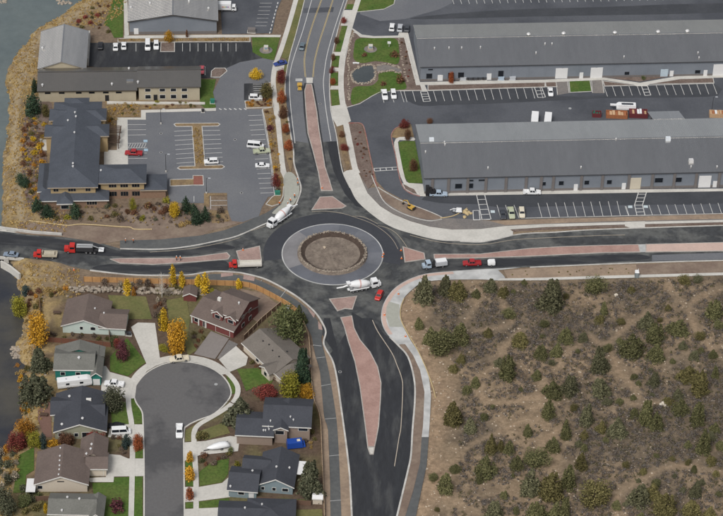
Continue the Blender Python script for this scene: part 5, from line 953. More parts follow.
# trees among the homes and offices: (x, y, width, height, kind, colour, label)
T = [(26, 296, 9, 13, 'cone', 'blue', 'small blue green spruce on the river bank below the bridge'), (20, 318.5, 17, 22, 'round', 'yellowg', 'yellow green tree leaning over the river bank'), (36, 348, 22, 34, 'round', 'gold', 'wide orange tree on the river bank left of the mint house'), (40, 372, 21, 29, 'juniper', 'greyg', 'dark olive tree left of the green house'), (36, 404, 30, 37, 'juniper', 'greyg', 'large dark olive tree between river and slate roofed house'),
 (115, 414, 22, 29, 'round', 'greyg', 'grey green tree at the right corner of the slate roofed house'), (25, 437, 17, 21, 'round', 'orange', 'orange tree above the red tree by the river'), (18.5, 451, 19, 20, 'round', 'red', 'crimson tree at the river edge'), (35, 449, 14, 18, 'round', 'yellowg', 'yellow tree beside the small blue spruce'), (43.5, 448, 7.5, 17, 'cone', 'blue', 'narrow blue spruce between the cream and slate houses'), (53, 448, 13, 11, 'shrub', 'gold', 'golden bush behind the cream house'), (67, 447, 15, 15, 'round', 'rust', 'rusty green tree behind the cream house ridge'), (96, 444, 19, 15, 'round', 'red', 'red tree in front of the slate roofed house'), (25, 411, 8, 9, 'round', 'gold', 'small golden ball shaped tree by the river'),
 (8, 514, 24, 28, 'round', 'greyg', 'large grey green tree in the bottom left corner'), (24, 507, 14, 14, 'round', 'green', 'green tree right of the bottom left corner tree'), (46, 513, 5, 11, 'column', 'yellow', 'tiny yellow tree by the bottom left roof'), (122.5, 362, 13, 21, 'round', 'purple', 'purple red tree on the lawn by the white pickup'), (119, 350, 8, 12, 'round', 'red', 'small reddish tree beside the purple tree'), (115, 347, 10, 12, 'round', 'green', 'green bush at the corner of the mint house'),
 (164, 331, 10, 24, 'column', 'yellow', 'yellow tree left of the large golden tree'), (177, 355, 22, 35, 'round', 'gold', 'large golden tree at the top of the cul de sac'), (164, 352, 8, 9, 'round', 'yellowg', 'yellow green bush at the foot of the golden tree'), (127, 295, 9, 17, 'column', 'yellow', 'leftmost yellow tree along the cedar fence'), (133.5, 296, 5, 9, 'column', 'orange', 'thin orange tree beside the leftmost yellow fence tree'), (173, 287, 7.5, 23, 'column', 'yellow', 'tall yellow tree poking above the fence beside the bare birch'), (181.7, 287, 7, 16, 'column', 'yellow', 'yellow tree right of the tall one at the fence'),
 (198.5, 287, 7.5, 13, 'column', 'yellow', 'short yellow tree above the red shed'), (205.5, 296, 10, 24, 'column', 'yellow', 'bright yellow tree between shed and red house'), (212, 296, 6, 9, 'column', 'yellowg', 'small yellow green tree at the red house roof'), (238.5, 289, 7, 11, 'column', 'yellow', 'small yellow tree at the fence behind the red house'), (288, 347, 30, 40, 'round', 'green', 'large green tree at the fence bend'), (299, 326, 15, 24, 'juniper', 'green', 'pointed green tree above the large green tree at the bend'), (303, 384, 17, 40, 'juniper', 'dark', 'tall dark evergreen right of the taupe roofed house'), (287, 400, 25, 30, 'round', 'yellowg', 'bright yellow green tree below the taupe roofed house'), (306, 399, 16, 15, 'round', 'gold', 'yellow orange tree at the back fence'), (267, 399, 20, 16, 'round', 'red', 'dark red tree beside the bright yellow green tree'),
 (240, 427, 33, 38, 'juniper', 'greyg', 'large grey green tree at the corner of the dark roofed house'), (311, 498, 26, 44, 'juniper', 'greyg', 'tall grey green tree right of the slate blue house'), (190, 463, 7.5, 13, 'column', 'gold', 'upper orange street tree right of the street'), (190, 481, 9.5, 17, 'column', 'gold', 'middle golden street tree right of the street'), (189.5, 500.5, 8.5, 15, 'column', 'redor', 'lower red orange street tree right of the street'), (139.5, 450, 13, 15, 'round', 'redor', 'small red street tree left of the street'), (126.5, 448, 9, 16, 'cone', 'blue', 'small blue green conifer by the white van'), (120, 511, 19, 14, 'shrub', 'purple', 'round purple bush on the cream house lawn'), (202, 441, 13, 11, 'shrub', 'olive', 'olive bush by the boat driveway'), (237, 467, 7, 7, 'shrub', 'yellowg', 'yellow shrub at the slate blue house entrance'),
 (34, 117, 17, 26, 'cone', 'dark', 'large dark conifer between the two left buildings'), (35, 93, 7, 15, 'cone', 'dark', 'small dark conifer at the corner of the tan walled building'), (46, 118, 9, 13, 'round', 'olive', 'olive shrubby tree beside the large dark conifer'), (24, 188, 12.5, 15, 'round', 'dark', 'round dark green tree near the river left of the office'), (37, 213, 11, 17, 'cone', 'dark', 'left dark conifer at the office front corner'), (48, 218, 12, 16, 'cone', 'dark', 'right dark conifer at the office front corner'), (75, 219, 12, 18, 'cone', 'dark', 'dark conifer before the middle of the office'),
 (173, 218, 12, 16, 'round', 'yellow', 'yellow tree between office and dark conifer group'), (186, 213, 10, 18, 'cone', 'dark', 'left conifer of the dark group by the car park'), (193.5, 216, 9, 14, 'cone', 'dark', 'second conifer of the dark group by the car park'), (197.5, 225, 13, 17, 'cone', 'dark', 'front conifer of the dark group by the car park'), (205, 222, 9, 17, 'cone', 'dark', 'right conifer of the dark group by the car park'), (133, 212, 7, 13, 'round', 'yellowg', 'pale yellow green tree before the office wing'), (149, 210, 9, 9, 'shrub', 'rust', 'rusty bush on the slope before the office wing'),
 (168.5, 43, 10, 12, 'round', 'gold', 'golden tree in the square planter'), (187, 38, 3, 8, 'column', 'rust', 'thin rusty tree before the top metal building'), (255.5, 80, 12, 12, 'round', 'yellow', 'round yellow tree above the small parking bay'), (267, 100, 13, 17, 'round', 'olive', 'olive gold tree beside the small parking bay'), (281, 104, 9, 13, 'round', 'redor', 'red tree beside the upper road level with the small bay'), (280, 85, 9.5, 15, 'round', 'red', 'topmost red tree left of the upper road'), (283, 119, 9, 13, 'round', 'rust', 'brown orange tree left of the brick median'), (286, 134, 7.5, 10, 'round', 'redor', 'small red tree left of the brick median'), (288, 151, 9.5, 11, 'round', 'redor', 'lowest red tree left of the brick median'), (270.5, 132, 7.5, 8, 'shrub', 'purple', 'purple red shrub beside the car park stalls'), (276, 188, 8.5, 14, 'round', 'red', 'dark red tree at the lower corner of the car park'),
 (336.5, 44, 5, 7, 'round', 'rust', 'rusty tree on the second green verge panel'), (333, 61, 5, 7, 'round', 'rust', 'rusty tree on the third green verge panel'), (332, 74, 5, 7, 'round', 'red', 'red tree on the cross walk verge right of the upper road'), (333, 85, 6, 7, 'round', 'redor', 'orange red tree on the fourth green verge panel'), (344, 24, 6, 7, 'round', 'red', 'dark red tree by the upper driveway mouth'), (341.5, 138, 6, 7, 'round', 'rust', 'dark rusty tree below the driveway right of the median'), (344.5, 151, 7.5, 8, 'round', 'red', 'red tree in the strip right of the brick median'),
 (404, 129, 9.5, 10, 'round', 'red', 'dark red tree at the corner of the lower warehouse'), (429.5, 124, 6, 6, 'round', 'rust', 'small rusty tree behind the lower warehouse roof corner'), (407.5, 141, 7.5, 11, 'round', 'rust', 'rusty tree at the top of the long lawn'), (413, 172, 8, 13, 'round', 'rust', 'orange brown tree in the middle of the long lawn'), (451, 84, 5.5, 11, 'round', 'redor', 'orange tree before the upper warehouse windows'), (609, 75, 6, 7, 'round', 'redor', 'red orange shrub tree right of the loading doors'), (643, 80, 6, 4.5, 'shrub', 'green', 'low green shrub in the bend of the angled walk'), (394, 58, 8, 8, 'shrub', 'rust', 'rusty shrub on the upper pond lawn'), (401, 84, 9, 10, 'shrub', 'rust', 'orange brown shrub on the lower pond lawn'), (383, 86, 6, 6, 'shrub', 'rust', 'small brown shrub by the stream bed'), (364, 57, 6, 5, 'shrub', 'rust', 'rusty shrub beside the stone monument'),
 (106, 301, 0.1, 0.1, None, None, None)]
for x, y, w, h, k, c, l in T:
    if k: plant(x, y, w, h, k, c, {'shrub': 'shrub', 'cone': 'conifer', 'column': 'slender_tree'}.get(k, 'tree'), l, 'shrub' if k == 'shrub' else 'tree')
# bare birch behind the fence
t = thing('bare_tree', 'bare white birch standing behind the cedar fence', 'tree', P(162, 297)); m = MB(); m.tube([(0, 0, -.2), (.1, 0, 4), (-.1, .1, 9.5)], [.16, .11, .03], 6); m.build('trunk', mBarkPale, t)
rb = random.Random(2); m = MB()
for k in range(26):
    z = 1.6+k*.28; a = rb.random()*6.28; l = 1.9*(1-k/34); e = Vector((math.cos(a)*l, math.sin(a)*l, z+l*.8)); m.tube([(0, 0, z), (e.x*.5, e.y*.5, z+l*.45), tuple(e)], [.05, .035, .015], 4)
    for q in range(2): f = e+Vector((rb.uniform(-.5, .5), rb.uniform(-.5, .5), rb.uniform(.1, .6))); m.tube([tuple(e*.8+Vector((0, 0, z*.2))), tuple(f)], [.025, .01], 3)
m.build('branches', mBarkPale, t)
# shrubs scattered through planting beds
def tufts(name, spots, leaf, k, mat, label, up=.6):
    rnd = np.random.RandomState(len(spots)); sp = np.repeat(np.array(spots), k, 0); n = len(sp); d = rnd.normal(size=(n, 3)); d[:, 2] = abs(d[:, 2])*up+.1; d /= np.linalg.norm(d, axis=1)[:, None]
    c = sp[:, :3]+d*(sp[:, 3:4]*rnd.uniform(.3, 1, (n, 1))); a = rnd.normal(size=(n, 3)); t = np.cross(d, a); t /= np.linalg.norm(t, axis=1)[:, None]; b = np.cross(d, t); b[:, 2] += .4; s = leaf*rnd.uniform(.5, 1.3, (n, 1))
    v = np.stack([c-t*s*.5, c+b*s*.6, c+t*s*.5, c-b*s*.5], 1).reshape(-1, 3); me = bpy.data.meshes.new(name); me.from_pydata(v.tolist(), [], np.arange(4*n).reshape(n, 4).tolist()); me.materials.append(mat); me.update(); o = link(name, me, kind='stuff', label=label); return o
CNAME = {'orange': 'orange', 'gold': 'golden', 'rust': 'rust brown', 'olive': 'olive', 'brown': 'bare brown', 'yellow': 'yellow', 'tan': 'tan', 'yellowg': 'yellow green', 'greyg': 'grey green', 'red': 'red', 'pale': 'pale', 'green': 'green'}
def scatter(poly, n, cols, wr, label, group, seed, hr=.9, word='shrub'):
    """countable shrubs of one bed; each label gives its colour and its place among that colour"""
    rnd = random.Random(seed); xs_ = [p[0] for p in poly]; ys_ = [p[1] for p in poly]; got = []; tries = 0
    while len(got) < n and tries < 6000:
        tries += 1; x, y = rnd.uniform(min(xs_), max(xs_)), rnd.uniform(min(ys_), max(ys_)); w = rnd.uniform(*wr)
        if not inside1(x, y, poly) or any(abs(x-a)+1.5*abs(y-b_) < .55*(w+c) for a, b_, c, _ in got): continue
        got.append((x, y, w, rnd.choice(cols)))
    cnt = {}
    for x, y, w, c in sorted(got):
        k = cnt.get(c, 0); cnt[c] = k+1
        plant(x, y, w, w*hr, 'shrub', c, 'shrub', '%s %s, %s of its colour %s' % (CNAME[c], word, ORD[min(k, 14)], label), 'shrub', group)
def clumps(poly, n, cols, size, label, seed):
    rnd = random.Random(seed); xs_ = [p[0] for p in poly]; ys_ = [p[1] for p in poly]; sp = []
    while len(sp) < n:
        x, y = rnd.uniform(min(xs_), max(xs_)), rnd.uniform(min(ys_), max(ys_))
        if inside1(x, y, poly): p = P(x, y); sp.append((p.x, p.y, .14, rnd.uniform(.6, 1.2)*size))
    tufts('dry_grass', sp, .22, 26, FOL[cols], label, .9)
scatter([(28, 118), (46, 122), (44, 150), (47, 176), (37, 185), (36, 205), (28, 200), (22, 165), (22, 140)], 40, ['orange', 'gold', 'rust', 'olive', 'brown', 'yellow'], (4, 8), 'in bed left of the office', 'shrubs left of the office', 1)
scatter([(107, 104), (135, 104), (139, 115), (118, 116), (115, 126), (107, 125)], 12, ['tan', 'gold', 'orange', 'olive', 'tan'], (2.5, 4.5), 'in bed between left buildings', 'shrubs between the left buildings', 2); scatter([(142, 103.5), (195, 104), (195, 108), (142, 109)], 12, ['gold', 'rust', 'olive', 'yellowg'], (2.5, 5), 'before the tan walled building', 'shrubs before the tan walled building', 3)
scatter([(265, 112), (274, 112), (280, 168), (283, 190), (278, 200), (276, 188), (271, 150)], 18, ['tan', 'gold', 'rust', 'olive', 'tan', 'brown'], (3, 6), 'in strip beside the car park', 'shrubs beside the car park', 4); scatter([(277, 86), (284, 88), (291, 150), (290, 165), (283, 130)], 12, ['rust', 'tan', 'brown', 'olive'], (3, 5.5), 'in strip left of upper road', 'shrubs left of the upper road', 5)
scatter([(40, 208), (110, 206), (165, 203), (182, 208), (206, 214), (228, 213), (228, 222), (180, 229), (120, 222), (60, 221), (34, 217)], 36, ['brown', 'olive', 'tan', 'rust', 'gold', 'yellowg', 'greyg'], (4, 9), 'on slope below the office', 'shrubs on the slope below the office', 6)
clumps([(118, 39.5), (250, 38.3), (250, 41.5), (118, 41.8)], 60, 'tan', .5, 'dry grass clumps in the strip above the dark car park', 7); clumps([(192.5, 128), (201.5, 128), (204.5, 164), (196, 164)], 70, 'tan', .5, 'dry grass clumps in the I shaped island', 8); clumps([(107, 104), (139, 104), (139, 116), (118, 116), (115, 126), (107, 125)], 90, 'tan', .6, 'golden grass clumps between the left buildings', 9); clumps([(265, 112), (273, 112), (280, 168), (282, 190), (278, 200), (271, 150)], 80, 'tan', .6, 'golden grass in the strip beside the car park', 12); scatter([(246, 102.5), (271, 101), (271, 107), (247, 107.5)], 12, ['orange', 'gold', 'rust'], (3, 6), 'below the small parking bay', 'shrubs below the small parking bay', 9)
scatter([(350, 126), (360, 126), (368, 150), (374, 180), (364, 178), (357, 155)], 15, ['rust', 'red', 'brown'], (2, 4), 'in mulch by the red kerb', 'shrubs by the red kerb', 10); scatter([(400, 42), (405, 45), (415, 82), (409, 82)], 10, ['rust', 'brown', 'red'], (2, 3), 'left of the upper warehouse', 'shrubs left of the upper warehouse', 11); scatter([(93, 5), (113, 2), (103, 25), (112, 36), (70, 30), (85, 15)], 18, ['rust', 'red', 'brown', 'olive'], (3, 6), 'on bank beside the top lawn', 'shrubs on the bank beside the top lawn', 12)
scatter([(100, 283), (150, 285), (235, 290), (232, 296), (150, 297), (105, 294)], 24, ['brown', 'rust', 'pale', 'olive', 'brown'], (4, 8), 'behind the cedar fence', 'bushes behind the cedar fence', 13, 1.1); scatter([(154, 298), (166, 300), (165, 320), (164, 345), (160, 335), (156, 318)], 11, ['brown', 'rust', 'olive', 'pale'], (4, 8), 'between the two back lawns', 'bushes between the two back lawns', 14, 1.1)
scatter([(0, 452), (18, 450), (17, 482), (0, 490)], 16, ['pale', 'tan', 'pale', 'greyg', 'orange'], (6, 11), 'on river bank by cream house', 'pale bushes by the river', 15, 1.0); scatter([(16, 368), (27, 368), (30, 415), (23, 432), (22, 400)], 20, ['orange', 'tan', 'gold', 'olive'], (4, 8), 'along river below the rock bar', 'orange bushes by the river', 16); scatter([(26, 292), (56, 290), (70, 290), (42, 300), (34, 330), (26, 322)], 22, ['tan', 'orange', 'olive', 'rust', 'tan'], (4, 8), 'on river bank below the bridge', 'tan bushes below the bridge', 17)
scatter([(40, 333), (110, 338), (108, 344), (46, 340)], 12, ['rust', 'olive', 'brown'], (4, 7), 'along the reddish fence', 'bushes along the reddish fence', 18); scatter([(110, 430), (126, 440), (128, 456), (110, 452)], 6, ['rust', 'olive', 'brown'], (4, 7), 'beside the wide driveway', 'bushes by the wide driveway', 19); scatter([(198, 458), (232, 452), (232, 460), (205, 470)], 8, ['olive', 'brown', 'rust', 'green'], (4, 8), 'below the boat driveway', 'bushes below the boat driveway', 20); scatter([(20, 488), (40, 497), (44, 515), (20, 516)], 9, ['greyg', 'green', 'olive'], (7, 11), 'in the bottom left garden', 'bushes in the bottom left garden', 21)
scatter([(192, 325), (203, 330), (206, 345), (196, 350)], 6, ['rust', 'brown', 'olive'], (3, 6), 'by the red house drive', 'shrubs by the red house drive', 22); scatter([(248, 362), (270, 372), (276, 384), (262, 372)], 7, ['olive', 'green', 'rust'], (3, 6), 'before the taupe roofed house', 'shrubs before the taupe house', 23); scatter([(292, 430), (312, 432), (318, 450), (305, 452)], 8, ['tan', 'brown', 'olive'], (4, 7), 'behind the blue tarp', 'bushes behind the blue tarp', 24)
clumps([(505, 271.5), (630, 267), (632, 273.5), (508, 277)], 16, 'olive', .35, 'tiny tufts on the tan verge below the right road', 25)
slope = [(36, 206), (110, 206), (165, 203), (182, 208), (206, 214), (228, 213), (228, 222), (180, 229), (120, 223), (60, 221), (34, 217)]
clumps(slope, 130, 'brown', .6, 'dry brown undergrowth on the slope below the office', 31); clumps(slope, 70, 'tan', .5, 'tan grass on the slope below the office', 32); leftbed = [(26, 118), (47, 122), (44, 150), (47, 176), (37, 185), (36, 205), (26, 200), (21, 165), (21, 140)]; clumps(leftbed, 90, 'rust', .55, 'rusty undergrowth in the bed left of the office', 33); clumps(leftbed, 60, 'olive', .5, 'olive undergrowth in the bed left of the office', 34)
# sagebrush, dry grass and stones: uncountable ground cover
rg = np.random.RandomState(21); fx = rg.uniform(10, 150, 26000); fy = rg.uniform(-125, 0, 26000); ok = inpoly(fx, fy, field); fx, fy = fx[ok], fy[ok]
dt = np.full(fx.shape, 1e9)
for q in trails: dt = np.minimum(dt, dpoly(fx, fy, q))
dd = dpoly(fx, fy, disturbed); dens = fbm(fx*.055+3, fy*.055)*.6+fbm(fx*.2, fy*.2)*.4; keep = (dt > 1.6) & (dd > 7+5*fbm(fx*.1, fy*.1)) & (dpoly(fx, fy, field_edge) > 2) & (dens+.16*rg.rand(len(fx)) > .475); sx, sy = fx[keep][:8000], fy[keep][:8000]; sz = hfun(sx, sy)
mSage = MF('sagebrush_grey', (.058, .049, .043), (.128, .111, .10), (.23, .205, .187)); mSageO = MF('brush_olive', (.05, .047, .026), (.105, .095, .05), (.175, .155, .085))
hsel = rg.rand(len(sx)); k1 = hsel < .7
tufts('sagebrush', np.c_[sx, sy, sz+.05, rg.uniform(.45, 1.45, len(sx))][k1].tolist(), .23, 36, mSage, 'grey purple sagebrush covering the field'); tufts('low_brush', np.c_[sx, sy, sz+.05, rg.uniform(.3, 1., len(sx))][~k1].tolist(), .24, 24, mSageO, 'olive brown low brush among the sagebrush')
q = rg.permutation(len(fx))[:4000]; rocks('field_stones', [(a, b_, c, r_) for a, b_, c, r_ in zip(fx[q], fy[q], hfun(fx[q], fy[q]), .07+.34*rg.rand(len(q))**3)], mRockTan, kind='stuff', label='pale loose stones scattered over the field')
p = [P(667+dx, 404+dy) for dx, dy in ((0, 0), (-4, -1), (3, 1), (-2, 1.5), (5, -.5), (-6, .5))]; rocks('rock_pile', [(v.x, v.y, gz(v.x, v.y)+.15, random.uniform(.5, .8)) for v in p], M('white_rock', (.55, .50, .42), .95), label='cluster of pale boulders in the field', category='rocks')
v = P(616, 295.5); rocks('boulder', [(v.x, v.y, gz(v.x, v.y)+.2, .8)], M('white_boulder', (.6, .54, .45), .95), label='single pale boulder near the top of the field', category='rock')
bx = rg.uniform(-150, -55, 30000); by = rg.uniform(-125, 160, 30000); d = dpoly(bx, by, river_edge); ins = inpoly(bx, by, river_poly)
cov = [PP(z_) for z_ in ([(37, 28), (88, 25), (205, 60), (205, 105), (110, 128), (104, 180), (172, 205), (45, 210), (37, 90)], [(-40, 226), (30, 230), (120, 236), (240, 225), (240, 272), (120, 276), (0, 258), (-40, 256)], [(44, 296), (130, 300), (130, 340), (110, 400), (110, 520), (14, 520), (12, 490), (19, 450), (34, 440), (50, 395), (44, 340)], [(86, 38), (286, 36), (286, 70), (200, 80), (86, 68)])]
ok = ~ins & (d < 20) & (d > .5) & (fbm(bx*.12, by*.12)+.3*rg.rand(len(bx)) > .46)
for c in cov: ok &= ~inpoly(bx, by, c)
bx, by, d = bx[ok], by[ok], d[ok]; h = rg.rand(len(bx)) < .86
tufts('bank_grass', np.c_[bx, by, hfun(bx, by)+.05, rg.uniform(.25, .7, len(bx))][h].tolist()[:6000], .26, 20, FOL['tan'], 'golden dry grass along the river bank', .9); rk = ~h
rocks('bank_stones', [(a, b_, c, r_) for a, b_, c, r_ in zip(bx[rk], by[rk], hfun(bx[rk], by[rk]), .15+.4*rg.rand(rk.sum())**2)], mRock, kind='stuff', label='loose stones along the river bank')
# stones in the river at the top and the gravel bar
spots = []
for cx, cy, n, rx, ry in ((64, 1, 40, 8, 3), (16, 352, 60, 5, 6), (3, 1, 12, 3, 2)):
    for k in range(n): p = P(cx+rg.uniform(-rx, rx), cy+rg.uniform(-ry, ry), RZ); spots.append((p.x, p.y, RZ-.1, rg.uniform(.25, .8)))
rocks('river_stones', spots, mRock, kind='stuff', label='dark stones breaking the river surface')
# boulder retaining wall behind the mint house
spots = []
for k in range(300):
    t_ = rg.rand(); x = 70+150*t_; y = 289.5+4*t_+rg.uniform(-2.2, 2.6); p = P(x, y); spots.append((p.x, p.y, rg.uniform(.1, .8), rg.uniform(.35, .8)))
rocks('boulder_wall', spots, mRock, label='rough boulder retaining wall behind the cedar fence', category='wall')
# ================================================================== vehicles
mTyre = plain('tyre', (.02, .02, .022), .9); mRim = plain('wheel_rim', (.35, .35, .36), .4, .6); mLampW = plain('headlamp', (.6, .6, .58), .3); mLampR = plain('tail_lamp', (.25, .02, .02), .4); mChassis = plain('chassis_black', (.025, .025, .028), .7); mSteel = plain('steel', (.38, .39, .40), .5, .3); mBedLiner = plain('bed_liner', (.03, .03, .033), .9)
PAINT = {k: plain('paint_'+k, c, .3) for k, c in dict(white=(.72, .73, .74), black=(.018, .018, .022), red=(.33, .025, .03), brightred=(.48, .03, .025), pinkred=(.38, .07, .09), blue=(.03, .055, .22), greyblue=(.12, .16, .19), silver=(.42, .44, .47), lightblue=(.36, .44, .53), cream=(.62, .57, .46), palegreen=(.42, .45, .33), dark=(.05, .055, .065), steelblue=(.20, .25, .32), yellow=(.50, .31, .06), navyblue=(.015, .06, .30)).items()}
def wheel_parts(xs, y, r=.36, w=.24):
    out = []
    for x in xs:
        for s_ in (-1, 1):
            a = MB(); a.tube([(x, s_*(y-w), r), (x, s_*y, r)], r, 12); b_ = MB(); b_.tube([(x, s_*(y-.02), r), (x, s_*(y+.02), r)], r*.55, 10); out.append(('wheel', a.me('wheel', mTyre), [('rim', b_.me('rim', mRim))]))
    return out
def loft(stations, hw):
    """stations: (x, z_bottom, z_belt, z_top, top_inset) -> closed body, rounded in section"""
    v = []; f = []; n = 10
    for x, zb, zl, zt, ins, k in stations:
        w = hw*k; t = max(w-ins, .1); half = [(w*.9, zb), (w, zb+(zl-zb)*.35), (w*.985, zl-.04), (w*.95 if zt > zl+.05 else w*.9, zl+.0), (t, zt)]
        if zt <= zl+.05: half[4] = (w*.8, zl+.03)
        v += [(x, y, z) for y, z in half]+[(x, -y, z) for y, z in reversed(half)]
    for i in range(len(stations)-1): f += [(i*n+k, i*n+(k+1) % n, (i+1)*n+(k+1) % n, (i+1)*n+k) for k in range(n)]
    f += [tuple(range(n)), tuple(range((len(stations)-1)*n, len(stations)*n))[::-1]]
    m = MB(); m.add(v, f); return m
def pane(pts, th=.03):
    a, b_, c = Vector(pts[0]), Vector(pts[1]), Vector(pts[2]); n = (b_-a).cross(c-a).normalized()*th; k = len(pts); m = MB()
    m.add([Vector(p)-n*.5 for p in pts]+[Vector(p)+n for p in pts], [tuple(range(k)), tuple(range(k, 2*k))[::-1]]+[(i, (i+1) % k, k+(i+1) % k, k+i) for i in range(k)]); return m.me('pane', mGlass)
def car_proto(L, Wd, Hh, belt, hood, ws0, ws1, rr0, rr1, trunk, wheels, zb=.28, bed=None, side=True, wr=.35):
    hw = Wd/2; x0, x1 = -L/2, L/2; ins = .2
    st = [(x0, zb+.12, trunk-.12, trunk-.12, 0, .88), (x0+.12, zb, trunk, trunk, 0, .96)]
    if bed: st += [(rr1-.02, zb, trunk, trunk, 0, 1)]
    st += [(rr1, zb, belt, belt, 0, 1), (rr0, zb, belt, Hh, ins, 1), ((rr0+ws1)/2, zb, belt, Hh+.03, ins-.02, 1), (ws1, zb, belt, Hh, ins, 1), (ws0, zb, belt, belt, 0, 1), (x1-.5, zb, hood, hood, 0, .97), (x1-.12, zb, hood-.06, hood-.06, 0, .92), (x1, zb+.12, hood-.2, hood-.2, 0, .84)]
    parts = [('body', loft(st, hw).me('body', smooth=False), [])]
    e = .05; yb, yt = hw*.90, hw-ins
    parts.append(('windscreen', pane([(ws0-.06, -yb+.1, belt+.06), (ws0-.06, yb-.1, belt+.06), (ws1+.06, yt-.08, Hh-.05), (ws1+.06, -yt+.08, Hh-.05)]), []))
    parts.append(('rear_window', pane([(rr1+.04, -yb+.1, belt+.08), (rr0-.03, -yt+.08, Hh-.06), (rr0-.03, yt-.08, Hh-.06), (rr1+.04, yb-.1, belt+.08)]), []))
    if side:
        xm = (ws1+rr0)/2+.1
        for s_ in (-1, 1):
            for xa, xb, xc, xd in ((ws0-.35, ws1-.05, xm+.06, xm+.06), (xm-.06, xm-.06, rr0+.1, rr1+.2)):
                q = [(xa, s_*(hw*.955), belt+.07), (xb, s_*(yt+.03), Hh-.07), (xc, s_*(yt+.03), Hh-.07), (xd, s_*(hw*.955), belt+.07)]; parts.append(('side_window', pane(q if s_ < 0 else q[::-1]), []))
    for s_ in (-1, 1):
        m = MB(); m.box(x1-.1, x1-.01, s_*hw*.62-.14, s_*hw*.62+.14, hood-.3, hood-.14); parts.append(('headlight', m.me('headlight', mLampW), [])); m = MB(); m.box(x0+.01, x0+.1, s_*hw*.72-.1, s_*hw*.72+.1, trunk-.35, trunk-.15); parts.append(('tail_light', m.me('tail_light', mLampR), []))
    if bed:
        m = MB(); b0, b1 = x0+.05, rr1-.05; top = belt; m.box(b0, b1, hw*.84, hw*.97, trunk-.1, top); m.box(b0, b1, -hw*.97, -hw*.84, trunk-.1, top); m.box(b0, b0+.12, -hw*.84, hw*.84, trunk-.1, top); parts.append(('bed', m.me('bed'), [])); m = MB(); m.box(b0+.14, b1, -hw*.83, hw*.83, trunk-.02, trunk+.02); parts.append(('bed_liner', m.me('bed_liner', mBedLiner), []))
    return parts+wheel_parts(wheels, hw-.02, wr)
PRO = {'sedan': car_proto(4.7, 1.82, 1.42, .92, .86, 1.05, .35, -.95, -1.65, .96, (1.45, -1.4)), 'suv': car_proto(4.8, 1.92, 1.75, 1.05, .98, 1.15, .55, -1.95, -2.25, 1.04, (1.5, -1.45), wr=.38), 'van': car_proto(5.6, 2.0, 2.15, 1.2, 1.05, 2.1, 1.5, -2.6, -2.75, 1.15, (1.8, -1.7), wr=.38), 'pickup': car_proto(5.8, 2.0, 1.88, 1.15, 1.08, 1.35, .75, -.75, -.95, .78, (1.85, -1.8), zb=.36, bed=True, wr=.42), 'wagon': car_proto(4.6, 1.8, 1.5, .95, .88, 1.15, .45, -1.75, -2.15, .97, (1.4, -1.35))}
def put(kind, c, ang, paint, name, label, cat, group=None, parts=None):
    t = thing(name, label, cat, c, ang, group)
    for nm, me, ch in (parts or PRO[kind]):
        if not me.materials: me.materials.append(None)
        o = link(nm, me, t)
        if me.materials[0] is None: o.material_slots[0].link = 'OBJECT'; o.material_slots[0].material = PAINT[paint]
        for n2, m2 in ch: link(n2, m2, o)
    return t
def veh(kind, rear, front, paint, label, name=None, cat=None, zv=.75, z=.06, parts=None, group=None):
    a, b_ = P(*rear, zv), P(*front, zv); c = (a+b_)/2; return put(kind, (c.x, c.y, z), math.atan2(b_.y-a.y, b_.x-a.x), paint, name or {'sedan': 'car', 'wagon': 'car', 'suv': 'sport_utility_car', 'van': 'van', 'pickup': 'pickup_truck'}[kind], label, cat or {'sedan': 'car', 'wagon': 'car', 'suv': 'car', 'van': 'van', 'pickup': 'pickup'}[kind], group, parts)
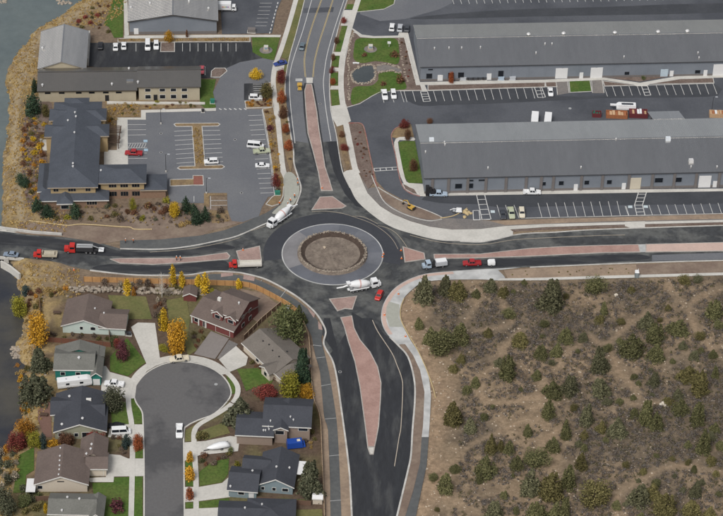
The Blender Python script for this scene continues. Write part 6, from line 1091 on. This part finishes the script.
for v in [('sedan', (100.3, 49), (100.6, 42), 'black', 'black car parked alone at the left end of the dark car park'), ('sedan', (115.5, 50), (115.6, 43), 'white', 'left white car of the pair in the dark car park'), ('sedan', (123.8, 49), (123.8, 42), 'white', 'right white car of the pair in the dark car park'), ('van', (147.7, 41), (147.7, 50), 'white', 'white van parked left of the square planter'), ('suv', (156.2, 41.5), (156.2, 49), 'white', 'white car between the van and the square planter'),
    ('sedan', (201.8, 65.5), (201.5, 74), 'pinkred', 'pinkish red car by the reddish planting corner'), ('sedan', (287, 61.5), (273.5, 64.5), 'blue', 'blue car crossing the pavement at the driveway mouth'), ('sedan', (301, 50.5), (303.5, 41.5), 'greyblue', 'grey blue car driving on the upper road'), ('suv', (249.5, 97.3), (262, 97.6), 'white', 'white car in the small parking bay'), ('suv', (218, 161), (204.5, 161.6), 'white', 'white car beside the lower end of the I shaped island'), ('van', (249, 145), (262, 146.2), 'white', 'white van in the right hand stalls of the office car park'),
    ('pickup', (255.5, 151.5), (268, 150.6), 'palegreen', 'pale green work pickup beside the white van'), ('sedan', (255.5, 165.2), (269.5, 165.2), 'white', 'white sedan in the right hand stalls of the office car park'), ('pickup', (141.5, 153.3), (126, 152.6), 'red', 'red pickup parked by the cream court'), ('suv', (391.5, 31), (392.5, 23), 'white', 'white car at the corner of the upper warehouse'), ('suv', (399.5, 31.5), (400.5, 24), 'silver', 'silver grey car beside the white one at the warehouse corner'), ('sedan', (406.5, 31.5), (407.3, 24.5), 'dark', 'dark car tight against the upper warehouse corner'),
    ('pickup', (383.5, 89.5), (385.5, 100), 'white', 'left white pickup beside the lower pond lawn'), ('suv', (392.5, 89.5), (394.3, 99), 'white', 'right white car beside the lower pond lawn'), ('sedan', (550, 88), (551, 95.5), 'white', 'white car beside the ladder crossing of the upper warehouse'), ('pickup', (429.5, 193.8), (447.5, 194.1), 'lightblue', 'light blue pickup by the dark stair of the lower warehouse'), ('pickup', (522, 191.8), (542, 192.2), 'white', 'white pickup with dark bed by the lower warehouse wall'),
    ('sedan', (502, 210), (503.8, 218.5), 'dark', 'dark car left of the pale green pickup in the lower stalls'), ('pickup', (510, 207), (512.5, 219), 'palegreen', 'pale green pickup in the lower stalls'), ('suv', (521, 207), (522.5, 218.5), 'cream', 'cream car right of the pale green pickup'), ('wagon', (382.3, 289), (376, 301.5), 'brightred', 'bright red car leaving the roundabout'), ('sedan', (18.5, 254.8), (3.5, 253.6), 'steelblue', 'blue sedan driving off at the left edge'), ('pickup', (483, 262.8), (461, 263.4), 'red', 'red pickup on the right hand road towing a small white trailer'),
    ('pickup', (124, 384.6), (104.5, 383), 'white', 'white pickup on the driveway right of the camper'), ('pickup', (179.3, 424), (179.3, 438), 'white', 'white pickup standing in the street'), ('pickup', (189, 357.8), (169.5, 360.2), 'cream', 'cream pickup parked at the top of the cul de sac'), ('van', (112, 432), (130, 431), 'white', 'white van on the driveway of the slate roofed house'), ('sedan', (124, 425.6), (108, 425.3), 'black', 'black car behind the white van')]: veh(*v)
# box truck
def wheels_for(t, xs, y, r=.48, w=.3):
    for nm, me, ch in wheel_parts(xs, y, r, w):
        o = link(nm, me, t)
        for n2, m2 in ch: link(n2, m2, o)
def B(t, name, mat, *a, kind='box'):
    m = MB()
    if kind == 'box': m.box(*a)
    else: m.taper(*a)
    return m.build(name, mat, t)
def vthing(name, label, cat, rear, front, zv=1.2, z=.06):
    a, b_ = P(*rear, zv), P(*front, zv); c = (a+b_)/2; return thing(name, label, cat, (c.x, c.y, z), math.atan2(b_.y-a.y, b_.x-a.x))
def cab(t, x0, x1, mat, h=2.3, zb=.6, w=1.1):
    o = B(t, 'cab', mat, x0, x1, -w, w, zb, h*.6, .03, .02, kind='t'); m = MB(); m.taper(x0+.05, x1-.12, -w+.03, w-.03, h*.6, h, .18, .14, -.08); m.build('cab_roof', mat, t)
    m = MB(); m.add([(x1-.1, -w+.16, h*.62), (x1-.1, w-.16, h*.62), (x1-.34, w-.26, h*.94), (x1-.34, -w+.26, h*.94), (x1-.16, -w+.16, h*.62), (x1-.16, w-.16, h*.62), (x1-.42, w-.26, h*.94), (x1-.42, -w+.26, h*.94)], [(0, 1, 2, 3), (4, 7, 6, 5), (0, 4, 5, 1), (1, 5, 6, 2), (2, 6, 7, 3), (3, 7, 4, 0)]); m.build('windscreen', mGlass, t)
    for s_ in (-1, 1): m = MB(); m.box(x0+.25, x1-.5, s_*(w-.08)-.06, s_*(w-.08)+.06, h*.64, h*.88); m.build('side_window', mGlass, t); m = MB(); m.box(x1-.02, x1+.04, s_*w*.7-.14, s_*w*.7+.14, zb+.25, zb+.45); m.build('headlight', mLampW, t)
PW = PAINT['white']
t = vthing('box_truck', 'white box truck with coloured lettering beside the top building', 'truck', (218, 6.5), (237, 6.8), 1.6)
B(t, 'chassis', mChassis, -3.3, 3.2, -.5, .5, .5, .8); B(t, 'cargo_box', PW, -3.4, 1.3, -1.2, 1.2, .85, 3.3); cab(t, 1.45, 3.2, PW, 2.2); wheels_for(t, (2.2, -2.0), 1.15, .42)
for i, c in enumerate([(.5, .05, .04), (.55, .22, .03), (.5, .42, .04), (.08, .28, .08), (.05, .12, .4), (.4, .05, .25)]): B(t, 'side_lettering', plain('letter_%d' % i, c, .6), -1.9+i*.42, -1.6+i*.42, -1.235, -1.2, 1.9, 2.3)
def mixer(label, rear, front):
    t = vthing('concrete_mixer', label, 'mixer truck', rear, front, 1.5); B(t, 'chassis', PW, -5.0, 4.2, -.5, .5, .75, 1.05); cab(t, 2.6, 4.9, PW, 2.9, .6, 1.2); B(t, 'hood', PW, 4.7, 5.6, -.85, .85, .7, 1.7)
    m = MB(); prof = [(-4.6, 2.9, .55), (-4.0, 2.75, .8), (-2.2, 2.45, 1.25), (-.6, 2.2, 1.3), (.8, 2.0, 1.15), (1.9, 1.85, .7), (2.2, 1.8, .3)]; m.tube([(x, 0, z) for x, z, r in prof], [r for x, z, r in prof], 18); d = m.build('drum', PW, t, smooth=True)
    m = MB(); m.tube([(-1.4, 0, 2.32), (-1.0, 0, 2.26)], 1.34, 18); m.build('drum_stripe', plain('drum_stripe', (.55, .35, .33), .6), d)
    B(t, 'drum_stand', mSteel, 1.5, 2.2, -.7, .7, 1.0, 2.0); B(t, 'rear_stand', mSteel, -4.4, -3.6, -.8, .8, 1.0, 2.3)
    m = MB(); m.taper(-5.2, -4.3, -.6, .6, 3.0, 3.6, -.15, -.15); m.build('hopper', PW, t); m = MB(); m.tube([(-4.9, 0, 2.6), (-6.4, 0, 2.2), (-8.4, .3, 2.0)], [.28, .24, .2], 6); m.build('chute', PW, t)
    for s_ in (-1, 1): B(t, 'fender', PW, -4.6, 1.6, s_*1.2-.16, s_*1.2+.1, 1.05, 1.3)
    B(t, 'water_tank', PW, 1.0, 2.3, .55, 1.15, 1.1, 1.9); wheels_for(t, (4.2, .6, -.7, -2.3, -3.5), 1.2, .5); return t
mixer('white concrete mixer truck at the lower edge of the roundabout', (346, 288.5), (380, 282)); mixer('white concrete mixer truck on the path above left of the roundabout', (291, 209.5), (268.5, 225.5))
def flatbed(label, rear, front, col, load, L=7.6):
    t = vthing('flatbed_truck', label, 'truck', rear, front, 1.2); h = L/2; B(t, 'chassis', mChassis, -h, h-.3, -.45, .45, .55, .85); cab(t, h-2.4, h-.6, PAINT[col], 2.4); B(t, 'hood', PAINT[col], h-.65, h+.1, -.85, .85, .6, 1.45); B(t, 'bed', load, -h, h-2.6, -1.2, 1.2, .95, 1.15)
    for s_ in (-1, 1): B(t, 'side_rail', load, -h, h-2.6, s_*1.2-.06, s_*1.2+.06, 1.15, 1.75)
    B(t, 'headboard', load, h-2.75, h-2.6, -1.15, 1.15, 1.16, 2.1); wheels_for(t, (h-1.0, -h+1.4), 1.12, .45); return t
mLoad = M('bed_boards', (.42, .38, .30), .9, .2, 2); t = flatbed('red flatbed truck with pale boarded bed below the left median', (262, 263.5), (229, 264.5), 'brightred', M('pale_bed', (.55, .53, .48), .8), 10); t = flatbed('red flatbed truck with tan load behind the blue sedan', (57, 254.5), (34, 254), 'brightred', mLoad, 7.2); B(t, 'load', mLoad, -3.0, .6, -.8, .8, 1.16, 1.9, .2, .1, kind='t'); B(t, 'tool_box', PW, .9, 1.5, -1.3, -.7, .7, 1.6)
t = vthing('dump_truck', 'red cab truck with dark crane body and white wheels on the left road', 'truck', (101, 249), (64, 248.5), 1.3); B(t, 'chassis', mChassis, -5.6, 4.8, -.5, .5, .6, .95); cab(t, 2.2, 4.3, PAINT['brightred'], 2.9, .6, 1.2); B(t, 'hood', PAINT['brightred'], 4.25, 5.6, -.95, .95, .7, 1.9); B(t, 'dump_body', mChassis, -3.4, 2.0, -1.2, 1.2, 1.0, 2.4, .1, .05, kind='t'); B(t, 'body_floor', mSteel, -3.2, 1.8, -1.0, 1.0, 2.4, 2.45); m = MB(); m.tube([(1.6, 0, 2.9), (-2.5, .3, 3.0), (-6.2, .6, 1.6)], [.2, .17, .12], 6); m.build('boom', mSteel, t); B(t, 'tag_axle', PW, -6.6, -5.0, -1.0, 1.0, .9, 1.15); wheels_for(t, (4.4, -1.2, -2.5, -3.8), 1.2, .5)
t = vthing('tank_truck', 'blue grey utility truck at the right exit of the roundabout', 'truck', (446, 262.5), (423, 265.5), 1.2); B(t, 'chassis', mChassis, -3.9, 3.6, -.45, .45, .55, .85); cab(t, 1.2, 3.1, PAINT['lightblue'], 2.5); B(t, 'hood', PAINT['lightblue'], 3.05, 3.9, -.85, .85, .6, 1.5); B(t, 'service_body', PAINT['silver'], -3.9, -.2, -1.15, 1.15, .9, 2.3, .06, .05, kind='t'); B(t, 'body_top', PW, -3.7, -.4, -.9, .9, 2.3, 2.42); m = MB(); m.tube([(.2, 0, 1.0), (.2, 0, 2.6)], .35, 8); m.build('exhaust_stack', mChassis, t); wheels_for(t, (2.8, -2.4), 1.12, .46)
def trailer(label, rear, front, L, Hh, Wd=2.4, name='trailer', nose=.6, stripe=None, cat='trailer', zv=1.3):
    t = vthing(name, label, cat, rear, front, zv); h = L/2; st = [(-h, .5, 1.6, Hh-.1, .12, .97), (-h+.15, .45, 1.6, Hh, .1, 1), (h-nose, .45, 1.6, Hh, .1, 1), (h-.1, .55, 1.6, Hh-.35, .2, .95), (h, .7, 1.6, Hh-.6, .3, .9)]; m = loft([(x, a, b_, c, d, e) for x, a, b_, c, d, e in st], Wd/2); m.build('body', PW, t)
    B(t, 'hitch', mChassis, h-.2, h+1.1, -.08, .08, .45, .6); wheels_for(t, (-h*.25, -h*.25-.85) if L > 4 else (0,), Wd/2-.02, .36)
    if stripe: B(t, 'stripe', stripe, -h+.6, h-1.4, -Wd/2-.03, -Wd/2+.1, 1.5, 1.95)
    return t
t = trailer('long white camper trailer in front of the green house', (57.5, 384.5), (91.5, 380.5), 10, 2.9, 2.5, 'camper_trailer', 1.2, cat='camper'); B(t, 'roof_vent', PAINT['silver'], -2.6, -2.1, -.25, .25, 2.85, 3.02); B(t, 'roof_vent', PAINT['silver'], 1.0, 1.5, -.25, .25, 2.85, 3.02); B(t, 'window', mGlass, 1.4, 2.4, -1.29, -1.2, 1.6, 2.2); B(t, 'window', mGlass, -2.6, -1.6, -1.29, -1.2, 1.6, 2.2)
t = trailer('white gooseneck trailer with dark blue stripe in the truck yard', (635, 107), (617, 106.3), 6.6, 2.4, 2.3, 'gooseneck_trailer', .8, PAINT['blue']); B(t, 'gooseneck', PW, 3.2, 5.4, -.35, .35, 1.6, 2.1); B(t, 'roof_panel', PAINT['dark'], -2.4, 1.6, -.5, .6, 2.4, 2.44)
trailer('small white tank trailer behind the red pickup', (495, 263), (487.5, 263.2), 2.3, 1.9, 1.7, 'small_trailer', .5, zv=.9)
for (a, b_), l in ((((534.5, 123), (535.3, 113)), 'left white box trailer behind the lower warehouse roof'), (((547.5, 123.5), (548.5, 114)), 'right white box trailer behind the lower warehouse roof')): trailer(l, a, b_, 6.2, 3.0, 2.5, 'box_trailer', .2, zv=2.2)
t = vthing('covered_boat', 'white tarp covered boat on the driveway of the dark roofed house', 'boat', (229, 444), (207, 448.5), 1.0); m = MB(); sec = [(-3.2, .5, 1.2, 1.5), (-2.2, .4, 1.25, 2.0), (-.5, .4, 1.25, 2.15), (1.2, .5, 1.1, 1.9), (2.5, .7, .7, 1.6), (3.3, 1.0, .15, 1.3)]; v_ = []; f_ = []
for x, zb, w, zt in sec: v_ += [(x, w*.5, zb), (x, w, 1.1), (x, w*.55, zt-.2), (x, 0, zt), (x, -w*.55, zt-.2), (x, -w, 1.1), (x, -w*.5, zb)]
for i in range(5): f_ += [(i*7+k, i*7+(k+1) % 7, (i+1)*7+(k+1) % 7, (i+1)*7+k) for k in range(7)]
m.add(v_, f_+[tuple(range(7)), tuple(range(35, 42))[::-1]]); m.build('tarp_cover', PW, t, smooth=True); B(t, 'trailer_frame', mChassis, -2.8, 4.2, -.1, .1, .35, .48); wheels_for(t, (-.8,), 1.1, .33)
t = vthing('tarped_trailer', 'bright blue tarp covered trailer behind the taupe walled house', 'trailer', (287, 444.5), (302.5, 443), 1.0); m = MB(); m.taper(-2.3, 2.2, -1.3, 1.3, .3, 2.1, .15, .2); m.build('tarp', PAINT['navyblue'], t); m = MB(); m.taper(2.2, 3.0, -1.1, 1.1, .3, 1.2, .2, .3); m.build('tarp_nose', PAINT['navyblue'], t); m = MB(); m.taper(.6, 1.6, -.4, .4, 2.1, 2.35, .1, .1); m.build('hatch', PAINT['cream'], t)
# excavator
mYel = PAINT['yellow']
def tracks(t, L, y, w=.5, h=.75):
    for s_ in (-1, 1): m = MB(); m.tube([(-L/2, s_*y, h/2), (-L/2+.01, s_*y, h/2)], .01, 4); m = MB(); m.prism([(-L/2+.2, s_*y-w/2), (L/2-.2, s_*y-w/2), (L/2, s_*y-w/4), (L/2, s_*y+w/4), (L/2-.2, s_*y+w/2), (-L/2+.2, s_*y+w/2), (-L/2, s_*y+w/4), (-L/2, s_*y-w/4)], .05, h); m.build('track', mChassis, t)
t = vthing('excavator', 'yellow excavator digging in the brown strip', 'excavator', (416.5, 210), (405, 203.5), .9); t.scale = (.68, .68, .68); tracks(t, 3.2, .95); B(t, 'house', mYel, -2.0, 1.0, -1.15, 1.15, .85, 1.9, .15, .1, kind='t'); B(t, 'cab', mGlass, -.1, 1.2, .2, 1.1, 1.9, 2.8, .15, .1, kind='t'); B(t, 'cab_roof', mYel, -.0, 1.0, .25, 1.05, 2.8, 2.9); B(t, 'counterweight', mChassis, -2.3, -1.95, -1.1, 1.1, .95, 1.7); m = MB(); m.tube([(.9, -.3, 1.5), (2.6, -.3, 3.4), (4.6, -.3, 2.6)], [.24, .26, .18], 6); m.build('boom', mYel, t); m = MB(); m.tube([(4.5, -.3, 2.7), (5.3, -.3, .9)], [.17, .13], 6); m.build('stick', mYel, t); m = MB(); m.taper(4.6, 5.5, -.75, .15, .1, .9, .15, 0); m.build('bucket', mChassis, t)
t = vthing('road_roller', 'yellow road roller at the top of the upper median', 'roller', (299.8, 91.5), (299.5, 82.5), .8); t.scale = (.85, .85, .85); m = MB(); m.tube([(1.4, -.9, .65), (1.4, .9, .65)], .65, 14); m.build('drum', mSteel, t); m = MB(); m.tube([(-1.3, -.85, .6), (-1.3, .85, .6)], .6, 14); m.build('drum', mSteel, t); B(t, 'body', mYel, -2.1, .6, -.8, .8, .75, 1.5, .15, .08, kind='t'); B(t, 'front_frame', mYel, .6, 2.2, -1.0, 1.0, .8, 1.15); B(t, 'seat', mChassis, -.6, .0, -.35, .35, 1.5, 1.9)
for sx in (-1.2, .4):
    for sy in (-.7, .7): B(t, 'canopy_post', mChassis, sx-.04, sx+.04, sy-.04, sy+.04, 1.4, 2.5)
B(t, 'canopy', mYel, -1.5, .7, -.9, .9, 2.5, 2.62)
t = vthing('concrete_pump', 'white concrete buggy by the straw bank below the warehouse', 'machine', (462.5, 211), (452.5, 210.5), .7); B(t, 'frame', mChassis, -1.6, 1.6, -.6, .6, .4, .6); B(t, 'hopper', PW, -1.5, .6, -.8, .8, .6, 1.5, .25, .2, kind='t'); B(t, 'engine_cover', PAINT['silver'], .7, 1.5, -.6, .6, .6, 1.2); m = MB(); m.tube([(-.6, .3, 1.4), (1.2, .6, 1.9), (2.4, .4, 1.1)], .12, 6); m.build('hose', PW, t); wheels_for(t, (-1.0, 1.0), .85, .33)
# ================================================================== yard goods, street things
def bin_(x, y, lx, ly, h, col, label, fill=None, name='waste_skip'):
    t = thing(name, label, 'skip', P(x, y), -R(1.0)); th = .12
    for a in ((-lx/2, lx/2, -ly/2, -ly/2+th), (-lx/2, lx/2, ly/2-th, ly/2), (-lx/2, -lx/2+th, -ly/2+th, ly/2-th), (lx/2-th, lx/2, -ly/2+th, ly/2-th)): B(t, 'side', col, *a, 0, h)
    B(t, 'floor', col, -lx/2+th, lx/2-th, -ly/2+th, ly/2-th, 0, .2)
    if fill: rf = random.Random(int(x)); [B(t, 'contents', fill[k % len(fill)], -lx/2+.2+k*(lx-.5)/7, -lx/2+.1+(k+1)*(lx-.5)/7, -ly/2+.2, ly/2-.25, .21, h*rf.uniform(.6, 1.15)) for k in range(7)]
    return t
mRedBin = plain('skip_red', (.13, .025, .03), .7); mRust = M('rust_orange', (.33, .13, .06), .9, .25, 2); mCard = M('cardboard', (.50, .33, .20), .9, .15, 2); mGreenBin = plain('bin_green', (.02, .16, .11), .6)
bin_(596.5, 116, 3.0, 2.0, 1.6, mRedBin, 'dark red skip with green top at the left of the yard goods', [mGreenBin, mGreenBin, mRedBin]); bin_(616.5, 116.3, 7.2, 3.0, 1.5, mRust, 'rust orange skip full of boards behind the lower warehouse', [mRust, mCard, mCard]); bin_(638, 115.7, 6.2, 3.2, 1.8, mRedBin, 'dark red skip holding white drums behind the lower warehouse', [mRedBin, mCard, mRedBin, PW, PW]); bin_(718, 116, 6, 2.6, 1.6, mCard, 'tan crate of boards at the right edge of the yard', [mCard, mRust, PW, mCard])
t = thing('portable_toilet', 'grey portable toilet with white roof beside the thin pavement', 'toilet', P(636.5, 277)); B(t, 'cabin', plain('toilet_grey', (.16, .19, .20), .6), -.6, .6, -.6, .6, .05, 2.0); B(t, 'roof', PW, -.68, .68, -.68, .68, 2.0, 2.45, .2, .2, kind='t'); B(t, 'door', plain('toilet_door', (.22, .25, .26), .6), -.4, .4, -.64, -.6, .15, 1.9); B(t, 'vent_pipe', PW, .35, .45, .4, .5, 2.3, 2.9)
def monument(x, y, label):
    t = thing('stone_marker', label, 'monument', P(x, y+1.5)); m = MB(); m.tube([(0, 0, -.1), (0, 0, .22)], 2.3, 16); m.build('gravel_ring', mGravel, t); m = MB(); m.taper(-1.1, 1.1, -1.1, 1.1, .2, .9, .15, .15); m.build('plinth', mRock, t); m = MB(); m.taper(-.7, .7, -.7, .7, .9, 1.7, .1, .1); m.build('block', mConc, t); B(t, 'plaque', plain('plaque_blue', (.18, .28, .36), .4), -.5, .5, -.72, -.64, 1.0, 1.5); B(t, 'cap', mConc, -.75, .75, -.75, .75, 1.7, 1.85)
monument(370.5, 48, 'square stone monument on its gravel ring on the upper pond lawn'); monument(266, 49, 'square stone marker on the lawn near the upper road')
t = thing('sign_board', 'white sign on a post at the upper pond lawn', 'sign', P(389, 47)); B(t, 'post', mTrim, -.06, .06, -.06, .06, 0, 2.2); B(t, 'panel', PW, -.6, .6, -.12, -.06, 1.4, 2.4)
t = thing('stone_bench', 'pale stone bench beside the pond', 'bench', P(356, 64)); B(t, 'seat', PW, -1.1, 1.1, -.35, .35, .42, .55); B(t, 'leg', mConc, -.9, -.6, -.3, .3, .1, .42); B(t, 'leg', mConc, .6, .9, -.3, .3, .1, .42)
def lamp(x, y, label, h=8):
    t = thing('lamp_post', label, 'lamp post', P(x, y)); m = MB(); m.tube([(0, 0, 0), (0, 0, h)], [.1, .06], 8); m.build('pole', mChassis, t); m = MB(); m.tube([(0, 0, h-.1), (.9, 0, h+.05)], .05, 6); m.build('arm', mChassis, t); B(t, 'lamp_head', PAINT['silver'], .6, 1.4, -.2, .2, h, h+.15); m = MB(); m.tube([(0, 0, -.1), (0, 0, .6)], .28, 8); m.build('footing', mConc, t)
lamp(711.5, 113, 'lamp post in the truck yard near the right edge', 6.5); lamp(166, 172, 'lamp post at the corner of the office car park', 7); lamp(206.5, 193.5, 'lamp post by the lower stalls of the office car park', 6); lamp(161, 124, 'lamp post in the left aisle of the office car park', 6)
def cabinet(x, y, sx, sy, h, mat, name, label, cat): t = thing(name, label, cat, P(x, y)); B(t, 'body', mat, -sx/2, sx/2, -sy/2, sy/2, -.05, h); B(t, 'lid', mat, -sx/2-.06, sx/2+.06, -sy/2-.06, sy/2+.06, h, h+.1); B(t, 'base', mConc, -sx/2-.2, sx/2+.2, -sy/2-.2, sy/2+.2, -.1, .2)
cabinet(287.5, 310, 1.1, .8, 1.4, PAINT['silver'], 'utility_cabinet', 'pale utility cabinet inside the fence bend', 'cabinet'); cabinet(212.5, 103, 1.4, 1.2, 1.4, mGreenBin, 'utility_cabinet', 'dark cabinet on the lawn beside the tan walled building', 'cabinet'); cabinet(277.5, 194.5, 1.6, 1.2, 1.2, mGreenBin, 'utility_cabinet', 'dark cabinet on a pale pad at the car park corner', 'cabinet'); cabinet(251.5, 32, 2.6, 1.6, 1.4, mBrownCol, 'bin_enclosure', 'brown bin enclosure in the top yard', 'enclosure'); cabinet(203, 112.0, .9, .8, 1.0, mChassis, 'utility_cabinet', 'small black box at the walk end by the crossing', 'cabinet')
for i, (x, y) in enumerate(((127.5, 335), (130, 335.3))): cabinet(x, y, .75, .8, 1.05, [mChassis, PAINT['dark']][i], 'wheelie_bin', 'dark wheeled bin by the mint house, '+['left', 'right'][i]+' one', 'bin')
for i in range(8): cabinet(468+2.5*i, 80.3-.05*i, .7, .7, 1.1, [mChassis, PAINT['dark']][i % 2], 'wheelie_bin', 'dark bin before the upper warehouse wall, '+ORD[i]+' in the row', 'bin')
for x, m_, l in ((463, PAINT['silver'], 'pale low cabinet left of the dark bins'), (501, PAINT['lightblue'], 'pale blue cabinet right of the dark bins'), (512.5, PAINT['silver'], 'grey cabinet furthest right of the dark bins')): cabinet(x, 80.2, 2.0, .9, 1.3, m_, 'utility_cabinet', l, 'cabinet')
for x, y, l in ((161, 133.5, 'upper manhole cover in the left aisle of the office car park'), (161, 152.5, 'lower manhole cover in the left aisle of the office car park'), (235, 139.7, 'manhole cover in the right aisle of the office car park'), (241.5, 193, 'manhole cover near the lower stalls of the office car park'), (216, 384.5, 'pale manhole cover in the cul de sac'), (570, 108.5, 'pale manhole cover in the truck yard'), (320, 104, 'manhole cover right of the upper brick median'), (340, 372, 'manhole cover in the left lane of the downward road')):
    t = thing('manhole_cover', l, 'manhole', P(x, y)+Vector((0, 0, .07)), 0, 'manhole covers'); m = MB(); m.tube([(0, 0, -.05), (0, 0, .02)], .5, 16); m.build('frame', mConcNew, t); m = MB(); m.tube([(0, 0, .0), (0, 0, .035)], .38, 14); m.build('lid', mSteel if 'pale' in l else mChassis, t)
# straw wattles
mStraw = M('straw', (.46, .36, .20), .95, .2, 3)
def wattle(px, label): pts = [(p.x, p.y, .14+max(0, gz(p.x, p.y))) for p in PP(sm(px, 4))]; m = MB(); m.tube(pts, .17, 6); o = m.build('straw_wattle', mStraw); o['label'] = label; o['category'] = 'wattle'
wattle([(404, 299), (400.8, 308), (401, 320), (408, 334), (418, 351), (427, 371), (433, 388), (435.5, 398)], 'straw wattle along the edge of the sagebrush corner'); wattle([(29, 221), (53, 224), (68, 225.7), (83, 224.5), (120, 227), (130, 227.5), (135, 229.5), (152, 229.5)], 'straw wattle across the slope below the office'); wattle([(440, 218.5), (452, 216.5), (461, 212.5), (467, 208.5)], 'straw wattle bank below the white concrete buggy')
p = P(467, 214); rocks('straw_heap', [(p.x+random.uniform(-1.2, 1.2), p.y+random.uniform(-2.5, 2.5), .2, random.uniform(.5, .9)) for _ in range(10)], mStraw, label='tan straw heap left of the corner stall', category='heap')
# cones, barricades
mOrange = plain('cone_orange', (.60, .15, .03), .6); cm = MB(); cm.tube([(0, 0, .04), (0, 0, .75)], [.2, .04], 8); CM = cm.me('body', mOrange); cb = MB(); cb.box(-.25, .25, -.25, .25, 0, .05); CB = cb.me('base', mOrange); cw = MB(); cw.tube([(0, 0, .38), (0, 0, .55)], [.135, .09], 8, False); CW = cw.me('collar', PW)
for x, y, l in ((383.5, 254.5, 'orange cone at the right edge of the truck apron, upper one'), (382.5, 257.3, 'orange cone at the right edge of the truck apron, lower one'), (384.5, 315.5, 'orange cone on the pink band of the corner pavement'), (401, 251, 'orange cone left of the right splitter island, upper'), (401.5, 259, 'orange cone left of the right splitter island, lower'), (243, 250.5, 'orange cone on the left splitter island'), (322, 188.5, 'orange cone at the foot of the upper median'), (398.5, 294.5, 'orange cone on the corner pavement near the junipers'), (405.5, 337, 'orange cone where the corner pavement narrows'), (74, 270.5, 'orange cone at the dirt gap left of the fence')):
    t = thing('traffic_cone', l, 'cone', P(x, y)+Vector((0, 0, .19)), 0, 'traffic cones', (1.15, 1.15, 1.15)); link('body', CM, t); link('base', CB, t); link('collar', CW, t)
# workers: one continuous skinned body each
def person_mesh(pose):
    arm = pose; J = {'pel': (0, 0, .95, .15), 'chest': (.02, 0, 1.3, .17), 'neck': (.03, 0, 1.5, .065), 'head': (.05, 0, 1.66, .105), 'top': (.05, 0, 1.76, .07), 'lsh': (0, .2, 1.42, .07), 'rsh': (0, -.2, 1.42, .07), 'lel': (.05, .27, 1.14, .05), 'rel': (.08 if not arm else .22, -.27, 1.16, .05), 'lwr': (.14, .28, .9, .04), 'rwr': (.2 if not arm else .45, -.25, .92 if not arm else 1.12, .04), 'lh': (.17, .28, .82, .045), 'rh': (.25 if not arm else .54, -.24, .85 if not arm else 1.12, .045), 'lhip': (0, .1, .88, .1), 'rhip': (0, -.1, .88, .1), 'lkn': (.06, .12, .5, .075), 'rkn': (-.02, -.12, .5, .075), 'lan': (.02, .13, .1, .055), 'ran': (-.1, -.13, .1, .055), 'lto': (.2, .14, .04, .045), 'rto': (.08, -.14, .04, .045)}
    E = [('pel', 'chest'), ('chest', 'neck'), ('neck', 'head'), ('head', 'top'), ('chest', 'lsh'), ('chest', 'rsh'), ('lsh', 'lel'), ('lel', 'lwr'), ('lwr', 'lh'), ('rsh', 'rel'), ('rel', 'rwr'), ('rwr', 'rh'), ('pel', 'lhip'), ('pel', 'rhip'), ('lhip', 'lkn'), ('lkn', 'lan'), ('lan', 'lto'), ('rhip', 'rkn'), ('rkn', 'ran'), ('ran', 'rto')]
    ks = list(J); me = bpy.data.meshes.new('body'); me.from_pydata([J[k][:3] for k in ks], [(ks.index(a), ks.index(b_)) for a, b_ in E], []); o = bpy.data.objects.new('tmp', me); COL.objects.link(o)
    md = o.modifiers.new('s', 'SKIN'); sv_ = me.skin_vertices[0].data
    for i, k in enumerate(ks): sv_[i].radius = (J[k][3],)*2; sv_[i].use_root = (k == 'pel')
    o.modifiers.new('u', 'SUBSURF').levels = 1; dg = bpy.context.evaluated_depsgraph_get(); r = bpy.data.meshes.new_from_object(o.evaluated_get(dg)); bpy.data.objects.remove(o)
    r.materials.clear(); [r.materials.append(x) for x in (plain('trousers', (.03, .035, .05), .9), plain('vest', (.60, .16, .03), .8), plain('skin', (.42, .27, .2), .7))]
    for p_ in r.polygons: c = p_.center; p_.material_index = 2 if c.z > 1.52 or (abs(c.y) > .2 and c.z < .95 and c.z > .75 and c.x > .1) else (1 if c.z > .98 else 0)
    return r
PM = [person_mesh(0), person_mesh(1)]; hm = MB(); hm.tube([(.05, 0, 1.70), (.05, 0, 1.78), (.05, 0, 1.85)], [.15, .125, .05], 10); HM = hm.me('hard_hat', PW)
for i, (x, y, a, l) in enumerate(((297.3, 182, 0, 'worker in orange vest and white hard hat, topmost on the corner kerb'), (297.8, 186, 2, 'worker in orange vest, second down on the corner kerb'), (294.5, 198.5, 1, 'worker in orange vest on the green grey corner slab'), (290.5, 203, 4, 'worker in orange vest behind the mixer chute, right one'), (288, 206.5, 3, 'worker in orange vest behind the mixer chute, left one'), (279.5, 206, 5, 'worker in orange vest near the dark cabinet pad'), (125.5, 243.5, 0, 'worker in orange vest on the left path, left of two'), (133.5, 243.5, 3, 'worker in orange vest on the left path, right of two'), (176.5, 261, 1, 'worker standing on the left brick median, left of two'), (180.5, 261, 4, 'worker standing on the left brick median, right of two'))):
    t = thing('person', l, 'person', P(x, y)+Vector((0, 0, .18)), a, 'road workers'); link('body', PM[i % 2], t); link('hard_hat', HM, t)
# garden things
def table(x, y, label): t = thing('garden_table', label, 'table', P(x, y)); B(t, 'top', mWood, -1.1, 1.1, -.6, .6, .7, .78); [B(t, 'leg', mWood, sx*.9-.05, sx*.9+.05, sy*.45-.05, sy*.45+.05, 0, .7) for sx in (-1, 1) for sy in (-1, 1)]
S('patio', [(38, 400), (50, 400), (52, 437), (44, 437), (38, 420)], .06, M('brick_patio', (.17, .10, .08), .9, .2, 2), label='reddish brown patio left of the slate roofed house'); table(44, 416, 'brown garden table on the reddish patio'); table(57, 314, 'pale garden table left of the mint house')
